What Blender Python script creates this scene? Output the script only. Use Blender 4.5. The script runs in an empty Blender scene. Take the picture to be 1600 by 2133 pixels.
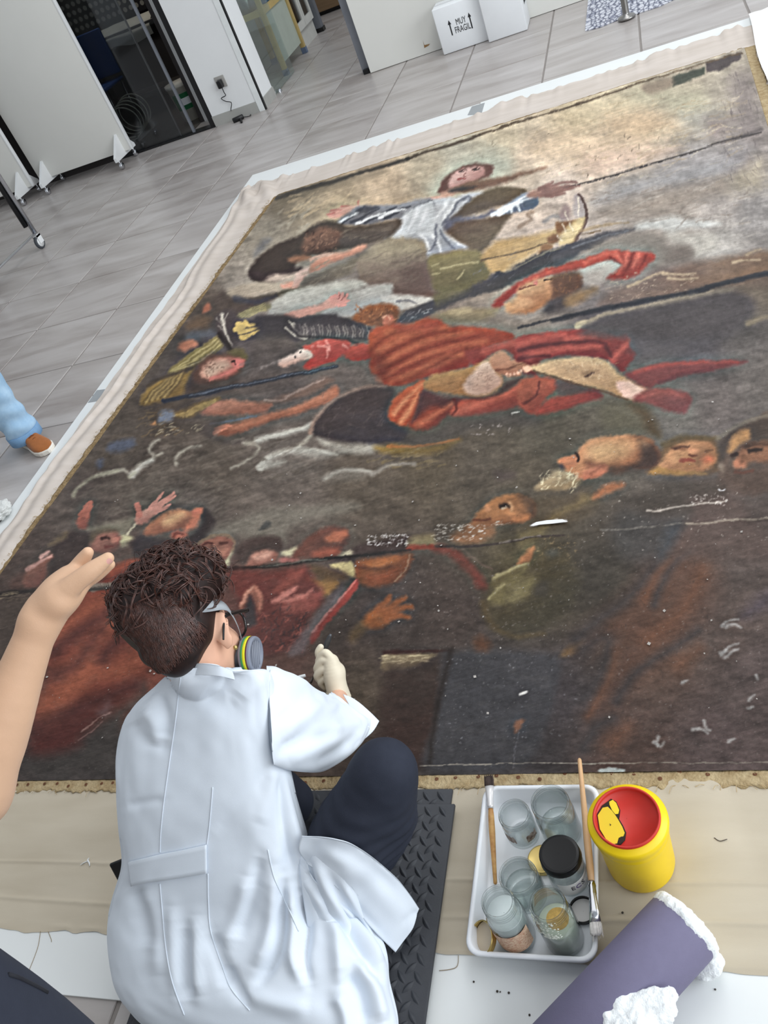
import bpy, bmesh, math, random
import numpy as np
from mathutils import Vector, Matrix
from mathutils.bvhtree import BVHTree

SC = bpy.context.scene
COL = SC.collection
random.seed(5)

# ---------------------------------------------------------------- camera
CX, CY, FPX, CAMH = 800.0, 1066.5, 1796.0, 1.6
ROT = np.array([[0.92186936, -0.12910935, -0.36535963],
                [0.18536586, -0.68105527, 0.7083807],
                [-0.34028868, -0.72075966, -0.60391152]])
cam_data = bpy.data.cameras.new('camera')
cam_data.sensor_fit = 'VERTICAL'
cam_data.sensor_height = 24.0
cam_data.lens = FPX / 2133.0 * 24.0
cam_data.clip_start = 0.05
cam = bpy.data.objects.new('camera', cam_data)
COL.objects.link(cam)
M = Matrix.Identity(4)
for i in range(3):
    M[i][0], M[i][1], M[i][2] = ROT[i, 0], -ROT[i, 1], -ROT[i, 2]
M[2][3] = CAMH
cam.matrix_world = M
SC.camera = cam

# ---------------------------------------------------------------- light, exposure
SC.view_settings.view_transform = 'Standard'
SC.view_settings.look = 'None'
SC.view_settings.exposure = -0.2
SC.view_settings.gamma = 1.0
SC.view_settings.use_curve_mapping = False
SC.cycles.transparent_max_bounces = 32
world = bpy.data.worlds.new('daylight')
SC.world = world
world.use_nodes = True
bg = world.node_tree.nodes['Background']
bg.inputs[0].default_value = (0.86, 0.93, 1.0, 1)
bg.inputs[1].default_value = 0.53


def area_light(name, loc, target, sx, sy, power, col):
    l = bpy.data.lights.new(name, 'AREA')
    l.shape = 'RECTANGLE'
    l.size, l.size_y = sx, sy
    l.energy = power
    l.color = col
    o = bpy.data.objects.new(name, l)
    o.location = loc
    d = Vector(target) - Vector(loc)
    o.rotation_euler = d.to_track_quat('-Z', 'Y').to_euler()
    COL.objects.link(o)
    return o


area_light('window_daylight', (5.2, 1.2, 2.7), (-1.0, 1.6, 0.2), 5.5, 2.8, 350, (0.92, 0.965, 1.0))
area_light('rear_window', (1.8, -2.3, 2.9), (-1.6, 3.4, 0.6), 4.5, 2.4, 115, (0.93, 0.97, 1.0))
area_light('skylight', (-0.8, 2.8, 4.6), (-0.8, 2.8, 0), 6.0, 4.0, 80, (1.0, 0.99, 0.97))
area_light('far_floor_fill', (0.2, 6.4, 4.4), (-0.8, 6.2, 0), 7.0, 1.8, 170, (0.97, 0.99, 1.0))  # added overhead fill to brighten the far floor; no real opening there


# ---------------------------------------------------------------- helpers
def ray(px, py):
    return ROT @ np.array([px - CX, py - CY, FPX])


def U(px, py, z=0.0):
    """picture point -> point of the place at height z"""
    r = ray(px, py)
    t = (CAMH - z) / -r[2]
    return Vector((r[0] * t, r[1] * t, z))


def UY(px, py, y):
    r = ray(px, py)
    t = y / r[1]
    return Vector((r[0] * t, y, CAMH + r[2] * t))


def UX(px, py, x):
    r = ray(px, py)
    t = x / r[0]
    return Vector((x, r[1] * t, CAMH + r[2] * t))


def PR(p):
    q = ROT.T @ (np.array(p) - np.array([0, 0, CAMH]))
    return CX + q[0] / q[2] * FPX, CY + q[1] / q[2] * FPX


def lin(c):
    c = c / 255.0
    return c / 12.92 if c <= 0.04045 else ((c + 0.055) / 1.055) ** 2.4


def rgb(c, k=1.0):
    return (lin(c[0]) * k, lin(c[1]) * k, lin(c[2]) * k, 1.0)


def mat(name, col, rough=0.6, metal=0.0, spec=0.4, var=0.06, scale=8.0, stretch=(1, 1, 1), bump=0.0, bscale=60.0, col2=None, coat=0.0, sheen=0.0, sss=0.0):
    m = bpy.data.materials.new(name)
    m.use_nodes = True
    nt = m.node_tree
    b = nt.nodes['Principled BSDF']
    tc = nt.nodes.new('ShaderNodeNewGeometry')
    mp = nt.nodes.new('ShaderNodeMapping')
    mp.inputs['Scale'].default_value = stretch
    nt.links.new(tc.outputs['Position'], mp.inputs['Vector'])
    nz = nt.nodes.new('ShaderNodeTexNoise')
    nz.inputs['Scale'].default_value = scale
    nz.inputs['Detail'].default_value = 6
    nz.inputs['Roughness'].default_value = 0.6
    nt.links.new(mp.outputs['Vector'], nz.inputs['Vector'])
    ramp = nt.nodes.new('ShaderNodeValToRGB')
    ramp.color_ramp.elements[0].position = 0.3
    ramp.color_ramp.elements[1].position = 0.7
    c1 = rgb(col, 1 - var) if col2 is None else rgb(col)
    c2 = rgb(col, 1 + var) if col2 is None else rgb(col2)
    ramp.color_ramp.elements[0].color = c1
    ramp.color_ramp.elements[1].color = c2
    nt.links.new(nz.outputs['Fac'], ramp.inputs['Fac'])
    nt.links.new(ramp.outputs['Color'], b.inputs['Base Color'])
    b.inputs['Roughness'].default_value = rough
    b.inputs['Metallic'].default_value = metal
    b.inputs['Specular IOR Level'].default_value = spec
    b.inputs['Coat Weight'].default_value = coat
    b.inputs['Sheen Weight'].default_value = sheen
    b.inputs['Subsurface Weight'].default_value = sss
    b.inputs['Subsurface Radius'].default_value = (0.01, 0.004, 0.002)
    if bump > 0:
        n2 = nt.nodes.new('ShaderNodeTexNoise')
        n2.inputs['Scale'].default_value = bscale
        n2.inputs['Detail'].default_value = 5
        nt.links.new(mp.outputs['Vector'], n2.inputs['Vector'])
        bp = nt.nodes.new('ShaderNodeBump')
        bp.inputs['Strength'].default_value = bump
        bp.inputs['Distance'].default_value = 0.01
        nt.links.new(n2.outputs['Fac'], bp.inputs['Height'])
        nt.links.new(bp.outputs['Normal'], b.inputs['Normal'])
    return m


def glass_mat(name, tint, edge, gloss=0.04):
    """thin clear glass: see-through, with a Fresnel sheen and darker edges where the sight line runs along the wall"""
    m = bpy.data.materials.new(name)
    m.use_nodes = True
    nt = m.node_tree
    nt.nodes.remove(nt.nodes['Principled BSDF'])
    out = nt.nodes['Material Output']
    lw = nt.nodes.new('ShaderNodeLayerWeight')
    lw.inputs['Blend'].default_value = 0.3
    l2 = nt.nodes.new('ShaderNodeLayerWeight')
    l2.inputs['Blend'].default_value = 0.5
    pw = nt.nodes.new('ShaderNodeMath')
    pw.operation = 'POWER'
    pw.inputs[1].default_value = 3.0
    nt.links.new(l2.outputs['Facing'], pw.inputs[0])
    fr = nt.nodes.new('ShaderNodeMath')
    fr.operation = 'MULTIPLY_ADD'
    fr.inputs[1].default_value = 0.8
    fr.inputs[2].default_value = 0.035
    nt.links.new(pw.outputs[0], fr.inputs[0])
    mix = nt.nodes.new('ShaderNodeMix')
    mix.data_type = 'RGBA'
    mix.inputs['A'].default_value = tint
    mix.inputs['B'].default_value = edge
    nt.links.new(lw.outputs['Facing'], mix.inputs['Factor'])
    tr = nt.nodes.new('ShaderNodeBsdfTransparent')
    nt.links.new(mix.outputs['Result'], tr.inputs['Color'])
    gl = nt.nodes.new('ShaderNodeBsdfGlossy')
    gl.inputs['Roughness'].default_value = gloss
    ms = nt.nodes.new('ShaderNodeMixShader')
    nt.links.new(fr.outputs[0], ms.inputs['Fac'])
    nt.links.new(tr.outputs['BSDF'], ms.inputs[1])
    nt.links.new(gl.outputs['BSDF'], ms.inputs[2])
    nt.links.new(ms.outputs['Shader'], out.inputs['Surface'])
    return m


def tag(o, label=None, cat=None, group=None, kind=None):
    if label:
        o['label'] = label
    if cat:
        o['category'] = cat
    if group:
        o['group'] = group
    if kind:
        o['kind'] = kind
    return o


def empty(name, loc, label=None, cat=None, group=None, rz=0.0):
    o = bpy.data.objects.new(name, None)
    o.location = loc
    o.rotation_euler = (0, 0, rz)
    o.empty_display_size = 0.05
    COL.objects.link(o)
    return tag(o, label, cat, group)


def link(name, me, m=None, parent=None, loc=None, world=True):
    """world=True: the mesh is written in world coordinates"""
    o = bpy.data.objects.new(name, me)
    if m is not None:
        for mm in (m if isinstance(m, (list, tuple)) else [m]):
            me.materials.append(mm)
    COL.objects.link(o)
    if loc is not None:
        o.location = loc
    if parent is not None:
        o.parent = parent
        if world:
            pm = Matrix.LocRotScale(parent.location, parent.rotation_euler, parent.scale)
            if parent.parent is not None:
                pp = parent.parent
                pm = Matrix.LocRotScale(pp.location, pp.rotation_euler, pp.scale) @ parent.matrix_parent_inverse @ pm
            o.matrix_parent_inverse = pm.inverted()
    return o


def mesh_of(name, v, f, smooth=True):
    me = bpy.data.meshes.new(name)
    me.from_pydata([tuple(p) for p in v], [], [tuple(q) for q in f])
    me.validate()
    if smooth:
        me.polygons.foreach_set('use_smooth', [True] * len(me.polygons))
    me.update()
    return me


def obj(name, v, f, m=None, parent=None, smooth=True, world=True):
    return link(name, mesh_of(name, v, f, smooth), m, parent, None, world)


class MB:
    """collects shapes; build() links them as one mesh object"""

    def __init__(self):
        self.v, self.f, self.mi = [], [], []

    def add(self, v, f, mi=0):
        n = len(self.v)
        self.v += [tuple(p) for p in v]
        self.f += [tuple(i + n for i in q) for q in f]
        self.mi += [mi] * len(f)
        return self

    def box(self, lo, hi, mi=0, b=0.0):
        x0, y0, z0 = lo
        x1, y1, z1 = hi
        if b <= 0:
            v = [(x0, y0, z0), (x1, y0, z0), (x1, y1, z0), (x0, y1, z0), (x0, y0, z1), (x1, y0, z1), (x1, y1, z1), (x0, y1, z1)]
            f = [(3, 2, 1, 0), (4, 5, 6, 7), (0, 1, 5, 4), (1, 2, 6, 5), (2, 3, 7, 6), (3, 0, 4, 7)]
            return self.add(v, f, mi)
        bm = bmesh.new()
        bmesh.ops.create_cube(bm, size=1.0)
        bmesh.ops.scale(bm, vec=(x1 - x0, y1 - y0, z1 - z0), verts=bm.verts)
        bmesh.ops.translate(bm, vec=((x0 + x1) / 2, (y0 + y1) / 2, (z0 + z1) / 2), verts=bm.verts)
        bmesh.ops.bevel(bm, geom=bm.edges[:], offset=b, segments=2, profile=0.5, affect='EDGES')
        return self.frombm(bm, mi)

    def frombm(self, bm, mi=0, mtx=None):
        bm.verts.index_update()
        v = [(mtx @ q.co if mtx else q.co) for q in bm.verts]
        f = [[q.index for q in p.verts] for p in bm.faces]
        bm.free()
        return self.add(v, f, mi)

    def tube(self, pts, r, n=8, cap=True, mi=0):
        v, f = tube_geo(pts, r, n, cap)
        return self.add(v, f, mi)

    def lathe(self, prof, c, n=32, axis=None, mi=0, cap=False):
        v, f = lathe_geo(prof, c, n, axis, cap)
        return self.add(v, f, mi)

    def build(self, name, m=None, parent=None, smooth=True, world=True):
        me = mesh_of(name, self.v, self.f, smooth)
        if len(self.mi) == len(me.polygons):
            me.polygons.foreach_set('material_index', self.mi)
        return link(name, me, m, parent, None, world)


def tube_geo(pts, r, n=8, cap=True):
    p = np.array([tuple(q) for q in pts], float)
    m = len(p)
    rr = np.full(m, r, float) if np.isscalar(r) else np.interp(np.linspace(0, 1, m), np.linspace(0, 1, len(r)), r)
    t = np.gradient(p, axis=0)
    t /= np.maximum(np.linalg.norm(t, axis=1), 1e-9)[:, None]
    ref = np.array([0, 0, 1.0]) if abs(t[0][2]) < 0.9 else np.array([1.0, 0, 0])
    v, f = [], []
    u = np.cross(t[0], ref)
    u /= np.linalg.norm(u)
    for i in range(m):
        u = u - (u @ t[i]) * t[i]
        u /= max(np.linalg.norm(u), 1e-9)
        w = np.cross(t[i], u)
        for k in range(n):
            a = 2 * math.pi * k / n
            v.append(p[i] + rr[i] * (math.cos(a) * u + math.sin(a) * w))
    for i in range(m - 1):
        for k in range(n):
            a, b = i * n + k, i * n + (k + 1) % n
            f.append((a, b, b + n, a + n))
    if cap:
        f.append(tuple(range(n - 1, -1, -1)))
        f.append(tuple((m - 1) * n + k for k in range(n)))
    return v, f


def lathe_geo(prof, c, n=32, axis=None, cap=False):
    """prof: (radius, height) from c along axis"""
    ax = Vector(axis).normalized() if axis is not None else Vector((0, 0, 1))
    q = Vector((0, 0, 1)).rotation_difference(ax)
    v, f = [], []
    c = Vector(c)
    for (r, h) in prof:
        for k in range(n):
            a = 2 * math.pi * k / n
            v.append(c + q @ Vector((r * math.cos(a), r * math.sin(a), h)))
    for i in range(len(prof) - 1):
        for k in range(n):
            a, b = i * n + k, i * n + (k + 1) % n
            f.append((a, b, b + n, a + n))
    if cap:
        f.append(tuple(range(n - 1, -1, -1)))
        f.append(tuple((len(prof) - 1) * n + k for k in range(n)))
    return v, f


def spline(pts, n=8):
    p = [np.array(tuple(q), float) for q in pts]
    out = []
    for i in range(len(p) - 1):
        a, b, c, d = p[max(i - 1, 0)], p[i], p[i + 1], p[min(i + 2, len(p) - 1)]
        for k in range(n):
            t = k / n
            out.append(0.5 * (2 * b + (c - a) * t + (2 * a - 5 * b + 4 * c - d) * t * t + (3 * b - a - 3 * c + d) * t ** 3))
    out.append(p[-1])
    return out


def bm_box(lo, hi, b=0.003, seg=2):
    bm = bmesh.new()
    bmesh.ops.create_cube(bm, size=1.0)
    bmesh.ops.scale(bm, vec=[hi[i] - lo[i] for i in range(3)], verts=bm.verts)
    bmesh.ops.translate(bm, vec=[(hi[i] + lo[i]) / 2 for i in range(3)], verts=bm.verts)
    if b > 0:
        bmesh.ops.bevel(bm, geom=bm.edges[:], offset=b, segments=seg, profile=0.5, affect='EDGES')
    return bm


def bx(name, lo, hi, m, parent=None, b=0.0, smooth=False):
    return MB().box(lo, hi, 0, b).build(name, m, parent, smooth)


def text_mesh(name, s, size, origin, right, up, m, parent, depth=0.0006, align='CENTER', spacing=1.0, sx=1.0):
    cu = bpy.data.curves.new(name, 'FONT')
    cu.body = s
    cu.size = size
    cu.align_x = align
    cu.align_y = 'CENTER'
    cu.extrude = depth
    cu.space_line = spacing
    cu.resolution_u = 3
    tmp = bpy.data.objects.new(name + '_tmp', cu)
    COL.objects.link(tmp)
    me = bpy.data.meshes.new_from_object(tmp.evaluated_get(bpy.context.evaluated_depsgraph_get()))
    bpy.data.objects.remove(tmp)
    bpy.data.curves.remove(cu)
    r, u = Vector(right).normalized(), Vector(up).normalized()
    w = r.cross(u)
    mt = Matrix(((r[0], u[0], w[0], origin[0]), (r[1], u[1], w[1], origin[1]), (r[2], u[2], w[2], origin[2]), (0, 0, 0, 1)))
    me.transform(mt @ Matrix.Diagonal((sx, 1, 1, 1)))
    me.name = name
    me.materials.clear()
    return link(name, me, m, parent)


def noise2(w, h, cx, cy, rng):
    gx, gy = int(w / cx) + 3, int(h / cy) + 3
    g = rng.rand(gy, gx)
    x = np.arange(w) / cx
    y = np.arange(h) / cy
    xi, yi = x.astype(int), y.astype(int)
    fx, fy = x - xi, y - yi
    fx = fx * fx * (3 - 2 * fx)
    fy = fy * fy * (3 - 2 * fy)
    a = g[yi][:, xi] * (1 - fx) + g[yi][:, xi + 1] * fx
    b = g[yi + 1][:, xi] * (1 - fx) + g[yi + 1][:, xi + 1] * fx
    return a * (1 - fy)[:, None] + b * fy[:, None] - 0.5


def grid_faces(nu, nv, closed_u=False):
    f = []
    for j in range(nv - 1):
        for i in range(nu if closed_u else nu - 1):
            a = j * nu + i
            b = j * nu + (i + 1) % nu
            f.append((a, b, b + nu, a + nu))
    return f


# ---------------------------------------------------------------- materials of the setting
def tile_material():
    m = bpy.data.materials.new('grey_stone_tile')
    m.use_nodes = True
    nt = m.node_tree
    b = nt.nodes['Principled BSDF']
    g = nt.nodes.new('ShaderNodeNewGeometry')
    oi = nt.nodes.new('ShaderNodeObjectInfo')
    add = nt.nodes.new('ShaderNodeVectorMath')
    add.operation = 'MULTIPLY_ADD'
    add.inputs[1].default_value = (1, 1, 1)
    cmb = nt.nodes.new('ShaderNodeCombineXYZ')
    ml = nt.nodes.new('ShaderNodeMath')
    ml.operation = 'MULTIPLY'
    ml.inputs[1].default_value = 37.0
    nt.links.new(oi.outputs['Random'], ml.inputs[0])
    nt.links.new(ml.outputs[0], cmb.inputs['Z'])
    nt.links.new(g.outputs['Position'], add.inputs[0])
    nt.links.new(cmb.outputs[0], add.inputs[2])
    mp = nt.nodes.new('ShaderNodeMapping')
    mp.inputs['Rotation'].default_value = (0, 0, 0.45)
    mp.inputs['Scale'].default_value = (0.8, 3.4, 1)
    nt.links.new(add.outputs[0], mp.inputs['Vector'])
    nz = nt.nodes.new('ShaderNodeTexNoise')
    nz.inputs['Scale'].default_value = 1.9
    nz.inputs['Detail'].default_value = 7
    nz.inputs['Roughness'].default_value = 0.55
    nz.inputs['Distortion'].default_value = 0.6
    nt.links.new(mp.outputs[0], nz.inputs['Vector'])
    r = nt.nodes.new('ShaderNodeValToRGB')
    e = r.color_ramp.elements
    e[0].position, e[0].color = 0.3, rgb((150, 142, 138))
    e[1].position, e[1].color = 0.72, rgb((188, 183, 181))
    k = r.color_ramp.elements.new(0.5)
    k.color = rgb((172, 166, 163))
    nt.links.new(nz.outputs['Fac'], r.inputs['Fac'])
    nt.links.new(r.outputs['Color'], b.inputs['Base Color'])
    b.inputs['Roughness'].default_value = 0.3
    b.inputs['Specular IOR Level'].default_value = 0.45
    n2 = nt.nodes.new('ShaderNodeTexNoise')
    n2.inputs['Scale'].default_value = 120
    n2.inputs['Detail'].default_value = 3
    rr = nt.nodes.new('ShaderNodeMapRange')
    rr.inputs['To Min'].default_value = 0.24
    rr.inputs['To Max'].default_value = 0.42
    nt.links.new(nz.outputs['Fac'], rr.inputs['Value'])
    nt.links.new(rr.outputs[0], b.inputs['Roughness'])
    nt.links.new(g.outputs['Position'], n2.inputs['Vector'])
    bp = nt.nodes.new('ShaderNodeBump')
    bp.inputs['Strength'].default_value = 0.06
    bp.inputs['Distance'].default_value = 0.004
    nt.links.new(n2.outputs['Fac'], bp.inputs['Height'])
    nt.links.new(bp.outputs['Normal'], b.inputs['Normal'])
    return m


MT = {}
MT['tile'] = tile_material()
MT['grout'] = mat('grout', (140, 134, 130), 0.8)
MT['wall'] = mat('white_wall_paint', (232, 234, 235), 0.7, var=0.02, scale=3, bump=0.03, bscale=200)
MT['panel'] = mat('white_panel_laminate', (224, 224, 219), 0.5, var=0.02, scale=2)
MT['board'] = mat('white_foam_board', (226, 229, 229), 0.5, var=0.02, scale=3)
MT['white'] = mat('white_plastic', (232, 234, 235), 0.35, var=0.02)
MT['basegrey'] = mat('grey_skirting', (168, 168, 164), 0.5, var=0.05)
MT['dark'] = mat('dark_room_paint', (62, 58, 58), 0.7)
MT['black'] = mat('black_plastic', (24, 24, 26), 0.35)
MT['chrome'] = mat('chrome', (205, 207, 212), 0.18, metal=1.0, var=0.03)
MT['steel'] = mat('brushed_steel', (150, 148, 146), 0.32, metal=1.0, var=0.08, scale=30)
MT['greymetal'] = mat('grey_painted_metal', (128, 132, 140), 0.45, metal=0.3)
MT['yellowwood'] = mat('pale_yellow_wood', (206, 180, 118), 0.5, var=0.1, scale=6, stretch=(6, 6, 1))
MT['pane'] = glass_mat('clear_pane', (0.93, 0.97, 0.96, 1), (0.72, 0.82, 0.8, 1))
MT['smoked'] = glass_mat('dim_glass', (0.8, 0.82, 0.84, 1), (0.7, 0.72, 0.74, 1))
MT['blue'] = mat('blue_plastic', (32, 74, 138), 0.45)
MT['cardwhite'] = mat('white_card', (236, 239, 242), 0.6, var=0.02)
MT['ink'] = mat('black_ink', (38, 38, 42), 0.7)
MT['tape'] = mat('grey_tape', (150, 154, 157), 0.5)
# ---------------------------------------------------------------- floor: grout bed and tiles
floor = bx('floor', (-8.5, -2.5, -0.05), (3.6, 11.6, -0.004), MT['grout'])
floor['kind'] = 'structure'
XJ = [-0.106 - 0.583 * k for k in range(0, 14)]
XJ = sorted(XJ + [-0.106 + 0.59 * k for k in range(1, 6)])
YJ = [2.81 + 0.571 * k for k in range(-9, 16)]
tile_bm = bm_box((-0.2855, -0.2815, -0.012), (0.2855, 0.2815, 0.0), 0.0018, 1)
tile_me = bpy.data.meshes.new('tile')
tile_bm.to_mesh(tile_me)
tile_bm.free()
tile_me.materials.append(MT['tile'])
cells = []
for i in range(len(XJ) - 1):
    for j in range(len(YJ) - 1):
        cx, cy = (XJ[i] + XJ[i + 1]) / 2, (YJ[j] + YJ[j + 1]) / 2
        w = XJ[i + 1] - XJ[i]
        under = -2.62 < cx - w / 2 and cy - 0.285 > 0.5 and cy + 0.285 < 5.52
        p = PR((cx, cy, 0))
        infront = (ROT.T @ np.array([cx, cy, -CAMH]))[2] > 0.2
        vis = infront and -170 < p[0] < 1800 and -260 < p[1] < 2500
        if vis and not under:
            cells.append((0, cx, cy, w))
        else:
            cells.append((1, cx, cy, w))
hid = MB()
n_t = 0
for c, cx, cy, w in cells:
    if c == 0 and n_t < 295:
        o = bpy.data.objects.new('tile', tile_me)
        o.location = (cx, cy, 0.0)
        o.scale = ((w - 0.012) / 0.571, 1, 1)
        COL.objects.link(o)
        o.parent = floor
        n_t += 1
    else:
        hid.box((cx - w / 2 + 0.006, cy - 0.2815, -0.012), (cx + w / 2 - 0.006, cy + 0.2815, 0.0))
ho = hid.build('far_tiles', MT['tile'], floor, False)
ho['kind'] = 'stuff'

# ---------------------------------------------------------------- walls
YW = 7.25


def struct(o):
    o['kind'] = 'structure'
    return o


struct(bx('wall_back', (-3.612, YW, 0), (-3.135, YW + 0.33, 3.2), MT['wall']))
struct(bx('baseboard_back', (-3.612, YW - 0.012, 0), (-3.185, YW - 0.0005, 0.085), MT['basegrey']))
struct(bx('trim_1', (-3.18, YW - 0.006, 0.0), (-3.128, YW - 0.0005, 3.2), mat('bright_corner_profile', (228, 232, 232), 0.4)))
struct(bx('trim_2', (-3.128, YW - 0.006, 0.0), (-3.116, YW + 0.02, 2.4), MT['black']))
struct(bx('baseboard_end', (-3.134, YW + 0.03, 0), (-3.124, YW + 0.33, 0.085), MT['basegrey']))
struct(bx('wall_corridor', (-3.86, YW + 0.33, 0), (-3.78, 11.2, 3.2), MT['wall']))
struct(bx('baseboard_corridor', (-3.779, YW + 0.34, 0), (-3.768, 11.1, 0.085), MT['basegrey']))
struct(bx('wall_left', (-8.5, -2.5, 0), (-8.4, 11.3, 3.2), MT['wall']))
struct(bx('wall_rear', (-8.5, -2.6, 0), (3.6, -2.5, 3.2), mat('rear_wall_paint', (150, 146, 140), 0.8)))
struct(bx('wall_far', (-3.86, 11.3, 0), (3.6, 11.4, 3.2), MT['wall']))
# end wall beside the long white panel, with its grey metal jamb
struct(bx('trim_3', (-2.24, YW + 0.06, 0), (-2.165, YW + 0.14, 3.0), MT['greymetal']))
struct(bx('wall_right', (-2.16, YW + 0.06, 0), (3.6, YW + 0.2, 3.2), MT['wall']))
bx('door_stop', (-2.225, YW + 0.02, 0), (-2.175, YW + 0.055, 0.035), MT['black']).name = 'door_stop'
tag(bpy.data.objects['door_stop'], 'small black door stop on the floor at the corner of the long white panel', 'door stop')

# long white display panel standing before the wall
pn = bx('display_panel', (-2.163, YW, 0.003), (-0.35, YW + 0.035, 2.4), MT['panel'], None, 0.002)
tag(pn, 'long white display panel standing behind the two white boxes, with a brown torn spot', 'panel')
sp = [UY(*p, YW - 0.0015) for p in [(881, 84), (884, 94), (896, 91), (893, 95), (884, 100), (883, 94)]]
tear = MB().add(sp, [(0, 1, 5), (1, 2, 3), (1, 3, 4), (1, 4, 5)]).build('torn_spot', mat('bare_brown_card', (150, 116, 76), 0.8), pn, False)
tag(tear, 'brown spot where the surface is torn')

# ---------------------------------------------------------------- dark workroom behind sliding glass
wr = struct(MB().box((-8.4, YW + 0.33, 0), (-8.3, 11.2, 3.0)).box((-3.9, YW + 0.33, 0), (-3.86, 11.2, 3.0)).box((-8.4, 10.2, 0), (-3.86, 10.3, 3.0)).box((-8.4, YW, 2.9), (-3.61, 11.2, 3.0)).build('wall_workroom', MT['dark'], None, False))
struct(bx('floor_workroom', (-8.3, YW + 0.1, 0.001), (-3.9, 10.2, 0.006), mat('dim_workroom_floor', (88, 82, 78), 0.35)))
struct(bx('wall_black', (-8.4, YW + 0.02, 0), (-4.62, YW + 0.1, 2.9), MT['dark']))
gd = struct(empty('door_1', (-4.1, YW, 0)))
MB().box((-4.62, YW - 0.01, 0.0), (-3.613, YW + 0.1, 0.012)).build('threshold', MT['black'], gd, False)
struct(bx('trim_4', (-3.662, YW + 0.0, 0.0), (-3.613, YW + 0.1, 2.9), MT['black']))
# two leaves of the sliding door
for k, (x0, x1, y, xs) in enumerate([(-4.62, -3.98, YW + 0.045, -3.98), (-4.5, -3.83, YW + 0.02, -3.83)]):
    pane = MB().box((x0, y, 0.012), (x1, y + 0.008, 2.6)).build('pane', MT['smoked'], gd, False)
    fr = MB().box((x1 - (0.022 if k else 0.008), y - 0.006, 0.012), (x1, y + 0.014, 2.6)).build('door_edge', MT['greymetal'] if k else MT['steel'], gd, False)

lm = empty('workroom_fill', (-5.0, 8.8, 2.7), 'added fill light inside the workroom, out of view', 'lamp')  # added lamp, unseen, to brighten the dark workroom
MB().box((-5.3, 8.72, 2.72), (-4.7, 8.88, 2.78), 0, 0.01).build('housing', MT['white'], lm)
ll = area_light('workroom_fill_light', (-5.0, 8.8, 2.7), (-4.9, 8.6, 0), 0.55, 0.14, 16, (1.0, 0.95, 0.88))
# things inside the workroom
tb = empty('work_table', (-5.1, 9.0, 0), 'dim work table behind the sliding glass, draped with a pale sheet', 'table')
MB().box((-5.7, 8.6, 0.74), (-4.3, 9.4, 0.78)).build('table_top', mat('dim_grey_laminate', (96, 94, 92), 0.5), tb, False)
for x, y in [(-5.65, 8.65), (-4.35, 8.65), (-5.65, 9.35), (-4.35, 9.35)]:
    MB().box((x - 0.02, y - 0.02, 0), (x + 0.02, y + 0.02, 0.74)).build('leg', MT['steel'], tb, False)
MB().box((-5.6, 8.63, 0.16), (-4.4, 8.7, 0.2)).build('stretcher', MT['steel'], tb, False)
rs = np.random.RandomState(2)
n = 26
gv = []
nz = noise2(n, n, 5, 5, rs)
for j in range(n):
    for i in range(n):
        u, v = i / (n - 1), j / (n - 1)
        x = -5.62 + 1.15 * u
        y = 9.2 - 0.62 * v
        z = 0.79 + 0.05 * max(nz[j, i] + 0.2, 0)
        if v > 0.8:
            y, z = 9.2 - 0.62 * 0.8 - 0.06 - 0.02 * nz[j, i], 0.78 - (v - 0.8) * 0.9 * (0.7 + nz[j, i])
            y -= 0.06
        gv.append((x, y, z))
o = obj('draped_sheet', gv, grid_faces(n, n), mat('pale_sheet', (186, 184, 172), 0.8))
tag(o, 'pale crumpled sheet draped over the dim work table', 'sheet')
cb = MB()
for k in range(5):
    a = [Vector((-4.72 + 0.16 * math.cos(t) + 0.01 * k, 7.75 + 0.05 * k, 0.16 + 0.012 * k + 0.15 * math.sin(t))) for t in np.linspace(0, 2 * math.pi, 26)]
    cb.tube(a, 0.006, 6)
o = cb.build('cable_coil', mat('pale_cable', (170, 168, 150), 0.5))
tag(o, 'coiled pale cable leaning low behind the sliding glass', 'cable')
bc = empty('blue_chair', (-5.0, 8.05, 0), 'blue plastic chair in the dim room behind the glass', 'chair')
MB().box((-5.25, 7.95, 0.44), (-4.85, 8.35, 0.47), 0, 0.012).build('seat', MT['blue'], bc)
MB().box((-5.25, 8.33, 0.5), (-4.85, 8.37, 0.9), 0, 0.012).build('backrest', MT['blue'], bc)
for x, y in [(-5.22, 7.98), (-4.88, 7.98), (-5.22, 8.32), (-4.88, 8.32)]:
    MB().tube([(x, y, 0), (x, y, 0.45)], 0.012, 8).build('leg', MT['steel'], bc)
bb = empty('blue_bag', (-4.95, 7.6, 0), 'limp blue bag on the floor just behind the glass', 'bag')
v, f = lathe_geo([(0.02, 0.0), (0.13, 0.0), (0.15, 0.05), (0.13, 0.16), (0.09, 0.26), (0.05, 0.3), (0.03, 0.31)], (-4.92, 7.62, 0.006), 20)
v = [(p[0] + 0.03 * math.sin(9 * p[2] + 3 * p[1]), p[1] * 1.0, p[2]) for p in v]
obj('body', v, f, MT['blue'], bb)
MB().tube(spline([(-4.96, 7.6, 0.29), (-4.98, 7.56, 0.36), (-4.9, 7.55, 0.38), (-4.87, 7.6, 0.29)], 5), 0.008, 6).build('handle', MT['blue'], bb)
KX, KY = -4.07, 7.84
bk = empty('white_bucket', (KX, KY, 0), 'white lidded bucket with a green label at the edge of the dim doorway', 'bucket')
MB().lathe([(0.001, 0.007), (0.105, 0.007), (0.13, 0.3), (0.137, 0.3), (0.137, 0.33), (0.001, 0.335)], (KX, KY, 0), 28).build('body', mat('bucket_white', (226, 222, 210), 0.5), bk)


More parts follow.
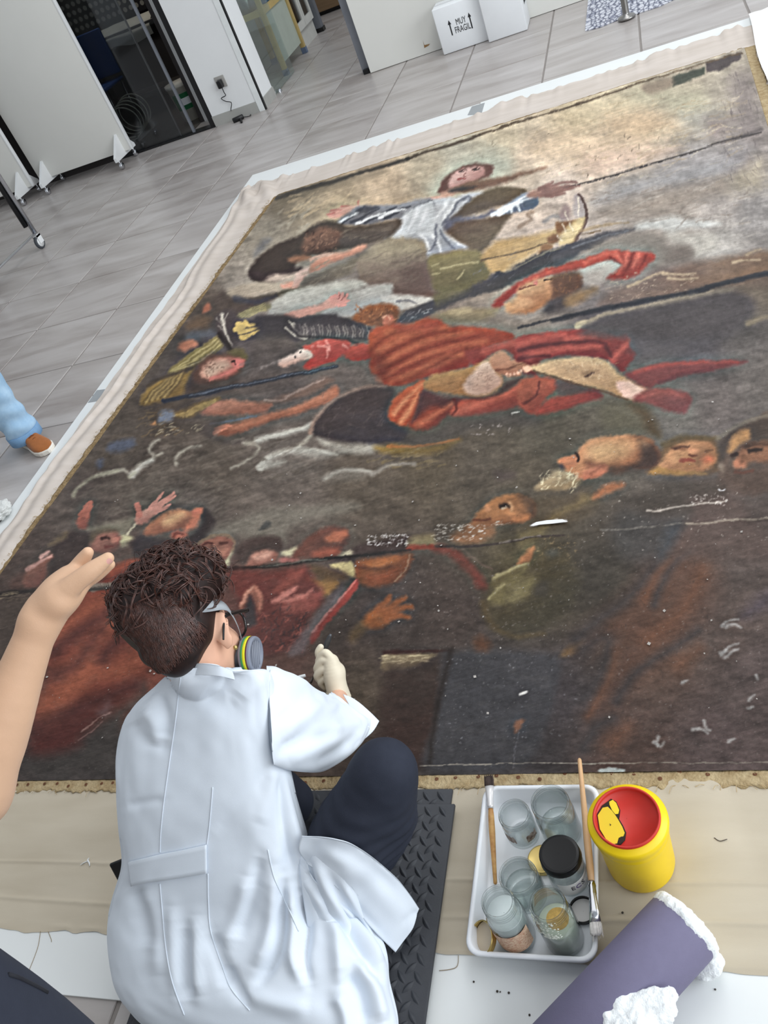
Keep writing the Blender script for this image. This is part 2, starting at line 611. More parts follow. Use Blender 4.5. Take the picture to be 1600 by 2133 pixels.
def band(name, r0, r1, z0, z1, a0, a1, m, par, n=10):
    v = [(KX + r * math.cos(math.radians(a0 + (a1 - a0) * i / (n - 1))), KY + r * math.sin(math.radians(a0 + (a1 - a0) * i / (n - 1))), z) for r, z in ((r0, z0), (r1, z1)) for i in range(n)]
    return obj(name, v, grid_faces(n, 2), m, par)


band('label', 0.1148, 0.1268, 0.11, 0.25, 235, 350, mat('green_label', (24, 104, 62), 0.6), bk)
band('label_panel', 0.1192, 0.125, 0.15, 0.21, 275, 320, MT['cardwhite'], bk)
MB().lathe([(0.001, 0.007), (0.09, 0.007), (0.1, 0.03), (0.1, 0.16), (0.106, 0.165), (0.095, 0.165), (0.09, 0.03)], (-4.27, 8.25, 0), 26).build('steel_pot', MT['steel'])
tag(bpy.data.objects['steel_pot'], 'shiny steel pot standing on the dim floor left of the white bucket', 'pot')
pb = empty('perforated_panel', (-5.2, 10.0, 0), 'dark perforated panel with rows of pale holes at the back of the dim room', 'panel')
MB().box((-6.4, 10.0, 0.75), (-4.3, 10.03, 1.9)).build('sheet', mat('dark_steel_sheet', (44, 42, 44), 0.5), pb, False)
hm = MB()
for i in range(26):
    for j in range(13):
        hm.lathe([(0.001, 0.0), (0.026, 0.0)], (-6.3 + 0.075 * i + (0.037 if j % 2 else 0), 9.997, 0.82 + 0.08 * j), 8, (0, -1, 0))
q = hm.build('holes', mat('pale_hole', (160, 158, 150), 0.7), pb)
q['kind'] = 'stuff'
sw = empty('wall_switch', (-4.75, 9.96, 0.9), 'small white switch box on the dark perforated panel', 'switch')
MB().box((-4.8, 9.94, 0.92), (-4.7, 9.99, 1.02), 0, 0.006).build('plate', MT['white'], sw)
MB().box((-4.77, 9.93, 0.95), (-4.73, 9.94, 0.99), 0, 0.002).build('rocker', MT['cardwhite'], sw)

# ---------------------------------------------------------------- corridor: glass door, table, cabinet
g2 = struct(empty('door_2', (-3.12, YW + 0.02, 0)))
MB().box((-3.15, YW + 0.03, 0.008), (-3.14, YW + 1.0, 2.2)).build('pane', MT['pane'], g2, False)
kn = MB().lathe([(0.001, 0.0), (0.02, 0.0), (0.03, 0.006), (0.03, 0.022), (0.022, 0.03), (0.001, 0.031)], UX(581, 193, -3.139), 20, (1, 0, 0)).build('door_knob', MT['chrome'], g2)
tg = empty('wooden_stand', (-3.4, 8.55, 0), 'pale yellow wooden stand with blue taped feet in the corridor behind the glass door', 'stand')
ZR = 0.52
FEET = [(-3.22, 8.24), (-3.22, 8.92), (-3.56, 8.24), (-3.56, 8.92)]
for x, y in FEET:
    leg = MB().box((x - 0.022, y - 0.022, 0.0), (x + 0.022, y + 0.022, 1.5), 0, 0.003).build('leg', MT['yellowwood'], tg)
    tp = MB().box((x - 0.0245, y - 0.0245, 0.001), (x + 0.0245, y + 0.0245, 0.055)).build('foot_tape', mat('blue_grey_tape', (104, 120, 146), 0.6), leg, False)
for z in (ZR, 1.25):
    MB().box((-3.538, 8.225, z), (-3.242, 8.255, z + 0.05)).build('rail', MT['yellowwood'], tg, False)
    MB().box((-3.235, 8.263, z), (-3.205, 8.897, z + 0.05)).build('rail', MT['yellowwood'], tg, False)
MB().box((-3.535, 8.262, ZR + 0.03), (-3.24, 8.9, ZR + 0.045)).build('shelf', MT['yellowwood'], tg, False)
MB().box((-3.228, 8.265, 0.1), (-3.218, 8.895, ZR)).build('side_panel', mat('pale_green_panel', (188, 198, 186), 0.4), tg, False)
gj = empty('steel_canister', (-3.4, 8.38, ZR + 0.045), 'shiny steel canister on the shelf of the yellow wooden stand', 'canister')
MB().lathe([(0.001, 0.001), (0.075, 0.001), (0.08, 0.01), (0.08, 0.16), (0.07, 0.17), (0.07, 0.19)], (-3.38, 8.36, ZR + 0.045), 28).build('body', MT['steel'], gj)
MB().lathe([(0.074, 0.19), (0.074, 0.21), (0.03, 0.23), (0.012, 0.235), (0.012, 0.255), (0.001, 0.256)], (-3.38, 8.36, ZR + 0.045), 28).build('lid', MT['chrome'], gj)
bp = empty('blue_sign_box', (-3.3, 8.62, ZR + 0.045), 'blue box with a white arrow on the shelf of the yellow wooden stand', 'box')
MB().box((-3.36, 8.5, ZR + 0.046), (-3.25, 8.86, ZR + 0.4), 0, 0.004).build('body', mat('blue_card', (38, 92, 140), 0.5), bp)
MB().box((-3.2495, 8.63, ZR + 0.16), (-3.2485, 8.67, ZR + 0.3)).add([(-3.2485, 8.55, ZR + 0.3), (-3.2485, 8.7, ZR + 0.3), (-3.2485, 8.65, ZR + 0.37)], [(0, 1, 2)]).build('arrow', MT['cardwhite'], bp, False)
cb = empty('white_cabinet', (-3.4, 9.3, 0), 'white cabinet with glazed doors in the corridor behind the yellow wooden stand', 'cabinet')
MB().box((-3.75, 9.0, 0.0), (-3.27, 9.6, 0.16)).box((-3.75, 9.0, 0.16), (-3.73, 9.6, 1.9)).box((-3.75, 9.0, 1.88), (-3.27, 9.6, 1.9)).box((-3.75, 9.0, 0.16), (-3.27, 9.02, 1.9)).box((-3.75, 9.58, 0.16), (-3.27, 9.6, 1.9)).build('body', mat('cabinet_white', (214, 214, 208), 0.4), cb, False)
for y0, y1 in [(9.0, 9.3), (9.3, 9.6)]:
    d = MB().box((-3.268, y0 + 0.003, 0.16), (-3.245, y0 + 0.05, 1.9)).box((-3.268, y1 - 0.05, 0.16), (-3.245, y1 - 0.003, 1.9)).box((-3.268, y0 + 0.05, 0.16), (-3.245, y1 - 0.05, 0.23)).box((-3.268, y0 + 0.05, 1.83), (-3.245, y1 - 0.05, 1.9)).box((-3.268, y0 + 0.05, 0.78), (-3.245, y1 - 0.05, 0.83)).build('door', mat('cabinet_door_white', (222, 222, 216), 0.4), cb, False)
    MB().box((-3.26, y0 + 0.05, 0.23), (-3.256, y1 - 0.05, 1.83)).build('pane', MT['smoked'], d, False)
MB().box((-3.72, 9.03, 0.17), (-3.4, 9.57, 0.7)).build('contents', mat('dark_folders', (70, 60, 58), 0.7, scale=30, var=0.4), cb, False)
struct(bx('trim_5', (-3.3, 9.66, 0.0), (-3.22, 9.74, 3.0), MT['greymetal']))
struct(bx('trim_6', (-3.31, 9.655, 0.0), (-3.21, 9.745, 0.04), MT['black']))
ch = empty('brown_cupboard', (-3.2, 10.7, 0), 'low brown wooden cupboard at the far end of the corridor', 'cupboard')
MB().box((-3.76, 10.55, 0.04), (-2.6, 11.0, 0.9), 0, 0.004).build('body', mat('brown_wood', (128, 104, 78), 0.5, var=0.15, scale=5, stretch=(1, 1, 8)), ch, False)
MB().box((-3.7, 10.6, 0.0), (-2.66, 10.95, 0.04)).build('plinth', MT['black'], ch, False)
struct(bx('trim_7', (-2.58, 10.3, 0.0), (-2.5, 10.38, 3.0), MT['greymetal']))

# outlet with a plugged charger on the wall and its cord and brick
ot = empty('wall_outlet', UY(460, 170, YW), 'grey wall outlet with a plug in it, low on the white wall', 'outlet')
c = UY(460, 170, YW)
MB().box((c[0] - 0.045, YW - 0.009, c[2] - 0.045), (c[0] + 0.045, YW - 0.0003, c[2] + 0.045), 0, 0.003).build('plate', mat('outlet_grey', (158, 156, 152), 0.4), ot)
MB().box((c[0] - 0.024, YW - 0.012, c[2] - 0.024), (c[0] + 0.024, YW - 0.0085, c[2] + 0.024), 0, 0.002).build('socket', mat('socket_grey', (120, 118, 116), 0.4), ot)
ad = empty('power_adapter', (c[0], YW - 0.03, 0), 'black power adapter plugged into the wall outlet, its cord falling to a black brick', 'adapter')
MB().box((c[0] - 0.018, YW - 0.06, c[2] - 0.04), (c[0] + 0.022, YW - 0.0125, c[2] + 0.02), 0, 0.006).build('plug', MT['black'], ad)
pts = [UY(463, 184, YW - 0.035), UY(467, 193, YW - 0.03), UY(470, 199, YW - 0.02), UY(461, 205, YW - 0.02), UY(470, 211, YW - 0.02), UY(482, 214, YW - 0.02), UY(481, 230, YW - 0.02), U(486, 236, 0.006), U(500, 226, 0.006), U(513, 225, 0.006), U(522, 240, 0.006), U(508, 244, 0.012)]
MB().tube(spline(pts, 6), 0.0035, 6).build('cord', MT['black'], ad)
a, b2 = U(485, 252, 0.02), U(507, 242, 0.02)
d = (b2 - a)
MB().tube([a, a + d * 0.05, a + d * 0.95, b2], [0.014, 0.02, 0.02, 0.014], 10).build('brick', MT['black'], ad)
MB().tube([U(500, 240, 0.015), U(503, 254, 0.012)], 0.01, 8).build('plug_end', MT['black'], ad)

# ---------------------------------------------------------------- white boxes
def carton(x0, x1, y0, y1, h, label, name_front, side):
    e = empty('carton', ((x0 + x1) / 2, (y0 + y1) / 2, 0), label, 'box', 'white cartons against the display panel')
    MB().box((x0, y0, 0.002), (x1, y1, h), 0, 0.006).build('body', MT['cardwhite'], e)
    MB().box((x0 + 0.003, (y0 + y1) / 2 - 0.022, h), (x1 - 0.003, (y0 + y1) / 2 + 0.022, h + 0.0008)).build('packing_tape', mat('clear_white_tape', (214, 217, 222), 0.25), e, False)
    return e


b1 = carton(-1.513, -1.135, 7.03, 7.245, 0.315, 'low white carton lettered MUY FRAGIL between two black arrows', True, False)
b2_ = carton(-1.153, -0.865, 6.95, 7.24, 0.62, 'taller plain white carton standing right of the lettered one', False, True)
ctr = UY(962, 51, 7.029)
text_mesh('lettering', 'MUY\nFRAGIL', 0.06, ctr, (1, 0, 0), (0, 0, 1), MT['ink'], b1, spacing=0.85, sx=0.62)
for (p, q) in [((942, 74), (935, 42)), ((984, 59), (976, 26))]:
    A, B = UY(*p, 7.029), UY(*q, 7.029)
    x, z0, z1 = (A[0] + B[0]) / 2, A[2], B[2]
    MB().box((x - 0.0045, 7.0285, z0), (x + 0.0045, 7.0298, z1 - 0.02)).add([(x - 0.013, 7.0288, z1 - 0.03), (x + 0.013, 7.0288, z1 - 0.03), (x, 7.0288, z1)], [(0, 1, 2)]).build('arrow', MT['ink'], b1, False)
sc_ = UX(1092, 2, -0.8645)
text_mesh('lettering', 'MUY\nFRAGIL', 0.06, (-0.8645, sc_[1] + 0.02, sc_[2] + 0.03), (0, 1, 0), (0, 0, 1), MT['ink'], b2_, spacing=0.85, sx=0.62)

# ---------------------------------------------------------------- rolling panels at the left
def rolling_panel(x0, x1, y, h, label, feet):
    e = empty('rolling_panel', ((x0 + x1) / 2, y, 0), label, 'panel', 'white rolling panels')
    MB().box((x0, y, 0.1), (x1, y + 0.03, h), 0, 0.003).build('sheet', MT['panel'], e)
    MB().box((x1 - 0.012, y - 0.003, 0.098), (x1 + 0.004, y + 0.033, h), 0, 0.002).build('edge_strip', MT['white'], e)
    for fx in feet:
        v = []
        for dx in (-0.012, 0.012):
            v += [(fx + dx, y - 0.19, 0.075), (fx + dx, y + 0.2, 0.075), (fx + dx, y + 0.2, 0.1), (fx + dx, y + 0.034, 0.25), (fx + dx, y - 0.004, 0.25), (fx + dx, y - 0.19, 0.11)]
        f = [(0, 1, 2, 3, 4, 5), (11, 10, 9, 8, 7, 6)] + [(i, i + 6, (i + 1) % 6 + 6, (i + 1) % 6) for i in range(6)]
        MB().add(v, f).build('foot', MT['white'], e, False)
        for dy in (-0.15, 0.15):
            cs = MB().tube([(fx, y + dy, 0.08), (fx, y + dy, 0.045)], 0.008, 8).lathe([(0.001, -0.012), (0.026, -0.012), (0.028, -0.008), (0.028, 0.008), (0.026, 0.012), (0.001, 0.012)], (fx, y + dy + 0.01, 0.0285), 18, (1, 0, 0)).build('caster', MT['chrome'], e)
    return e


rolling_panel(-5.36, -4.335, 7.03, 2.0, 'white rolling panel standing next to the dark glass doorway', [-4.42, -5.24])
rolling_panel(-6.42, -5.385, 6.93, 2.0, 'white rolling panel at the far left edge, partly behind the chrome rack post', [-5.46, -6.3])

# ---------------------------------------------------------------- garment rack
rk = empty('garment_rack', (-4.43, 5.1, 0), 'chrome and black garment rack post on swivel casters by the rolling panels', 'rack')
for (x, y) in [(-4.44, 5.44), (-4.42, 4.70)]:
    post = MB().tube([(x, y, 0.12), (x, y, 1.75)], 0.018, 14).build('post', MT['chrome'], rk)
    MB().tube([(x - 0.025, y - 0.02, 0.18), (x - 0.025, y - 0.02, 1.6)], 0.018, 12).build('black_sleeve', MT['black'], post)
    cs = MB().tube([(x, y, 0.085), (x, y, 0.125)], 0.011, 10).box((x - 0.02, y - 0.03, 0.04), (x - 0.015, y + 0.02, 0.1)).box((x + 0.015, y - 0.03, 0.04), (x + 0.02, y + 0.02, 0.1)).box((x - 0.02, y - 0.03, 0.088), (x + 0.02, y + 0.02, 0.1)).build('caster_fork', MT['white'], rk, False)
    wh = MB().lathe([(0.001, -0.012), (0.036, -0.012), (0.036, 0.012), (0.001, 0.012)], (x, y - 0.012, 0.05), 24, (1, 0, 0)).build('caster_wheel', MT['white'], rk)
    MB().lathe([(0.036, -0.011), (0.047, -0.011), (0.05, -0.006), (0.05, 0.006), (0.047, 0.011), (0.036, 0.011)], (x, y - 0.012, 0.05), 28, (1, 0, 0)).build('tyre', mat('grey_rubber', (70, 74, 80), 0.6), wh)
MB().box((-4.447, 4.70, 0.112), (-4.415, 5.44, 0.124), 0, 0.002).build('base_bar', MT['chrome'], rk)
MB().tube([(-4.43, 5.44, 1.74), (-4.43, 4.70, 1.74)], 0.014, 12).build('top_rail', MT['chrome'], rk)

# ---------------------------------------------------------------- barrier post and patterned rug at the top
bpost = empty('barrier_post', (-0.16, 6.42, 0), 'round steel barrier post standing on the patterned rug by the far wall', 'post')
pc = U(1306, 40, 0.0)
MB().lathe([(0.001, 0.0065), (0.055, 0.0065), (0.058, 0.012), (0.05, 0.022), (0.024, 0.03), (0.021, 0.04), (0.021, 0.95), (0.024, 0.955), (0.024, 0.98), (0.001, 0.985)], (pc[0], pc[1], 0), 28).build('post', MT['steel'], bpost)


def rug_material():
    m = bpy.data.materials.new('patterned_rug')
    m.use_nodes = True
    nt = m.node_tree
    b = nt.nodes['Principled BSDF']
    g = nt.nodes.new('ShaderNodeNewGeometry')
    vo = nt.nodes.new('ShaderNodeTexVoronoi')
    vo.feature = 'DISTANCE_TO_EDGE'
    vo.inputs['Scale'].default_value = 15
    nz = nt.nodes.new('ShaderNodeTexWave')
    nz.inputs['Scale'].default_value = 9
    nz.inputs['Distortion'].default_value = 9
    nz.inputs['Detail'].default_value = 2
    nt.links.new(g.outputs['Position'], vo.inputs['Vector'])
    nt.links.new(g.outputs['Position'], nz.inputs['Vector'])
    r = nt.nodes.new('ShaderNodeValToRGB')
    r.color_ramp.elements[0].position, r.color_ramp.elements[0].color = 0.04, rgb((128, 132, 150))
    r.color_ramp.elements[1].position, r.color_ramp.elements[1].color = 0.12, rgb((206, 208, 216))
    nt.links.new(vo.outputs['Distance'], r.inputs['Fac'])
    r2 = nt.nodes.new('ShaderNodeValToRGB')
    r2.color_ramp.elements[0].position, r2.color_ramp.elements[0].color = 0.15, rgb((130, 134, 150))
    r2.color_ramp.elements[1].position, r2.color_ramp.elements[1].color = 0.32, (1, 1, 1, 1)
    nt.links.new(nz.outputs['Fac'], r2.inputs['Fac'])
    mx = nt.nodes.new('ShaderNodeMix')
    mx.data_type = 'RGBA'
    mx.blend_type = 'MULTIPLY'
    mx.inputs['Factor'].default_value = 0.8
    nt.links.new(r.outputs['Color'], mx.inputs['A'])
    nt.links.new(r2.outputs['Color'], mx.inputs['B'])
    nt.links.new(mx.outputs['Result'], b.inputs['Base Color'])
    b.inputs['Roughness'].default_value = 0.8
    return m


rl = []
for p in [(1219, 66), (1230, -40), (1470, -90), (1405, 0), (1376, 14), (1290, 42), (1250, 58)]:
    rl.append(U(*p, 0.0))
nn = len(rl)
rv = [(p[0], p[1], 0.001) for p in rl] + [(p[0], p[1], 0.006) for p in rl]
ro = obj('rug', rv, [tuple(range(nn - 1, -1, -1)), tuple(range(nn, 2 * nn))] + [(i, (i + 1) % nn, (i + 1) % nn + nn, i + nn) for i in range(nn)], rug_material(), None, False)
tag(ro, 'pale grey patterned rug on the tiles under the steel barrier post', 'rug')

# ---------------------------------------------------------------- white boards laid on the floor
BX = [-2.69, -1.07, 0.55, 2.17]
BY = [(0.47, 3.0), (3.012, 5.585)]
names = {(0, 0): 'white board with its outer edge by the tan shoe, under the painting',
         (1, 0): 'white board under the kneeling person, mat and plastic tray',
         (2, 0): 'white board under the near right end of the painting, below the sharps bin',
         (0, 1): 'white board under the far left corner of the painting',
         (1, 1): 'white board under the far edge of the painting, before the white cartons',
         (2, 1): 'white board under the far right corner of the painting'}
for i in range(3):
    for j in range(2):
        lo = (BX[i] + 0.002, BY[j][0] + (0.0 if j or i else -0.003), 0.0005)
        hi = (BX[i + 1] - 0.002, BY[j][1] + 0.02 * i * j, 0.0055)
        o = bx('white_board', lo, hi, MT['board'], None, 0.001)
        tag(o, names[(i, j)], 'board', 'white boards under the painting')
# grey tape at two joints
def tape(name, pts, z, label):
    v = [U(*p, z) for p in pts] 
    n = len(v)
    vv = [tuple(p) for p in v] + [(p[0], p[1], p[2] + 0.0006) for p in v]
    o = obj(name, vv, [tuple(range(n)), tuple(range(2 * n - 1, n - 1, -1))] + [(i, (i + 1) % n, (i + 1) % n + n, i + n) for i in range(n)], MT['tape'], None, False)
    bm = bmesh.new(); bm.from_mesh(o.data); bmesh.ops.recalc_face_normals(bm, faces=bm.faces); bm.to_mesh(o.data); bm.free()
    tag(o, label, 'tape')


tape('tape_strip', [(202, 813), (232, 809), (212, 834), (183, 839)], 0.006, 'grey tape across the board joint near the brown shoe')
tape('tape_strip', [(983, 222), (1010, 214), (1003, 238), (974, 240)], 0.006, 'grey tape across the board joint at the far edge before the cartons')
# ---------------------------------------------------------------- the painted picture (flat print on the canvas)
PSC = 0.7
PW, PH = int(1600 * PSC), int(1660 * PSC)
PYY, PXX = np.mgrid[0:PH, 0:PW].astype(np.float32)
PRNG = np.random.RandomState(7)


def vnoise(w, h, cx, cy, rng):
    gx, gy = int(w / cx) + 3, int(h / cy) + 3
    g = rng.rand(gy, gx).astype(np.float32)
    x = np.arange(w, dtype=np.float32) / cx
    y = np.arange(h, dtype=np.float32) / cy
    xi, yi = x.astype(int), y.astype(int)
    fx, fy = x - xi, y - yi
    fx = fx * fx * (3 - 2 * fx)
    fy = fy * fy * (3 - 2 * fy)
    a = g[yi][:, xi] * (1 - fx) + g[yi][:, xi + 1] * fx
    b = g[yi + 1][:, xi] * (1 - fx) + g[yi + 1][:, xi + 1] * fx
    return a * (1 - fy)[:, None] + b * fy[:, None]


def catmull(p, closed, n=6):
    p = np.asarray(p, dtype=np.float64)
    m = len(p)
    if m < 3:
        return p
    out = []
    for i in range(m if closed else m - 1):
        if closed:
            a, b, c, d = p[(i - 1) % m], p[i], p[(i + 1) % m], p[(i + 2) % m]
        else:
            a, b, c, d = p[max(i - 1, 0)], p[i], p[i + 1], p[min(i + 2, m - 1)]
        for k in range(n):
            t = k / n
            out.append(0.5 * (2 * b + (c - a) * t + (2 * a - 5 * b + 4 * c - d) * t * t + (3 * b - a - 3 * c + d) * t ** 3))
    if not closed:
        out.append(p[-1])
    return np.array(out)


class Painter:
    def __init__(self):
        self.img = np.zeros((PH, PW, 3), np.float32)
        self.ox = self.oy = 0.0
        self.s = 1.0
        r = PRNG
        self.n1 = (vnoise(PW, PH, 9, 4, r) + vnoise(PW, PH, 3.5, 3.5, r) - 1.0)
        self.n2 = (vnoise(PW, PH, 34, 12, r) + vnoise(PW, PH, 16, 6, r) - 1.0)

    def region(self, ox, oy, s):
        self.ox, self.oy, self.s = ox, oy, s

    def tr(self, pts):
        p = np.asarray(pts, dtype=np.float64)
        return np.stack([(self.ox + self.s * p[:, 0]) * PSC, (self.oy + self.s * p[:, 1]) * PSC], 1)

    def box(self, p, m):
        x0, y0 = np.floor(p.min(0) - m).astype(int)
        x1, y1 = np.ceil(p.max(0) + m).astype(int) + 1
        x0, y0 = max(x0, 0), max(y0, 0)
        x1, y1 = min(x1, PW), min(y1, PH)
        return x0, y0, x1, y1

    def segd(self, p, q, X, Y):
        d = q - p
        L = max(float(d @ d), 1e-9)
        t = np.clip(((X - p[0]) * d[0] + (Y - p[1]) * d[1]) / L, 0, 1)
        return (X - p[0] - t * d[0]) ** 2 + (Y - p[1] - t * d[1]) ** 2, t

    def put(self, b, a, col):
        x0, y0, x1, y1 = b
        v = self.img[y0:y1, x0:x1]
        v += a[..., None] * (col - v)

    def poly(self, pts, col, f=3, op=1.0, c2=None, ang=90, smooth=True, rough=2.0):
        """filled shape; c2 shades it towards a second paint along ang (picture degrees)"""
        p = self.tr(pts)
        if smooth:
            p = catmull(p, True, 4)
        f = max(f * PSC, 0.5)
        b = self.box(p, 2 * f + 4)
        x0, y0, x1, y1 = b
        if x1 <= x0 or y1 <= y0:
            return
        X, Y = PXX[y0:y1, x0:x1], PYY[y0:y1, x0:x1]
        best = np.full(X.shape, 1e9, np.float32)
        ins = np.zeros(X.shape, bool)
        n = len(p)
        for i in range(n):
            a, c = p[i], p[(i + 1) % n]
            d, _ = self.segd(a, c, X, Y)
            np.minimum(best, d, out=best)
            if a[1] != c[1]:
                cond = ((a[1] > Y) != (c[1] > Y)) & (X < (c[0] - a[0]) * (Y - a[1]) / (c[1] - a[1]) + a[0])
                ins ^= cond
        sd = np.sqrt(best) * np.where(ins, 1, -1) + self.n1[y0:y1, x0:x1] * rough * PSC
        t = np.clip(sd / (2 * f) + 0.5, 0, 1)
        al = t * t * (3 - 2 * t) * op
        col = np.array(col, np.float32) / 255
        if c2 is not None:
            c2 = np.array(c2, np.float32) / 255
            dx, dy = math.cos(math.radians(ang)), math.sin(math.radians(ang))
            q = p @ np.array([dx, dy])
            g = np.clip((X * dx + Y * dy - q.min()) / max(q.max() - q.min(), 1e-6) + self.n2[y0:y1, x0:x1] * 0.18, 0, 1)
            col = col + (c2 - col) * (g * g * (3 - 2 * g))[..., None]
        self.put(b, al, col)

    def line(self, pts, col, w=2, w2=None, f=1.0, op=1.0, smooth=True, rough=0.8):
        p = self.tr(pts)
        if smooth and len(p) > 2:
            p = catmull(p, False, 5)
        w2 = w if w2 is None else w2
        f = max(f * PSC, 0.45)
        b = self.box(p, max(w, w2) * PSC + 2 * f + 3)
        x0, y0, x1, y1 = b
        if x1 <= x0 or y1 <= y0:
            return
        X, Y = PXX[y0:y1, x0:x1], PYY[y0:y1, x0:x1]
        best = np.full(X.shape, -1e9, np.float32)
        n = len(p) - 1
        for i in range(n):
            d, t = self.segd(p[i], p[i + 1], X, Y)
            hw = 0.5 * PSC * (w + (w2 - w) * (i + t) / n)
            np.maximum(best, hw - np.sqrt(d), out=best)
        sd = best + self.n1[y0:y1, x0:x1] * rough * PSC
        t = np.clip(sd / (2 * f) + 0.5, 0, 1)
        self.put(b, t * t * (3 - 2 * t) * op, np.array(col, np.float32) / 255)

    def hatch(self, pts, col, n, length, ang, w=1.5, op=0.5, seed=1, jit=12):
        """n loose dabs of paint inside the box of pts"""
        r = np.random.RandomState(seed)
        p = np.asarray(pts, float)
        lo, hi = p.min(0), p.max(0)
        for _ in range(n):
            c = lo + (hi - lo) * r.rand(2)
            a = math.radians(ang + jit * r.randn())
            L = length * (0.4 + 0.8 * r.rand())
            self.line([(c[0] - L / 2 * math.cos(a), c[1] - L / 2 * math.sin(a)), (c[0], c[1] + r.randn() * L * 0.05),
                       (c[0] + L / 2 * math.cos(a),c[1] + L / 2 * math.sin(a))],col,w,w * 0.4,0.8,op * (0.5 + 0.5 * r.rand()))


BASE_PAINT = [(590,410,118,106,88),(620,425,150,138,116),(560,480,140,132,118),(700,425,186,166,136),(800,390,200,176,146),(900,350,190,176,150),(950,330,190,185,165),(1050,290,202,186,156),(1200,250,206,186,150),
 (1300,200,192,180,152),(1330,260,202,180,148),(1400,250,186,172,148),(1430,180,165,155,135),(1500,200,165,156,140),(1550,300,146,138,134),(1450,330,158,153,150),(1300,400,166,160,154),(1170,400,200,182,168),(1100,470,196,178,162),(1230,330,204,182,160),
 (1100,330,206,186,162),(1500,420,160,152,146),(1400,440,158,148,138),(1570,450,146,142,140),(1300,560,138,128,122),(1500,510,168,164,158),(1560,600,104,88,78),(1420,590,112,96,90),(700,600,140,135,128),(560,560,158,148,134),(500,600,160,150,138),
 (850,560,106,94,86),(780,560,118,106,98),(400,700,72,66,64),(440,640,84,72,64),(500,740,84,76,74),(600,780,88,80,78),(700,800,92,84,80),(330,880,82,72,64),(270,930,82,74,68),(450,980,96,86,77),(600,960,108,100,93),(300,1000,94,85,77),(400,1060,92,84,79),(600,1020,100,90,83),
 (750,1000,94,84,73),(900,950,88,78,64),(1000,980,88,80,70),(1150,900,82,77,66),(1100,1000,86,78,66),(1300,860,94,89,76),(1400,880,112,108,102),(1500,850,106,98,95),(1450,720,80,77,82),(1560,690,88,84,82),(1300,680,78,76,82),(1450,640,80,76,76),
 (1580,800,102,96,92),(800,1250,68,60,58),(950,1280,72,62,58),(1100,1200,84,76,54),(1250,1200,62,58,52),(1400,1150,76,65,62),(1560,1150,86,75,71),(1000,1450,64,64,68),(1150,1450,68,63,66),(1350,1350,94,71,60),(1500,1300,88,75,70),(1500,1550,84,71,70),
 (1300,1560,82,64,58),(1100,1570,62,58,60),(950,1570,58,55,55),(850,1480,66,54,50),(750,1450,80,70,60),(150,1300,118,64,52),(200,1450,122,62,48),(120,1570,68,64,64),(230,1580,66,62,62),(60,1300,74,66,62),(60,1450,72,62,58),(100,1190,78,68,64),(160,1080,92,82,76),(560,1330,96,70,64),(480,1300,100,66,60),(300,1400,120,66,54),(1590,1400,86,74,72)]


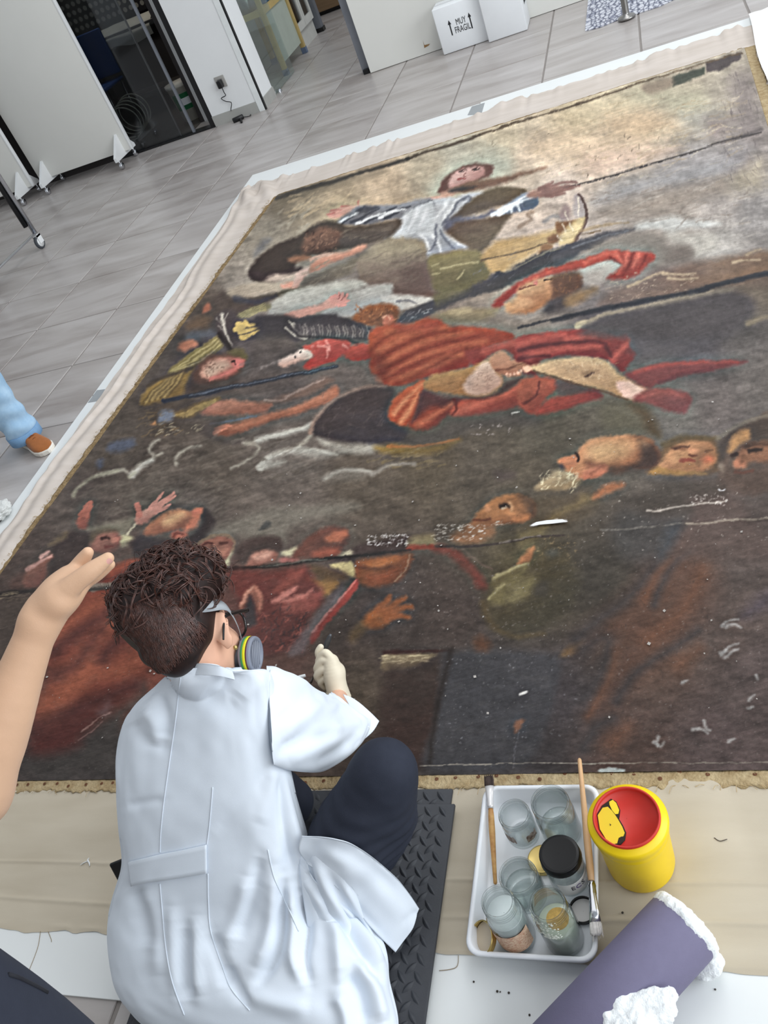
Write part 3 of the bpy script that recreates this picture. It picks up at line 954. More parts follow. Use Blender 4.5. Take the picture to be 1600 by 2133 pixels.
def paint_picture():
    P = Painter()
    # ground colours
    pts = np.array(BASE_PAINT, np.float32)
    gx, gy = np.meshgrid(np.arange(0, 1600, 16), np.arange(0, 1660, 16))
    d2 = (gx[..., None] - pts[:, 0]) ** 2 + (gy[..., None] - pts[:, 1]) ** 2
    wgt = 1.0 / (d2 + 500.0) ** 1.7
    low = (wgt[..., None] * pts[:, 2:]).sum(2) / wgt.sum(2)[..., None] / 255
    xi = np.clip(PXX / PSC / 16, 0, low.shape[1] - 1.01)
    yi = np.clip(PYY / PSC / 16, 0, low.shape[0] - 1.01)
    x0, y0 = xi.astype(int), yi.astype(int)
    fx, fy = (xi - x0)[..., None], (yi - y0)[..., None]
    P.img[:] = (low[y0, x0] * (1 - fx) + low[y0, x0 + 1] * fx) * (1 - fy) + (low[y0 + 1, x0] * (1 - fx) + low[y0 + 1, x0 + 1] * fx) * fy
    P.img *= (1 + 0.10 * P.n2 + 0.05 * P.n1)[..., None]
    rg, po, li, ha = P.region, P.poly, P.line, P.hatch

    # ------------------------------------------------ sky, upper right
    rg(1000, 0, .375)
    for q,c in [([(480,570),(700,520),(900,560),(800,640),(560,640)],(206,190,156)),([(840,500),(1040,470),(1250,520),(1180,600),(900,590)],(176,170,144)),
                 ([(700,640),(960,620),(1080,700),(900,760),(720,740)],(212,182,146)),([(1050,560),(1200,540),(1260,600),(1150,640)],(182,178,152)),
                 ([(1130,640),(1300,600),(1380,680),(1200,720)],(158,156,146)),([(300,760),(620,720),(900,800),(600,900),(300,860)],(210,184,152)),
                 ([(1270,660),(1400,660),(1340,740),(1290,740)],(128,114,112)),([(1380,440),(1520,420),(1560,760),(1460,740)],(136,126,124)),
                 ([(600,860),(900,800),(1100,830),(960,900),(640,960)],(212,182,160)),([(0,800),(130,820),(170,900),(140,980),(0,960)],(184,184,164)),
                 ([(980,900),(1440,800),(1500,880),(1200,980),(1000,1000)],(150,146,146)),([(1360,930),(1480,890),(1470,930),(1400,960)],(108,98,104)),
                 ([(1340,1000),(1560,880),(1560,1040),(1380,1060)],(176,164,140)),([(640,1140),(800,1060),(1100,1000),(1360,980),(1340,1060),(900,1090),(660,1180)],(140,132,126))]:
        po(q,c,26,.75,rough=8)
    po([(1060,430),(1250,370),(1250,410),(1070,480)],(84,88,76),3,1,smooth=False)
    po([(1250,345),(1450,285),(1440,330),(1330,390),(1260,400)],(92,84,82),3,1,smooth=False)
    po([(900,470),(1060,430),(1060,480),(940,520)],(146,130,112),8,.8)
    ha([(300,520),(1450,1000)],(170,150,118),90,120,-18,3,.35,3)
    ha([(300,520),(1450,1000)],(222,206,172),70,100,-18,3,.3,4)
    ha([(20,740),(1000,1000)],(96,84,68),26,26,-28,1.4,.7,5,30)
    ha([(1350,400),(1560,1000)],(94,86,86),46,60,70,1.2,.5,6,20)
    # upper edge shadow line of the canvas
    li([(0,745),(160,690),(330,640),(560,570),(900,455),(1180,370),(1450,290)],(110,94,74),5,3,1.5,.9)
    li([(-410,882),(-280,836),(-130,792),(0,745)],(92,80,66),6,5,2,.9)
    # seam one
    li([(1560,735),(1400,770),(1150,850),(1000,895),(760,965),(560,1020),(300,1085)],(74,70,70),4,3,1.2,.9)
    li([(1560,715),(1450,755),(1300,800)],(92,86,86),9,4,4,.6)

    # ------------------------------------------------ woman rising in the sky, right half
    rg(800, 300, .28125)
    po([(320,330),(420,200),(560,110),(760,80),(930,120),(920,200),(700,300),(400,400)],(180,184,166),20,.75)
    po([(400,350),(430,270),(520,200),(620,150),(740,140),(810,170),(790,230),(720,270),(560,330),(440,370)],(110,80,72),5)
    po([(470,300),(500,240),(560,195),(660,165),(735,165),(745,220),(690,260),(590,300),(500,330)],(208,170,160),4,1,(168,124,116),60)
    li([(560,205),(600,190),(612,196)],(96,70,66),3,2)
    li([(650,190),(690,176),(712,180)],(96,70,66),3,2)
    li([(600,215),(585,235),(605,243)],(140,92,86),3,2)
    li([(545,262),(575,255),(605,258)],(150,80,78),4,2)
    li([(560,206),(592,204)],(70,54,54),3,2)
    li([(662,192),(700,188)],(70,54,54),3,2)
    po([(640,280),(760,255),(900,240),(1080,190),(1200,165),(1170,185),(1000,240),(860,300),(640,350),(470,365),(520,325)],(142,112,92),6,1,(112,86,72),90)
    po([(420,370),(500,330),(560,330),(500,380),(430,420)],(200,160,140),6)
    po([(310,395),(400,375),(430,400),(380,420),(330,415)],(210,168,150),4)
    po([(470,345),(560,318),(690,312),(600,340),(500,360)],(70,66,66),4,.9)
    # white gown
    po([(0,690),(110,560),(190,470),(330,410),(520,390),(660,350),(760,370),(640,430),(560,520),(470,600),(470,680),(560,740),(620,770),(420,800),(300,840),(220,740),(60,700)],(190,192,194),5,1,(146,150,156),70)
    for q in [[(230,470),(180,560),(120,660)],[(330,430),(290,520),(200,630)],[(470,420),(400,520),(330,620)],[(560,410),(470,490),(440,560)],[(240,640),(300,700),(330,800)],[(330,640),(380,700),(420,790)],[(460,640),(500,700),(590,760)]]:
        li(q,(228,230,230),9,4,4,.7)
    for q in [[(360,440),(300,560),(230,660)],[(620,390),(540,440),(430,600)],[(380,600),(380,720),(330,790)],[(420,640),(460,720),(520,770)],[(640,400),(590,460),(500,560)]]:
        li(q,(96,100,112),6,3,3,.75)
    # dark mantle and her arm to the right
    po([(480,560),(600,440),(720,360),(860,315),(1000,320),(1060,350),(1000,400),(900,450),(760,480),(620,530)],(104,90,70),5,1,(92,82,76),90)
    po([(450,620),(540,560),(760,550),(940,500),(880,600),(800,720),(720,800),(640,790),(600,740),(490,690)],(92,76,66),6,1,(108,96,80),60)
    po([(440,610),(480,545),(700,525),(800,480),(830,500),(740,545),(540,575),(470,640)],(92,94,110),6,.9)
    po([(780,530),(880,460),(980,390),(1070,360),(1140,400),(1130,450),(1040,490),(920,510)],(150,162,176),4,1,(96,106,124),60)
    for q in [[(800,525),(900,465),(1060,380)],[(850,520),(960,450),(1090,400)],[(930,470),(940,500)],[(980,450),(1000,490)]]:
        li(q,(226,232,234),8,4,2.5,.85)
    po([(1040,420),(1110,400),(1140,420),(1100,465),(1040,470)],(88,100,116),4,.9)
    po([(1060,370),(1130,330),(1230,300),(1330,320),(1300,370),(1160,390),(1080,400)],(190,150,134),6,1,(150,116,104),90)
    for q in [[(1150,330),(1220,300),(1255,275)],[(1180,345),(1300,290),(1420,282)],[(1180,360),(1320,320),(1440,310)],[(1170,375),(1300,350),(1420,320)],[(1150,385),(1260,378),(1340,365)]]:
        li(q,(140,106,98),10,4,2.5,.9)
    # lower gown, olive
    po([(320,850),(420,810),(600,780),(720,800),(760,860),(800,940),(720,1040),(560,1080),(420,1090),(350,1050)],(136,126,88),6,1,(98,90,64),80)
    po([(560,960),(700,880),(770,930),(720,1020),(600,1050)],(96,92,66),12,.8)
    for q in [[(420,920),(560,890),(700,870)],[(360,960),(420,950)],[(540,1000),(600,930)],[(360,900),(400,880)]]:
        li(q,(172,162,120),4,2,2,.7)
    # knee shape to the left, brown cloak
    po([(0,720),(120,710),(240,720),(300,790),(300,1000),(340,1080),(420,1100),(330,1130),(60,1120),(0,1060)],(120,110,88),6,1,(98,78,70),90)
    po([(0,730),(100,715),(220,720),(270,770),(120,790),(0,800)],(146,138,112),14,.7)
    ha([(20,780),(290,1090)],(88,74,68),30,90,-25,5,.4,9)
    ha([(20,760),(290,1000)],(150,138,116),18,80,-30,4,.35,10)
    # golden clouds and wing with brown feathers
    po([(720,820),(830,720),(1000,690),(1200,640),(1320,600),(1300,700),(1140,790),(1000,870),(880,950),(800,950),(750,880)],(190,156,104),8,1,(176,150,108),20)
    po([(880,950),(1000,860),(1160,800),(1220,770),(1120,850),(960,920)],(204,180,134),8,.8)
    li([(720,860),(900,820),(1100,765),(1300,700),(1460,670),(1600,640)],(110,92,70),4,2,1.2,.8)
    for q,c in [([(1000,610),(1080,560),(1060,520),(1100,500)],(132,110,92)),([(1180,570),(1260,530),(1320,545)],(120,120,122))]:
        li(q,c,8,5,4,.6)
    po([(1260,600),(1300,570),(1420,565),(1380,610),(1320,650),(1280,650)],(136,100,70),4)
    po([(1205,690),(1245,668),(1290,675),(1280,720),(1230,730)],(132,98,72),4)
    po([(1160,760),(1200,735),(1240,745),(1220,785),(1170,795)],(136,104,76),4)
    po([(1130,800),(1160,785),(1185,800),(1160,820)],(140,110,80),4)
    po([(1310,470),(1340,440),(1370,470),(1380,530),(1340,560),(1300,540)],(150,130,126),6,.9)
    po([(1395,430),(1410,380),(1450,375),(1490,440),(1500,520),(1460,540),(1400,520)],(156,144,142),5,.95,(176,166,160),90)
    li([(1440,375),(1490,450),(1500,530),(1450,650),(1370,750)],(96,76,70),5,9,2,.95)
    po([(1400,570),(1490,540),(1440,660),(1370,740),(1290,740),(1320,660)],(206,184,132),5,.8)
    for q in [[(1320,590),(1340,650)],[(1280,680),(1310,710)],[(1370,580),(1390,640)],[(1340,500),(1360,560)],[(1430,400),(1440,530)]]:
        li(q,(226,214,190),4,2,2,.6)
    # dark long wing across
    po([(640,1050),(760,1000),(850,935),(880,950),(1000,880),(1170,800),(1360,750),(1480,710),(1600,680),(1600,740),(1420,800),(1300,880),(1180,930),(1000,1010),(800,1090),(560,1160),(380,1240),(240,1300),(110,1310),(160,1230),(330,1160),(520,1110)],(62,62,68),5,1,(74,72,72),80,rough=3)
    ha([(700,780),(1550,1050)],(110,112,118),26,90,-28,2.5,.35,12)
    li([(900,950),(1200,800),(1340,760)],(150,142,118),3,2,1.5,.6)
    po([(420,1060),(640,1050),(560,1110),(360,1180)],(98,94,66),12,.8)
    # red sash and the face below
    po([(790,1200),(880,1110),(980,1030),(1120,960),(1300,890),(1480,850),(1600,820),(1600,870),(1420,910),(1240,960),(1060,1040),(960,1110),(860,1210)],(164,66,56),5,1,(140,60,54),90)
    li([(1000,1040),(1180,960),(1450,880),(1600,850)],(204,112,92),6,4,4,.6)
    po([(900,1190),(980,1130),(1000,1060),(1120,1000),(1280,980),(1350,1030),(1300,1120),(1180,1200),(1060,1250),(940,1250)],(206,158,116),6,1,(164,112,76),60)
    po([(1270,990),(1380,950),(1470,970),(1470,1050),(1380,1120),(1330,1220),(1180,1250),(1240,1140),(1310,1060)],(80,60,54),10,.95,(62,58,62),90)
    po([(1340,1120),(1460,1090),(1480,1150),(1360,1180)],(128,96,66),12,.7)
    li([(1190,1005),(1250,995)],(84,58,48),5,3)
    po([(1100,1020),(1130,1005),(1140,1030),(1115,1045)],(196,120,104),3)
    li([(1000,1070),(1060,1050),(1110,1040)],(134,76,62),4,3)
    li([(980,1120),(1100,1130),(1180,1140)],(168,116,82),6,3,4,.6)
    po([(910,1190),(1000,1150),(1080,1170),(1000,1230),(930,1240)],(216,170,124),14,.6)
    po([(360,1270),(500,1220),(640,1215),(760,1220),(850,1220),(700,1316),(340,1316)],(150,134,102),8,.9,(116,106,84),90)
    po([(480,1240),(600,1215),(640,1235),(540,1270)],(178,162,126),10,.7)

    # ------------------------------------------------ upper left: winged figure, arms, cloak
    rg(450, 330, .28125)
    po([(460,300),(640,230),(900,160),(1200,90),(1210,110),(900,200),(560,330),(430,380)],(120,110,92),14,.8)
    li([(450,295),(620,235),(860,170),(1040,110),(1300,35),(1420,0)],(72,68,62),9,7,3,.85)  # painted shadow along the upper edge of the canvas
    ha([(560,260),(1100,420)],(214,190,152),26,160,-28,6,.35,21)
    ha([(380,380),(700,560)],(172,164,146),18,120,-30,6,.4,22)
    po([(280,720),(300,650),(340,600),(400,590),(360,660),(300,715)],(112,112,114),10,.8)
    po([(830,420),(850,390),(960,350),(1060,345),(1070,380),(960,420),(880,440)],(216,158,142),5,1,(206,176,156),0)
    for q in [[(830,410),(880,400)],[(850,385),(930,375)],[(930,350),(985,345)],[(1055,310),(1060,350)]]:
        li(q,(186,120,108),4,2,1.5,.8)
    po([(900,480),(930,430),(1020,370),(1100,345),(1310,340),(1500,300),(1600,290),(1600,400),(1440,440),(1280,450),(1120,490),(990,490)],(150,152,156),5,1,(112,112,118),90)
    for q in [[(930,470),(1010,420),(1100,350)],[(1000,470),(1100,420),(1200,370)],[(1100,470),(1220,410),(1330,360)],[(1250,440),(1380,370),(1440,350)],[(1400,420),(1500,340),(1600,310)]]:
        li(q,(70,72,80),7,3,2,.85)
    for q in [[(905,480),(960,440),(1050,400)],[(1040,480),(1150,430),(1250,400)],[(1200,440),(1300,390),(1400,375)],[(1440,400),(1540,340),(1600,320)]]:
        li(q,(218,220,220),6,3,2,.85)
    po([(1050,380),(1110,345),(1200,355),(1140,400),(1060,410)],(74,74,80),6,.9)
    po([(1300,580),(1360,460),(1420,380),(1600,320),(1600,560),(1480,560)],(192,196,198),6)
    for q in [[(1400,440),(1340,540)],[(1490,380),(1420,520)],[(1560,380),(1500,500)]]:
        li(q,(224,226,228),10,4,4,.7)
    # great dark wing
    po([(240,850),(250,810),(320,720),(480,620),(620,560),(740,480),(840,455),(930,480),(1000,500),(1200,480),(1360,450),(1370,480),(1300,570),(1220,600),(1100,640),(900,680),(700,720),(600,770),(560,850),(480,900),(380,930),(280,910)],(80,70,62),5,1,(64,54,50),100)
    po([(640,640),(680,560),(780,510),(880,520),(940,560),(900,640),(820,690),(720,700),(640,690)],(122,90,74),8,1,(96,72,62),70)
    ha([(650,520),(900,690)],(156,118,96),40,26,20,3,.55,25,60)
    ha([(650,520),(900,690)],(70,52,46),40,26,20,3,.55,26,60)
    po([(940,560),(1200,500),(1360,460),(1290,570),(1180,600),(950,650)],(98,86,76),8,.9,(80,72,68),90)
    ha([(950,500),(1330,600)],(120,108,94),14,120,-18,4,.4,27)
    po([(240,870),(260,830),(420,840),(620,800),(600,860),(440,910),(320,910)],(66,54,54),6,.9)
    po([(360,900),(430,860),(600,850),(590,880),(480,910),(380,920)],(200,180,162),6,.9)
    po([(530,740),(620,710),(700,730),(640,760),(560,770)],(150,108,84),6,.9)
    # forearm and hands
    po([(690,800),(760,740),(860,700),(960,690),(1060,640),(1120,640),(1060,690),(960,730),(860,770),(760,820),(700,840)],(202,150,126),5,1,(178,126,106),70)
    for q in [[(720,740),(800,705),(860,700)],[(760,730),(860,705)],[(700,750),(760,720)]]:
        li(q,(198,160,140),6,3,2,.9)
    po([(550,930),(590,860),(640,815),(680,810),(680,840),(640,890),(600,950),(550,970)],(212,184,170),4,1,(186,150,136),60)
    po([(60,1050),(100,960),(260,920),(480,920),(560,910),(540,960),(340,1000),(160,1060)],(178,164,144),6,1,(160,146,130),90)
    po([(480,930),(560,910),(560,950),(490,955)],(206,150,130),5,.9)
    po([(420,1000),(560,960),(800,920),(860,910),(700,960),(480,1020),(160,1100),(100,1080),(300,1020)],(86,80,66),5,.9)
    po([(640,900),(780,830),(960,760),(1100,700),(1180,640),(1140,720),(1050,770),(1000,840),(920,880),(760,930),(640,940)],(104,98,90),6,1,(122,112,96),20)
    ha([(660,760),(1060,920)],(140,132,116),18,120,-22,5,.4,28)
    po([(1050,750),(1110,680),(1200,620),(1340,590),(1500,600),(1540,640),(1560,720),(1540,800),(1560,860),(1580,960),(1480,1010),(1310,1000),(1300,940),(1110,920),(1060,860)],(150,138,118),6,1,(100,82,76),80)
    po([(1200,650),(1340,605),(1480,610),(1530,680),(1380,700),(1220,720)],(166,154,126),22,.8)
    po([(1380,820),(1560,800),(1580,960),(1400,990)],(96,78,72),14,.8)
    ha([(1080,700),(1530,960)],(112,98,88),30,120,-24,6,.4,29)
    # white sleeves
    po([(380,1120),(430,1050),(560,980),(760,930),(1000,900),(1110,930),(1000,980),(900,1000),(830,1040),(700,1100),(520,1150),(400,1160)],(186,184,172),6,1,(160,160,154),80)
    po([(500,1040),(640,990),(780,970),(700,1040),(560,1090)],(208,208,198),14,.7)
    po([(990,990),(1120,950),(1280,930),(1310,960),(1300,1010),(1180,1090),(1020,1150),(900,1180),(800,1170),(780,1140),(860,1090),(960,1060)],(172,170,162),6,1,(146,146,144),80)
    po([(1220,1030),(1300,1010),(1440,1010),(1600,1030),(1480,1090),(1340,1120),(1250,1080)],(184,180,172),6,.95)
    li([(1340,1060),(1420,1050),(1480,1070)],(112,110,114),5,3,2,.8)
    # small arm with open hand
    po([(500,1150),(640,1110),(760,1080),(840,1040),(880,1040),(900,1080),(820,1110),(700,1160),(600,1190)],(204,160,146),4,1,(176,130,118),80)
    po([(840,1040),(870,1010),(960,1020),(970,1060),(900,1090),(860,1090)],(204,150,138),4)
    for q in [[(860,1030),(880,1005)],[(890,1030),(915,990)],[(915,1035),(940,992)],[(935,1045),(975,1000)],[(930,1065),(985,1050)],[(910,1085),(960,1080)]]:
        li(q,(206,148,138),8,4,1.5,.95)
    for q in [[(900,1040),(915,1000)],[(925,1045),(955,1005)]]:
        li(q,(150,96,92),2,2,1,.7)
    # curly head with auburn hair
    po([(1000,1190),(1040,1140),(1120,1090),(1240,1070),(1330,1090),(1350,1150),(1330,1220),(1240,1250),(1100,1230),(1010,1210)],(140,88,58),6,1,(108,72,56),60)
    ha([(1020,1080),(1340,1230)],(176,120,80),34,26,10,3,.6,31,60)
    ha([(1020,1080),(1340,1230)],(92,60,48),30,26,10,3,.55,32,60)
    po([(1230,1190),(1270,1150),(1310,1170),(1300,1220),(1250,1240)],(170,100,78),5)
    li([(1240,1180),(1265,1160),(1280,1185)],(206,150,120),5,3,2,.8)
    # dark wing remnants
    po([(1340,1210),(1380,1150),(1480,1110),(1600,1050),(1600,1140),(1480,1190),(1380,1225)],(70,70,76),5)
    ha([(1370,1110),(1590,1200)],(140,140,142),14,40,-30,2,.6,33)
    po([(580,1200),(640,1180),(760,1160),(880,1170),(960,1180),(1140,1250),(1150,1280),(900,1290),(620,1260)],(62,58,62),6,1)
    po([(0,1060),(60,1000),(120,1050),(200,1060),(380,1010),(360,1060),(240,1110),(140,1170),(200,1200),(420,1160),(620,1190),(640,1316),(0,1316)],(72,68,68),8,.9)

    # ------------------------------------------------ middle left
    rg(200, 600, .3125)
    po([(700,200),(740,100),(840,20),(900,60),(1100,60),(1200,40),(1130,100),(960,190),(860,160),(760,220)],(84,72,66),8,.9)
    li([(930,70),(1060,90),(1200,50)],(66,70,84),14,6,5,.6)
    po([(705,165),(720,115),(750,105),(760,140),(730,165)],(166,104,82),5)
    po([(600,240),(700,180),(760,200),(720,260),(620,280)],(104,84,68),10,.9)
    po([(590,330),(640,290),(760,280),(820,310),(700,340),(620,370)],(92,96,104),10,.8)
    po([(540,390),(580,355),(650,345),(670,380),(600,415),(560,415)],(150,98,78),6,1,(184,124,98),0)
    # palm leaf bundle
    po([(480,560),(560,480),(680,400),(800,320),(830,315),(840,390),(760,430),(640,500),(540,560)],(158,142,92),4,1,(130,116,72),80)
    for k in range(7):
        li([(490 + 8 * k,556),(640 + 12 * k,440 + 8 * k),(806 + 5 * k,322 + 10 * k)],(176,162,114) if k % 2 else (116,104,64),4,3,2,.6)
    po([(290,770),(330,680),(400,620),(520,570),(620,560),(650,530),(600,640),(580,700),(500,730),(380,770)],(138,112,64),6,1,(120,96,58),60)
    for k in range(9):
        li([(310 + 20 * k,765 - 6 * k),(380 + 20 * k,680 - 5 * k),(480 + 16 * k,600 - 8 * k)],(170,146,92) if k % 2 else (90,74,50),6,4,2.6,.6)
    li([(340,650),(420,600),(620,540),(660,510)],(78,66,52),7,5,3,.7)
    po([(930,190),(1040,120),(1140,100),(1160,130),(1040,180),(950,200)],(120,116,86),5,.8)
    for k in range(5):
        li([(930 + 20 * k,190),(1040 + 10 * k,130 + 8 * k),(1130,95 + 12 * k)],(160,150,108),2.5,2,1.2,.7)
    # dark wing piece with white line and yellow flame
    po([(790,230),(830,160),(900,140),(960,220),(950,330),(900,400),(870,400),(820,320)],(84,74,74),8,1,(70,62,62),60)
    li([(835,180),(850,250),(880,330),(900,400)],(204,196,182),6,3,3,.85)
    for q in [[(800,200),(840,240)],[(870,170),(850,240)],[(810,250),(850,280)]]:
        li(q,(176,168,158),3,2,2,.6)
    po([(810,310),(840,300),(910,400),(880,410)],(56,48,46),3)
    for q in [[(930,270),(1000,250),(1060,240)],[(960,290),(1040,270),(1090,260)],[(970,330),(1040,300),(1090,280)],[(985,230),(1020,250)],[(940,240),(1000,230)]]:
        li(q,(200,172,104),11,3,2,.9)
    po([(1060,200),(1160,180),(1280,180),(1360,210),(1400,240),(1600,170),(1600,340),(1420,330),(1330,350),(1250,300),(1100,300)],(66,62,66),8,.95)
    for q in [[(1280,220),(1340,280),(1400,330)],[(1310,230),(1360,280),(1410,325)],[(1260,260),(1320,310),(1390,335)],[(1350,240),(1380,290),(1410,320)]]:
        li(q,(190,184,170),3,5,2,.75)
    # old head with the reddish turban
    po([(640,590),(680,510),(760,450),(880,430),(960,440),(990,480),(980,540),(880,610),(760,640),(660,640)],(112,80,66),7,1,(84,62,56),70)
    po([(690,560),(730,500),(820,460),(920,460),(975,470),(985,510),(950,530),(900,580),(800,610),(720,600)],(182,134,114),6,1,(160,84,76),30)
    po([(720,560),(760,500),(850,480),(890,510),(820,560),(760,590)],(196,164,142),10,.8)
    ha([(720,490),(880,590)],(120,88,74),26,24,-30,2.5,.7,41,40)
    po([(900,500),(930,470),(980,480),(975,520),(930,530)],(196,112,104),5,.9)
    li([(760,600),(880,560),(980,500)],(190,110,100),7,4,3,.8)
    li([(900,490),(925,485),(930,505)],(70,46,44),4,3)
    po([(590,680),(640,600),(700,640),(860,640),(900,600),(960,600),(880,680),(640,700)],(66,56,54),10,.8)
    po([(880,430),(950,400),(1000,430),(990,470)],(104,92,60),6,.8)
    ha([(1000,420),(1380,620)],(98,90,88),20,200,-16,6,.4,43)
    # spear
    li([(450,752),(700,700),(1000,640),(1300,580),(1600,520)],(52,54,62),10,8,2.5,.95)
    li([(620,712),(900,655),(1200,598),(1600,516)],(112,118,130),2.5,2,1.5,.6)
    # pale arm with red sleeve
    po([(1215,510),(1230,470),(1320,430),(1430,395),(1450,440),(1440,470),(1340,490),(1260,525)],(206,186,174),4,1,(180,146,132),80)
    po([(1320,455),(1330,445),(1340,455),(1328,465)],(64,58,58),1.5)
    li([(1360,430),(1372,425)],(64,58,58),3,2)
    li([(1100,530),(1170,500),(1230,480)],(140,130,126),4,3,3,.6)
    po([(1380,400),(1420,370),(1520,340),(1600,345),(1600,470),(1500,500),(1420,535),(1380,520),(1430,490),(1450,440)],(186,88,78),4,1,(160,66,58),70)
    for q in [[(1440,390),(1470,440),(1460,500)],[(1480,370),(1500,430),(1480,480)],[(1540,360),(1560,420)]]:
        li(q,(220,150,140),6,3,3,.75)
    # big forearms reaching left
    po([(700,820),(780,760),(860,740),(960,750),(1080,760),(1170,770),(1130,820),(1040,840),(860,845),(740,840)],(176,122,100),6,1,(140,92,76),80)
    po([(500,840),(640,780),(800,725),(820,740),(740,790),(640,850),(540,860)],(122,100,64),6,.9)
    for k in range(5):
        li([(520 + 20 * k,850),(640 + 20 * k,800),(790,735 + 6 * k)],(166,142,92),3,2,1.5,.6)
    po([(780,960),(820,920),(960,890),(1080,850),(1240,810),(1400,760),(1500,700),(1600,650),(1600,740),(1480,790),(1300,850),(1140,890),(960,960),(860,985),(800,975)],(168,108,84),6,1,(126,78,62),85)
    po([(900,920),(1100,860),(1300,800),(1500,720),(1560,700),(1380,790),(1180,850),(960,930)],(186,126,98),12,.7)
    for q in [[(800,935),(850,915),(900,915)],[(790,965),(840,945)],[(810,950),(870,930)]]:
        li(q,(190,122,98),8,4,2,.9)
    li([(760,905),(900,880),(1060,850)],(104,108,120),5,3,2,.7)
    po([(720,900),(800,860),(860,880),(800,980),(900,1010),(1020,1010),(900,1040),(760,1010),(700,950)],(72,64,62),10,.75)
    po([(1100,760),(1300,700),(1500,600),(1580,600),(1560,640),(1400,720),(1180,760)],(122,96,84),8,.8)
    li([(1130,745),(1240,740),(1330,690),(1520,600)],(168,148,138),5,3,3,.6)
    # little blue patches, ochre flecks at the left edge
    po([(410,890),(430,820),(500,810),(520,850),(480,890)],(112,120,136),7,.9)
    po([(70,1080),(100,1030),(240,1000),(250,1050),(160,1090)],(82,88,104),8,.9)
    po([(0,1180),(30,1140),(50,1150),(30,1200)],(84,92,112),8,.8)
    po([(360,910),(385,880),(395,910)],(170,122,84),4)
    ha([(300,800),(560,980)],(120,100,74),30,60,-22,4,.45,47)
    ha([(420,900),(700,970)],(180,168,140),18,50,-20,3,.5,48)
    # cloud edges
    for q in [[(380,1110),(355,1080),(370,1040),(420,1010)],[(0,1250),(120,1220),(180,1210),(230,1230),(280,1180),(380,1130),(440,1100)],[(540,1170),(530,1130),(600,1070),(700,1050)],
              [(980,1030),(1060,1040),(1080,1080),(1000,1150),(900,1200)],[(1080,1200),(1140,1130),(1260,1080),(1400,1070),(1520,1090),(1600,1110)],[(1000,1030),(1200,980),(1400,920)],[(1340,1060),(1460,960)]]:
        li(q,(160,154,140),7,5,4,.8)
    for q in [[(1090,1195),(1160,1130),(1280,1085),(1420,1075),(1560,1100)],[(1080,1010),(1220,975),(1380,935),(1440,900)],[(240,1245),(300,1180),(380,1140)]]:
        li(q,(186,184,174),14,6,6,.8)
    ha([(300,1000),(1500,1270)],(122,112,102),40,160,-18,8,.3,49)
    ha([(100,1000),(1500,1270)],(80,72,64),40,160,-18,8,.3,50)
    po([(1450,960),(1480,880),(1560,790),(1600,760),(1600,1000),(1480,1000)],(74,62,60),8,.9)
    li([(1430,960),(1470,890),(1540,790),(1600,740)],(180,144,124),8,4,5,.7)

    # ------------------------------------------------ centre: angel in red
    rg(620, 600, .3125)
    po([(100,930),(130,860),(220,760),(330,700),(480,650),(600,640),(640,700),(600,800),(620,880),(740,960),(640,1040),(400,1040),(240,1010),(120,980)],(68,58,58),8,.98,(58,54,60),70)
    li([(90,950),(110,880),(190,780),(320,700),(460,655),(590,655)],(150,126,112),8,3,5,.7)
    ha([(160,700),(600,1010)],(92,82,80),30,60,-30,3,.35,61,30)
    po([(130,1000),(300,1040),(500,1040),(560,1060),(480,1100),(340,1100),(200,1060)],(176,172,160),9,.75)
    po([(520,1050),(640,1040),(860,1050),(1080,1000),(1020,1050),(900,1100),(700,1110),(540,1090)],(140,112,56),10,.9,(112,92,56),60)
    li([(600,1050),(760,1055),(940,1030),(1070,1000)],(170,104,56),6,3,3,.7)
    ha([(500,1080),(1000,1200)],(128,112,80),24,120,-14,5,.4,62)
    po([(0,1070),(100,1070),(220,1080),(320,1090),(180,1130),(0,1110)],(160,158,148),10,.7)
    li([(180,1270),(280,1220),(420,1215),(480,1220)],(168,166,154),7,4,4,.7)
    # wing feathers left of the robe
    po([(0,210),(160,180),(320,200),(420,240),(490,270),(480,330),(380,350),(200,330),(0,300)],(66,62,66),6,.95)
    r = np.random.RandomState(3)
    for k in range(26):
        x = 20 + k * 18
        li([(x,320 + 8 * r.rand()),(x + 4,290),(x - 14 + 8 * r.rand(),240 + 20 * r.rand())],(176,168,158) if k % 3 else (110,104,104),4,2,2.4,.5)
    li([(0,318),(160,322),(300,345),(400,370)],(60,56,58),6,5,2.5,.8)
    po([(300,440),(330,390),(470,370),(500,420),(470,470),(380,485)],(176,78,66),4,1,(140,56,50),80)
    po([(40,520),(110,440),(95,390),(190,345),(300,345),(350,375),(320,430),(220,480),(110,530)],(182,84,76),4,1,(150,58,54),80)
    for q in [[(130,390),(200,400),(190,460)],[(190,355),(215,420)],[(300,380),(330,400)]]:
        li(q,(222,146,134),6,3,3,.7)
    # robe body
    po([(480,470),(470,330),(520,260),(640,240),(740,240),(840,200),(940,210),(1010,250),(1200,260),(1400,290),(1440,340),(1300,380),(1180,440),(1130,520),(1000,560),(840,600),(700,640),(580,640),(560,590),(490,560)],(162,78,54),5,1,(128,52,42),75)
    for k, q in enumerate([[(520,540),(700,420),(900,340),(1150,290)], [(560,600),(760,480),(1000,400),(1250,350)], [(620,620),(800,540),(960,460),(1100,430)], [(540,420),(680,340),(820,280),(1000,260)], [(700,610),(860,550),(1000,480),(1090,440)], [(600,300),(760,260),(900,230)]]):
        li(q,(196,116,78),16,7,10,.45)
    for q in [[(500,500),(660,400),(860,310),(1050,280)],[(540,570),(740,450),(960,370),(1200,320)],[(590,610),(780,500),(980,430)],[(660,630),(830,560),(1020,450),(1130,400)],[(480,430),(560,340),(700,280)]]:
        li(q,(106,42,34),10,4,7,.55)
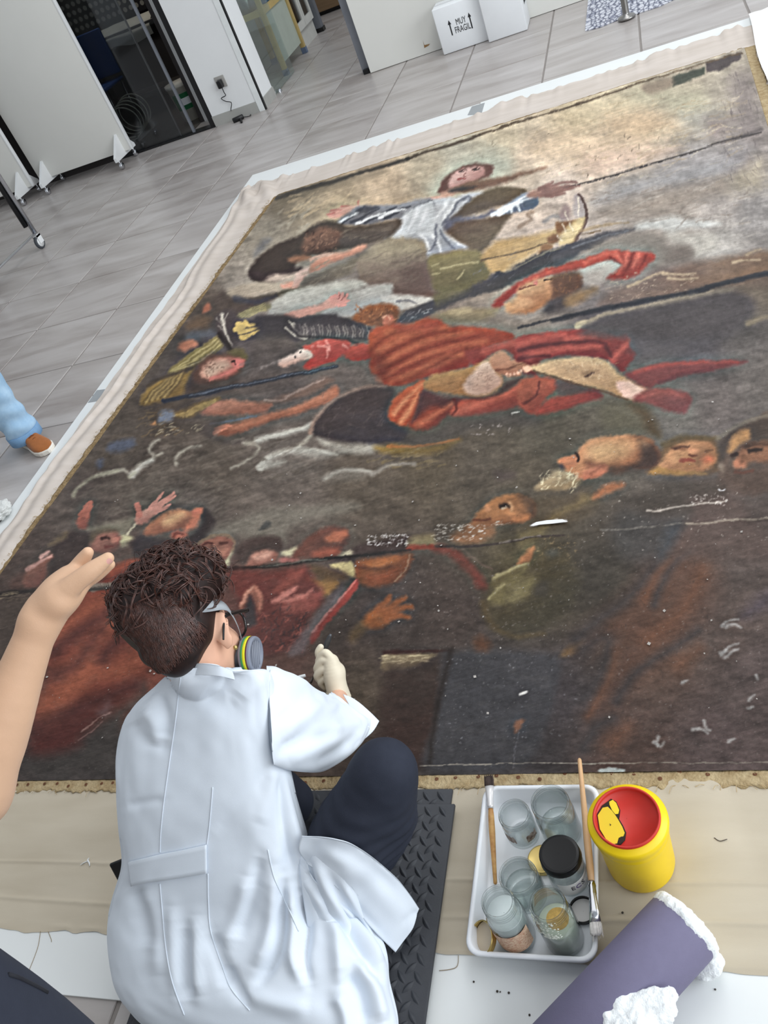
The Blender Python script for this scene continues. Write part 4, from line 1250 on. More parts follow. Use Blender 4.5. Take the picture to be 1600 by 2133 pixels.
    po([(490,480),(540,440),(600,520),(580,620),(520,580)],(110,48,40),16,.7)
    po([(640,240),(760,240),(860,200),(940,220),(900,280),(700,290)],(150,64,52),14,.7)
    # skirt to the right and below
    po([(1120,420),(1300,380),(1440,340),(1600,320),(1600,560),(1500,560),(1400,420),(1300,430),(1180,520)],(134,58,52),6,1,(104,44,42),60)
    li([(1250,420),(1400,370),(1600,340)],(180,92,76),16,8,8,.6)
    po([(600,860),(620,760),(700,680),(830,610),(840,650),(800,780),(760,880),(720,920),(640,890)],(178,88,58),5,1,(150,66,44),70)
    for q in [[(640,830),(720,740),(820,640)],[(690,890),(750,800),(810,690)]]:
        li(q,(214,140,96),12,5,6,.7)
    po([(740,910),(820,800),(920,760),(1050,740),(1090,740),(1060,800),(1000,850),(900,930),(800,945)],(146,64,46),5,1,(110,50,44),30)
    po([(840,680),(960,720),(1100,740),(1060,790),(900,790),(820,840),(760,900),(800,760)],(84,50,50),8,.9)
    li([(800,910),(900,850),(1030,770)],(190,104,74),14,6,7,.7)
    po([(1010,840),(1100,740),(1300,720),(1440,660),(1560,600),(1600,600),(1600,760),(1500,780),(1300,830),(1120,850)],(156,70,54),5,1,(120,54,48),70)
    li([(1060,820),(1200,770),(1400,700),(1560,630)],(190,100,78),18,8,9,.6)
    li([(1040,740),(1060,800),(1030,840)],(96,42,38),6,4,3,.8)
    po([(1500,770),(1560,720),(1600,700),(1600,830),(1560,835)],(168,80,60),5,.9)
    # leg and foot
    po([(840,660),(850,610),(960,560),(1100,540),(1200,500),(1290,470),(1320,540),(1360,600),(1340,670),(1220,720),(1080,710),(940,690)],(178,134,86),5,1,(140,98,62),85)
    po([(1110,680),(1130,600),(1200,520),(1270,480),(1320,560),(1360,620),(1300,690),(1180,715)],(200,170,150),6,.95,(176,140,122),60)
    ha([(1130,520),(1330,690)],(150,116,100),34,30,-40,2,.5,66,40)
    po([(1270,480),(1310,430),(1380,420),(1420,470),(1500,490),(1560,540),(1540,560),(1480,550),(1480,580),(1380,585),(1320,550)],(182,132,104),4,1,(156,104,80),70)
    li([(1320,550),(1400,540),(1500,500)],(116,72,56),5,3,2.5,.8)
    for k, (x, y) in enumerate([(1390,578),(1415,575),(1440,570),(1465,562),(1485,550)]):
        po([(x - 13,y),(x,y - 10),(x + 13,y),(x,y + 9)],(206,160,134),2)
    po([(1500,540),(1530,515),(1562,535),(1545,558),(1510,558)],(206,158,130),2.5)
    po([(1100,720),(1240,725),(1340,690),(1380,640),(1420,620),(1500,590),(1400,680),(1240,740)],(72,46,44),7,.8)
    # lower dark
    po([(740,960),(900,930),(1010,860),(1200,850),(1500,790),(1600,840),(1600,920),(1300,930),(1040,990),(860,1040),(700,1040)],(72,68,66),16,.7)
    ha([(1160,900),(1420,980)],(150,140,136),20,24,-10,2,.7,67,30)
    li([(1430,835),(1475,825)],(190,186,178),4,2,1.5,.7)

    # ------------------------------------------------ right: leg, robe tail
    rg(1080, 600, .325)
    po([(0,320),(120,290),(280,270),(450,260),(540,270),(620,300),(700,290),(710,360),(745,430),(690,510),(650,530),(560,460),(300,430),(0,470)],(140,62,58),5,1,(112,46,46),70)
    for q in [[(0,360),(160,310),(300,290)],[(60,440),(260,390),(520,370)],[(600,460),(680,370),(710,330)],[(300,330),(500,300)]]:
        li(q,(184,88,76),14,6,7,.7)
    for q in [[(0,400),(200,360),(400,340),(560,350)],[(560,370),(600,440)],[(0,450),(200,430)]]:
        li(q,(84,38,42),9,5,4,.75)
    po([(80,500),(200,460),(340,440),(470,440),(560,470),(640,540),(700,580),(790,630),(810,660),(730,720),(680,700),(560,660),(400,620),(240,570),(100,530)],(190,158,120),5,1,(150,116,82),85)
    po([(400,540),(440,560),(520,535),(470,530)],(112,86,66),8,.6)
    li([(420,566),(460,552),(486,545)],(86,62,50),5,3,2,.8)
    po([(620,610),(700,590),(790,640),(800,665),(740,715),(680,695)],(208,172,156),5,.9)
    ha([(240,460),(640,640)],(156,122,90),60,22,30,1.6,.6,71,60)
    ha([(240,460),(640,600)],(216,190,154),40,30,20,2,.4,72,40)
    li([(100,530),(240,575),(420,630),(600,680),(700,715)],(94,70,52),5,4,2.5,.8)
    po([(730,720),(820,650),(940,640),(1060,660),(1110,720),(1060,800),(940,780),(840,740)],(132,70,66),6,.95,(112,64,66),60)
    li([(800,690),(940,660),(1050,690)],(166,92,84),10,5,7,.6)
    po([(680,550),(740,530),(860,490),(1000,470),(1200,465),(1450,460),(1400,490),(1240,530),(1060,560),(900,610),(820,640),(740,600)],(126,60,60),6,.9,(110,56,58),60)
    li([(740,540),(900,490),(1100,480),(1400,470)],(164,76,68),8,4,5,.6)
    li([(900,600),(1080,545),(1240,520)],(84,48,54),8,4,5,.6)
    po([(0,600),(100,570),(220,580),(250,640),(180,700),(120,780),(80,805),(30,770),(0,740)],(158,82,62),5,1,(130,60,50),70)
    li([(30,740),(110,680),(130,600)],(96,44,40),6,4,3,.8)
    po([(110,800),(180,720),(320,680),(480,650),(540,700),(420,730),(280,780),(160,805)],(148,64,54),6,1,(108,50,48),40)
    po([(240,590),(420,640),(520,670),(460,660),(280,690),(250,660)],(76,60,60),6,.7)
    po([(520,800),(560,750),(700,730),(760,760),(860,850),(900,960),(840,930),(700,940),(560,900)],(96,92,74),16,.7)
    po([(700,740),(800,760),(880,860),(900,950),(830,920),(780,820)],(84,68,48),14,.8)
    # dark band clouds
    po([(420,220),(620,140),(900,90),(1200,30),(1400,20),(1520,90),(1480,220),(1300,320),(900,420),(740,430),(700,300),(540,270)],(74,72,76),22,.85)
    li([(370,240),(440,205),(560,165),(760,120),(1000,70),(1240,15)],(160,148,126),6,5,3,.8)
    li([(380,240),(420,212)],(190,174,140),14,8,4,.8)
    li([(1470,220),(1540,195),(1600,180)],(150,136,110),12,6,6,.7)
    po([(1250,20),(1400,15),(1500,60),(1520,140),(1460,210),(1600,170),(1600,0),(1300,0)],(112,104,90),16,.6)
    li([(0,255),(150,215),(360,165),(640,100),(1000,30),(1160,0)],(58,58,62),5,4,2,.85)

    # ------------------------------------------------ right, red-sleeved cherub and clouds
    rg(1150, 330, .28125)
    po([(620,490),(760,440),(900,425),(1000,450),(1160,460),(1240,480),(1140,510),(1000,520),(900,560),(840,540),(740,520),(640,530)],(190,192,188),10,.85)
    po([(840,560),(960,540),(1200,560),(1200,680),(1060,740),(1000,660),(900,650)],(182,178,168),14,.8)
    po([(300,320),(480,220),(700,140),(900,100),(1200,20),(1400,10),(1300,90),(900,190),(600,260),(380,330)],(150,150,152),20,.8)
    po([(360,370),(700,280),(1100,200),(1270,150),(1270,240),(1000,330),(700,420),(420,460)],(146,134,122),22,.8)
    ha([(300,180),(1500,480)],(122,110,100),40,140,-15,4,.35,81)
    ha([(300,180),(1500,640)],(186,180,170),40,140,-15,4,.3,82)
    li([(200,540),(400,490),(560,470)],(150,130,100),7,4,3,.7)
    po([(110,640),(300,570),(460,530),(600,515),(610,525),(480,570),(300,650),(120,760),(20,800),(0,720)],(76,76,82),5,.95)
    li([(150,660),(360,580),(560,530)],(120,124,130),4,3,2,.6)
    po([(300,640),(480,570),(680,545),(820,580),(860,640),(960,640),(1030,680),(1030,740),(900,790),(740,790),(760,720),(600,670),(400,680)],(126,120,112),14,.9)
    po([(900,660),(1000,660),(1040,720),(980,760),(860,760)],(106,96,90),14,.7)
    po([(190,840),(260,790),(400,750),(500,770),(500,830),(400,890),(330,930),(240,930)],(190,186,176),8,.95,(164,156,148),90)
    po([(20,820),(200,760),(380,690),(460,675),(640,690),(740,700),(760,730),(700,790),(640,850),(540,890),(400,890),(480,830),(520,790),(440,740),(300,780),(160,830),(20,850)],(172,78,66),5,1,(142,60,54),80)
    for q in [[(240,770),(400,705),(480,720)],[(560,690),(540,780),(480,850)],[(640,710),(600,800)],[(470,700),(520,760)]]:
        li(q,(212,112,94),9,4,5,.7)
    for q in [[(600,700),(570,790),(520,870)],[(690,720),(650,810)],[(430,730),(500,770)]]:
        li(q,(122,48,44),6,3,3,.7)
    po([(0,880),(80,850),(200,840),(220,900),(180,970),(60,1020),(0,1020)],(100,70,56),8,.95)
    ha([(0,850),(220,1000)],(140,98,66),26,30,0,3,.5,83,60)
    po([(100,1050),(180,1000),(300,950),(330,980),(200,1060),(110,1090)],(136,108,74),10,.7)
    po([(440,980),(600,920),(820,840),(1100,760),(1400,710),(1600,680),(1600,840),(1300,920),(1000,980),(700,1040),(480,1080),(340,1080)],(112,94,86),12,.8,(118,92,72),0)
    ha([(420,840),(1050,1040)],(170,152,132),60,40,-12,2,.6,84,20)
    for q in [[(560,950),(680,890),(820,840)],[(820,850),(960,860),(1060,850)],[(860,880),(960,890),(1080,880)],[(1340,770),(1440,750),(1540,745)],[(1440,710),(1540,665)]]:
        li(q,(178,158,130),6,3,3,.75)
    li([(0,1200),(200,1150),(500,1090),(760,1040),(1000,1000),(1200,940),(1400,890),(1600,850)],(52,54,60),10,12,3,.9)
    po([(180,1250),(190,1215),(300,1180),(460,1120),(700,1080),(960,1020),(1300,970),(1300,990),(960,1060),(700,1110),(420,1160),(240,1240)],(150,140,120),6,.75)
    po([(420,1160),(900,1060),(1260,990),(1440,1020),(1480,1110),(1420,1200),(1200,1316),(300,1316),(250,1260)],(74,70,72),14,.85)

    # ------------------------------------------------ heads, right
    rg(1080, 600, .325)
    po([(820,1180),(880,1100),(900,1040),(980,980),(1100,950),(1240,960),(1300,1040),(1300,1160),(1180,1200),(980,1190)],(120,92,66),7,1,(98,78,62),60)
    po([(250,1110),(280,1090),(370,1070),(380,1040),(440,980),(560,950),(720,945),(820,960),(880,1010),(910,1070),(880,1140),(760,1150),(560,1150),(420,1220),(340,1190),(290,1170)],(190,132,92),5,1,(140,90,62),20)
    po([(440,1010),(560,970),(700,980),(700,1060),(560,1110),(460,1090)],(216,176,124),22,.75)
    po([(760,960),(860,1000),(910,1070),(870,1150),(720,1170),(600,1190),(560,1160),(700,1140),(780,1080)],(66,52,48),12,.92)
    po([(260,1110),(300,1080),(370,1075),(380,1110),(340,1150),(300,1150)],(184,118,84),5,.9)
    li([(365,1060),(380,1085),(376,1105)],(60,40,34),8,5,2.5,.9)
    po([(255,1130),(290,1130),(300,1160),(270,1175)],(70,64,66),5,.9)
    po([(420,1110),(460,1100),(490,1130),(450,1150)],(112,72,54),8,.7)
    po([(400,1210),(460,1150),(540,1130),(570,1145),(540,1190),(440,1225)],(196,126,96),4,1,(164,96,72),80)
    li([(460,1190),(510,1155),(550,1145)],(110,62,48),6,3,3,.7)
    po([(110,1270),(180,1210),(240,1160),(300,1170),(360,1200),(400,1240),(300,1292),(140,1292)],(178,160,126),8,.95,(146,124,92),80)
    ha([(140,1170),(380,1290)],(214,202,166),40,50,-40,2.4,.6,91,30)
    # middle face
    po([(900,1170),(930,1080),(1000,1010),(1120,975),(1230,990),(1270,1060),(1250,1130),(1150,1180),(1000,1190)],(184,132,92),6,1,(158,108,74),60)
    po([(840,1185),(900,1140),(1000,1165),(1150,1175),(1200,1190),(1000,1200)],(172,128,70),6,.9)
    li([(930,1000),(1040,955),(1180,955),(1290,965)],(96,80,54),12,8,6,.7)
    li([(1000,1030),(1050,1015),(1085,1020)],(88,58,44),6,4,2,.9)
    li([(1200,1045),(1240,1040)],(96,62,46),6,4,2,.8)
    po([(1090,1030),(1140,1030),(1150,1070),(1110,1080),(1095,1060)],(204,140,100),5,.9)
    li([(1095,1070),(1115,1080),(1145,1072)],(116,66,48),5,4,2,.9)
    li([(1040,1105),(1090,1100),(1125,1108)],(142,72,56),9,6,2,.9)
    po([(1170,1090),(1210,1065),(1250,1080),(1240,1110),(1190,1120)],(196,104,72),8,.8)
    po([(960,1080),(1010,1060),(1040,1090),(1000,1120)],(200,148,104),12,.6)
    po([(1130,1060),(1180,1040),(1200,1080),(1150,1150),(1130,1120)],(120,84,62),10,.6)
    li([(985,1022),(1040,1008),(1090,1012)],(104,70,52),5,3,3,.8)
    po([(1020,1030),(1060,1018),(1085,1026),(1050,1040)],(126,84,60),4,.8)
    po([(1150,1010),(1200,1000),(1250,1030),(1255,1090),(1215,1060),(1170,1040)],(132,94,66),8,.6)
    po([(960,1140),(1060,1125),(1140,1130),(1080,1165),(980,1165)],(140,98,66),9,.6)
    # right bearded face
    po([(1290,1060),(1320,960),(1400,890),(1520,840),(1600,825),(1600,1292),(1300,1292),(1280,1160)],(98,80,68),8,1,(90,76,70),60)
    po([(1280,1010),(1340,930),(1440,870),(1600,820),(1600,990),(1500,980),(1470,920),(1380,960),(1330,1040),(1300,1100)],(74,64,58),10,.9)
    po([(1340,1030),(1390,930),(1470,905),(1480,960),(1420,1000),(1360,1050)],(182,134,86),8,.9)
    po([(1400,1050),(1500,1000),(1600,990),(1600,1110),(1500,1110),(1440,1150),(1370,1140),(1390,1090)],(148,100,74),8,.9)
    li([(1480,1045),(1530,1030),(1560,1038)],(64,46,40),8,5,2.5,.9)
    li([(1360,1070),(1400,1055)],(64,46,40),9,6,3,.8)
    po([(1370,1140),(1400,1090),(1440,1090),(1450,1140),(1400,1160)],(176,114,86),6,.85)
    li([(1300,1140),(1310,1200)],(150,136,118),10,5,6,.5)
    li([(1280,960),(1400,880),(1520,835),(1600,815)],(130,122,108),8,6,5,.6)
    ha([(1300,1150),(1590,1290)],(120,104,92),30,60,60,3,.35,93,30)

    po([(1440,1005),(1500,990),(1580,985),(1600,1010),(1520,1012),(1460,1030)],(80,58,48),6,.85)
    po([(1470,1040),(1520,1022),(1570,1030),(1530,1052)],(60,44,38),4,.85)
    po([(1350,1075),(1390,1050),(1410,1062),(1380,1082)],(62,46,40),4,.8)
    po([(1430,1010),(1450,1040),(1442,1110),(1420,1120),(1415,1060)],(118,80,60),6,.7)
    po([(1300,1180),(1400,1170),(1500,1160),(1600,1150),(1600,1292),(1320,1292)],(86,70,62),12,.8)
    li([(1390,1175),(1440,1180),(1500,1170)],(110,66,54),7,4,4,.7)
    po([(620,1000),(720,960),(820,970),(800,1010),(700,1030)],(204,150,104),16,.6)
    po([(480,1130),(560,1125),(700,1150),(640,1180),(560,1160)],(104,72,54),10,.7)
    # ------------------------------------------------ older head below and pointed beard
    rg(900, 860, .25)
    po([(700,780),(900,700),(1100,680),(1300,640),(1400,760),(1200,900),(900,960),(720,980)],(86,74,58),16,.8)
    po([(340,880),(380,830),(440,780),(520,710),(640,675),(760,690),(840,740),(860,830),(800,890),(700,920),(560,930),(420,960),(340,980),(280,960)],(162,110,70),6,1,(118,78,54),75)
    po([(560,740),(680,700),(760,730),(780,810),(680,840),(600,800)],(146,100,66),14,.7)
    po([(500,820),(620,800),(700,840),(600,870),(500,860)],(194,130,82),16,.8)
    po([(700,690),(800,690),(870,760),(860,860),(800,840),(780,760)],(78,60,48),10,.85)
    li([(580,775),(620,765),(650,780)],(62,44,34),9,6,3,.9)
    li([(590,790),(620,785)],(196,170,140),5,3,2,.7)
    li([(650,750),(672,785),(660,815)],(196,150,108),6,4,4,.6)
    po([(430,800),(470,760),(490,800),(460,830)],(186,128,88),5,.9)
    li([(345,885),(410,890),(480,885)],(92,54,40),6,4,3,.8)
    po([(660,880),(740,850),(810,840),(800,880),(720,910)],(172,112,72),7,.9)
    po([(150,1040),(240,980),(340,920),(440,930),(520,950),(500,1020),(380,1080),(260,1090)],(136,96,68),10,.9)
    ha([(0,930),(440,1060)],(190,184,174),70,34,-12,2.2,.7,95,20)
    ha([(500,900),(640,930)],(176,166,150),14,26,-6,2,.6,96,20)
    po([(820,935),(860,910),(960,900),(1090,890),(1130,905),(1000,920),(900,930),(840,945)],(196,192,190),2.5)
    po([(520,490),(600,480),(690,500),(660,550),(540,555)],(76,66,64),12,.7)
    # small lit piece, olive sleeve
    po([(1330,690),(1400,630),(1500,580),(1600,590),(1560,630),(1420,690),(1340,720)],(166,104,70),8,.85)
    po([(1200,740),(1240,680),(1310,700),(1300,740),(1180,800),(1000,900),(900,960),(1000,840)],(122,104,70),12,.7)
    po([(720,1000),(900,940),(980,930),(930,1010),(880,1040),(840,1120),(760,1140),(720,1080)],(112,100,70),10,.8)
    po([(700,1280),(720,1220),(800,1140),(850,1110),(840,1180),(800,1250),(740,1270)],(178,122,80),5,.95,(150,96,64),60)
    po([(510,1390),(560,1340),(700,1280),(800,1250),(800,1290),(700,1370),(640,1440),(500,1440)],(122,110,70),7,.9)
    li([(510,1390),(570,1335),(700,1280),(800,1250)],(176,164,120),5,4,3,.7)
    po([(0,1100),(120,1110),(260,1180),(380,1320),(460,1440),(380,1440),(300,1290),(160,1190),(0,1150)],(112,58,50),9,.8)
    li([(260,1130),(380,1240),(500,1300)],(104,86,76),5,3,3,.6)
    ha([(850,1020),(1200,1250)],(156,130,92),60,20,-10,1.8,.5,97,60)
    po([(960,1160),(1040,1140),(1060,1200),(980,1230)],(82,92,98),12,.7)
    li([(0,1105),(300,1110),(600,1075),(860,1030),(1100,1015)],(60,52,50),5,4,2,.75)
    li([(560,1078),(760,1040),(900,1020)],(150,140,126),3,2,2,.6)
    po([(1280,440),(1360,410),(1460,430),(1420,520),(1280,550),(1200,540)],(176,110,84),8,.5)

    # ------------------------------------------------ low left: heads, hands, red mantle
    rg(0, 980, .3125)
    for q in [[(490,170),(520,110),(600,50),(700,20),(780,0)],[(860,40),(900,10)]]:
        li(q,(150,146,126),7,5,4,.7)
    ha([(560,40),(1500,360)],(112,104,94),40,160,-25,6,.3,101)
    ha([(1150,60),(1590,300)],(80,72,66),30,160,-25,6,.3,102)
    po([(570,390),(700,350),(820,330),(900,320),(860,420),(860,480),(800,490),(640,400)],(132,126,108),12,.8)
    po([(790,440),(860,430),(880,460),(800,490)],(190,182,142),7,.85)
    li([(850,420),(890,370),(920,340)],(196,188,160),5,4,2,.7)
    # raised hand one
    po([(510,360),(520,300),(550,260),(600,270),(590,340),(570,380),(530,385)],(164,98,82),5,1,(132,80,70),60)
    for q in [[(545,280),(570,240),(610,205)],[(560,290),(590,250),(618,212)],[(575,300),(600,262),(615,235)],[(530,290),(555,255)]]:
        li(q,(172,104,88),9,5,2,.9)
    # raised hand two
    po([(905,340),(910,290),(950,270),(1000,240),(1040,250),(1030,290),(980,340),(940,360)],(186,138,122),4,1,(158,110,98),70)
    for q in [[(1000,245),(1050,190),(1085,148)],[(1020,250),(1090,200),(1155,148)],[(1035,258),(1100,215),(1162,165)],[(1035,275),(1090,250),(1135,228)]]:
        li(q,(184,130,116),10,5,1.8,.95)
    li([(925,290),(918,250),(912,228)],(174,112,98),16,11,2.5,.95)
    # dark head 1
    po([(340,560),(360,480),(430,420),(520,400),(590,430),(600,490),(560,560),(480,640),(400,700),(330,690)],(66,56,54),8,.98)
    po([(330,480),(400,430),(450,410),(420,460),(340,500)],(120,104,80),8,.7)
    po([(150,740),(170,680),(240,620),(330,560),(350,570),(310,630),(300,700),(250,770),(180,780)],(146,98,84),6,1,(112,72,66),60)
    for q in [[(180,660),(250,620),(340,565)],[(270,575),(320,540)]]:
        li(q,(196,150,140),9,5,3,.85)
    po([(90,720),(160,660),(280,600),(320,620),(280,740),(220,790),(80,780)],(108,76,68),12,.5)
    # faces
    po([(600,510),(620,440),(690,400),(770,400),(800,440),(790,500),(740,540),(650,545)],(156,106,92),6,1,(120,82,74),70)
    po([(590,440),(640,390),(720,380),(790,395),(740,410),(650,430),(610,480)],(92,80,66),8,.8)
    li([(680,455),(710,440),(730,450)],(70,46,42),7,5,2.5,.85)
    po([(740,450),(780,440),(790,470),(750,480)],(182,122,104),5,.8)
    li([(700,510),(750,505)],(110,62,58),7,4,2.5,.7)
    po([(900,560),(880,480),(930,430),(1000,440),(1200,470),(1330,460),(1400,400),(1420,340),(1380,270),(1330,250),(1350,360),(1290,420),(1250,500),(1100,540),(960,570)],(64,58,60),9,1)
    po([(960,410),(1000,350),(1080,290),(1180,260),(1270,270),(1290,250),(1340,250),(1350,275),(1290,330),(1260,380),(1150,400),(1040,420),(980,430)],(178,120,90),5,1,(134,88,72),75)
    po([(1080,340),(1140,290),(1220,280),(1180,340),(1110,370)],(216,172,124),12,.85)
    po([(1270,270),(1310,245),(1350,255),(1340,280),(1290,300)],(190,112,90),4,.95)
    po([(1280,310),(1330,290),(1310,370),(1250,400),(1220,400)],(196,116,90),6,.8)
    po([(1360,260),(1410,290),(1420,370),(1380,440),(1290,490),(1180,500),(1240,440),(1320,400),(1350,330)],(62,54,54),8,.95)
    po([(1130,430),(1170,400),(1240,410),(1230,440),(1150,450)],(164,98,82),5,.95)
    li([(1145,438),(1180,415),(1220,420)],(96,56,50),5,3,2,.7)
    # red mantle with folds
    po([(650,800),(680,720),(760,640),(860,600),(1000,580),(1090,590),(1100,640),(960,660),(860,730),(720,800)],(132,66,54),8,1,(110,58,50),70)
    li([(720,680),(860,620),(1060,600)],(170,88,66),18,8,9,.6)
    po([(480,800),(620,790),(820,760),(900,800),(960,1000),(1100,1200),(1300,1316),(330,1316),(380,1060),(440,960)],(128,70,58),14,.95,(116,58,46),60)
    rg(0, 1100, .28143)
    po([(380,700),(560,480),(880,440),(900,640),(1060,860),(1066,1100),(960,1300),(800,1380),(640,1520),(560,1620),(320,1700),(230,1600),(320,1200),(400,900)],(126,64,50),26,.95,(104,48,42),100)
    for q,w in [([(420,800),(600,640),(860,500)],30),([(470,1060),(640,900),(800,720),(900,600)],40),([(360,1320),(520,1160),(700,1060),(900,1040),(1040,960)],70),([(340,1400),(560,1120),(680,980)],40)]:
        li(q,(172,92,66),w,w * .5,26,.7)
    for q,w in [([(400,900),(560,780),(740,660),(900,560)],30),([(420,1080),(560,1000),(680,840),(760,740)],30),([(300,1460),(480,1380),(720,1280),(1000,1160)],44),([(760,960),(840,860),(1000,760)],30)]:
        li(q,(78,46,46),w,w * .5,20,.65)
    po([(300,1500),(560,1400),(800,1330),(660,1500),(520,1640),(260,1680)],(92,48,46),30,.75)
    po([(560,1640),(640,1520),(800,1380),(1000,1250),(1066,1160),(1066,1300),(920,1400),(900,1780),(700,1800),(180,1830),(230,1700)],(70,66,64),26,.9)
    li([(600,1510),(700,1420),(820,1360)],(150,112,104),3,2,1.5,.7)
    li([(580,1570),(690,1490),(760,1430)],(140,104,98),3,2,1.5,.6)
    po([(720,1360),(800,1280),(820,1320),(780,1390)],(128,112,118),14,.35)
    li([(680,440),(760,425),(960,400)],(132,120,108),16,8,3,.8)
    li([(650,450),(800,440),(940,420)],(66,54,50),6,5,3,.8)
    li([(0,490),(140,470),(290,455)],(50,44,42),12,8,4,.85)
    ha([(0,470),(280,540)],(160,142,114),16,120,-8,2,.6,104,6)
    po([(0,540),(120,500),(260,500),(150,640),(60,900),(0,1000)],(76,66,60),16,.8)

    # ------------------------------------------------ low centre: heads, hands, book
    rg(400, 960, .3125)
    po([(130,460),(300,380),(520,310),(800,300),(1000,270),(1120,300),(1000,350),(800,390),(640,470),(600,640),(520,560),(340,500),(120,520)],(128,122,110),16,.8)
    po([(440,45),(520,0),(620,0),(520,45)],(160,158,148),7,.8)
    for q in [[(880,110),(960,70),(1100,60),(1190,80)],[(1200,90),(1300,30),(1480,20)]]:
        li(q,(158,152,142),9,6,5,.6)
    po([(860,110),(960,70),(1080,60),(1180,90),(1080,120),(920,130)],(136,130,120),14,.6)
    po([(440,465),(460,430),(500,400),(525,415),(500,450)],(76,76,74),4,.8)
    po([(200,700),(220,640),(270,600),(240,680),(220,710)],(180,172,140),6,.9)
    po([(0,640),(40,560),(120,510),(220,500),(270,530),(260,600),(200,660),(60,660)],(150,100,84),6,1,(116,78,70),60)
    for q,c in [([(70,560),(110,545),(150,560)],(84,50,46)),([(60,600),(100,610),(150,585)],(80,48,44)),([(190,550),(230,545)],(90,56,50)),([(150,565),(165,590),(140,600)],(190,130,108))]:
        li(q,c,7,4,3,.85)
    po([(170,600),(230,570),(250,590),(210,640)],(184,126,104),10,.7)
    li([(20,560),(120,500),(230,495),(275,540),(265,600)],(136,112,90),6,4,3,.7)
    po([(290,640),(320,560),(420,510),(540,500),(600,530),(600,600),(500,640),(360,690)],(78,64,60),8,.98)
    po([(360,690),(420,610),(520,590),(570,620),(560,660),(480,680),(400,710)],(170,116,100),6,.95,(140,92,80),70)
    po([(410,640),(470,610),(530,600),(510,640),(440,660)],(204,154,134),9,.8)
    po([(590,640),(680,640),(700,660),(600,680)],(168,104,96),6,.85)
    po([(600,620),(640,590),(700,570),(680,620),(630,635)],(192,180,146),6,.9)
    po([(670,640),(720,560),(800,480),(920,430),(1020,450),(1050,500),(1000,580),(920,650),(760,650)],(112,72,62),8,1,(90,62,56),50)
    po([(890,520),(940,470),(1020,460),(1040,490),(980,540),(920,545)],(164,96,72),8,.9)
    po([(800,620),(880,580),(970,580),(960,630),(860,640)],(160,86,68),10,.8)
    po([(970,630),(1060,600),(1070,630),(1000,645)],(190,180,150),5,.85)
    po([(1080,580),(1180,540),(1440,500),(1450,560),(1380,610),(1120,640)],(68,56,54),8,.95)
    ha([(1170,490),(1440,560)],(200,196,194),70,24,-14,2,.7,111,30)
    po([(1440,570),(1480,500),(1600,490),(1600,560)],(136,120,86),10,.8)
    li([(1440,580),(1520,570),(1600,568)],(128,62,50),12,10,4,.85)
    li([(190,720),(420,705),(640,690),(760,670),(900,650),(1070,635),(1200,620),(1450,590)],(54,48,46),8,5,2.5,.9)
    li([(430,700),(640,685),(720,665),(900,655)],(130,122,112),2.5,2,1.5,.6)
    # bearded orange face
    po([(1080,680),(1160,650),(1300,630),(1460,620),(1450,700),(1380,790),(1250,840),(1140,830),(1080,760)],(134,80,52),8,1,(104,64,48),60)
    po([(1180,680),(1280,650),(1360,650),(1300,700),(1200,720)],(176,106,62),12,.8)
    po([(1160,770),(1260,750),(1360,720),(1300,790),(1200,810)],(150,78,52),12,.7)
    li([(1110,700),(1200,720),(1330,700)],(86,54,44),8,5,5,.6)
    li([(1450,630),(1420,720),(1340,800)],(146,120,98),4,2,2,.6)
    po([(920,690),(1050,670),(1080,730),(1070,770),(1010,740)],(196,180,126),5,.95,(168,150,104),60)
    po([(760,780),(860,780),(900,760),(980,800),(940,860),(880,900),(840,880)],(150,110,64),7,.9)
    po([(780,700),(940,720),(1040,770),(960,800),(840,790)],(92,72,52),10,.8)
    # red garments
    po([(220,760),(320,720),(520,730),(740,700),(800,760),(860,860),(860,960),(800,1020),(740,1200),(600,1280),(420,1280),(300,1100),(320,960)],(116,58,52),14,.95,(94,56,54),70)
    po([(540,860),(640,760),(740,710),(700,800),(600,880)],(148,78,68),10,.8)
    po([(520,935),(600,880),(700,830),(690,860),(620,920),(560,945)],(190,116,104),5,.85)
    po([(580,940),(680,900),(780,870),(800,850),(780,900),(700,930),(620,945)],(184,112,100),5,.85)
    po([(600,950),(760,900),(860,860),(850,950),(780,1000),(640,1000)],(146,78,70),10,.8)
    ha([(420,960),(780,1260)],(150,82,72),50,50,-60,4,.5,113,30)
    ha([(420,960),(780,1260)],(62,50,52),50,50,-60,4,.5,114,30)
    # praying hands
    po([(310,960),(340,890),(400,830),(430,830),(460,880),(480,940),(450,1010),(420,960),(390,890),(350,970),(330,1010)],(152,94,78),5,1,(120,76,66),70)
    li([(320,960),(360,890),(405,840)],(190,130,110),8,5,3,.8)
    li([(430,850),(455,910),(450,980)],(176,110,92),9,5,4,.7)
    po([(340,1000),(385,900),(420,980),(420,1080),(360,1100)],(66,60,62),8,.9)
    # book edge
    po([(780,1210),(800,1140),(900,1020),(1000,900),(1090,790),(1110,820),(1080,880),(980,990),(880,1110),(820,1200)],(150,66,60),4,1,(120,58,54),60)
    li([(800,1140),(900,1015),(1010,890),(1090,795)],(196,110,100),5,4,2,.8)
    po([(640,1280),(780,1080),(980,850),(1000,900),(860,1060),(780,1200),(740,1280)],(104,92,94),10,.85)
    # foreshortened hand
    po([(1130,1080),(1180,1010),(1250,980),(1300,1000),(1310,1060),(1260,1110),(1160,1110)],(150,86,48),8,1,(116,70,44),60)
    for q in [[(1240,990),(1290,940),(1320,905)],[(1290,1000),(1350,950),(1420,910)],[(1300,1020),(1380,980),(1460,970)],[(1300,1050),(1370,1030),(1440,1040)]]:
        li(q,(142,82,50),18,9,5,.85)
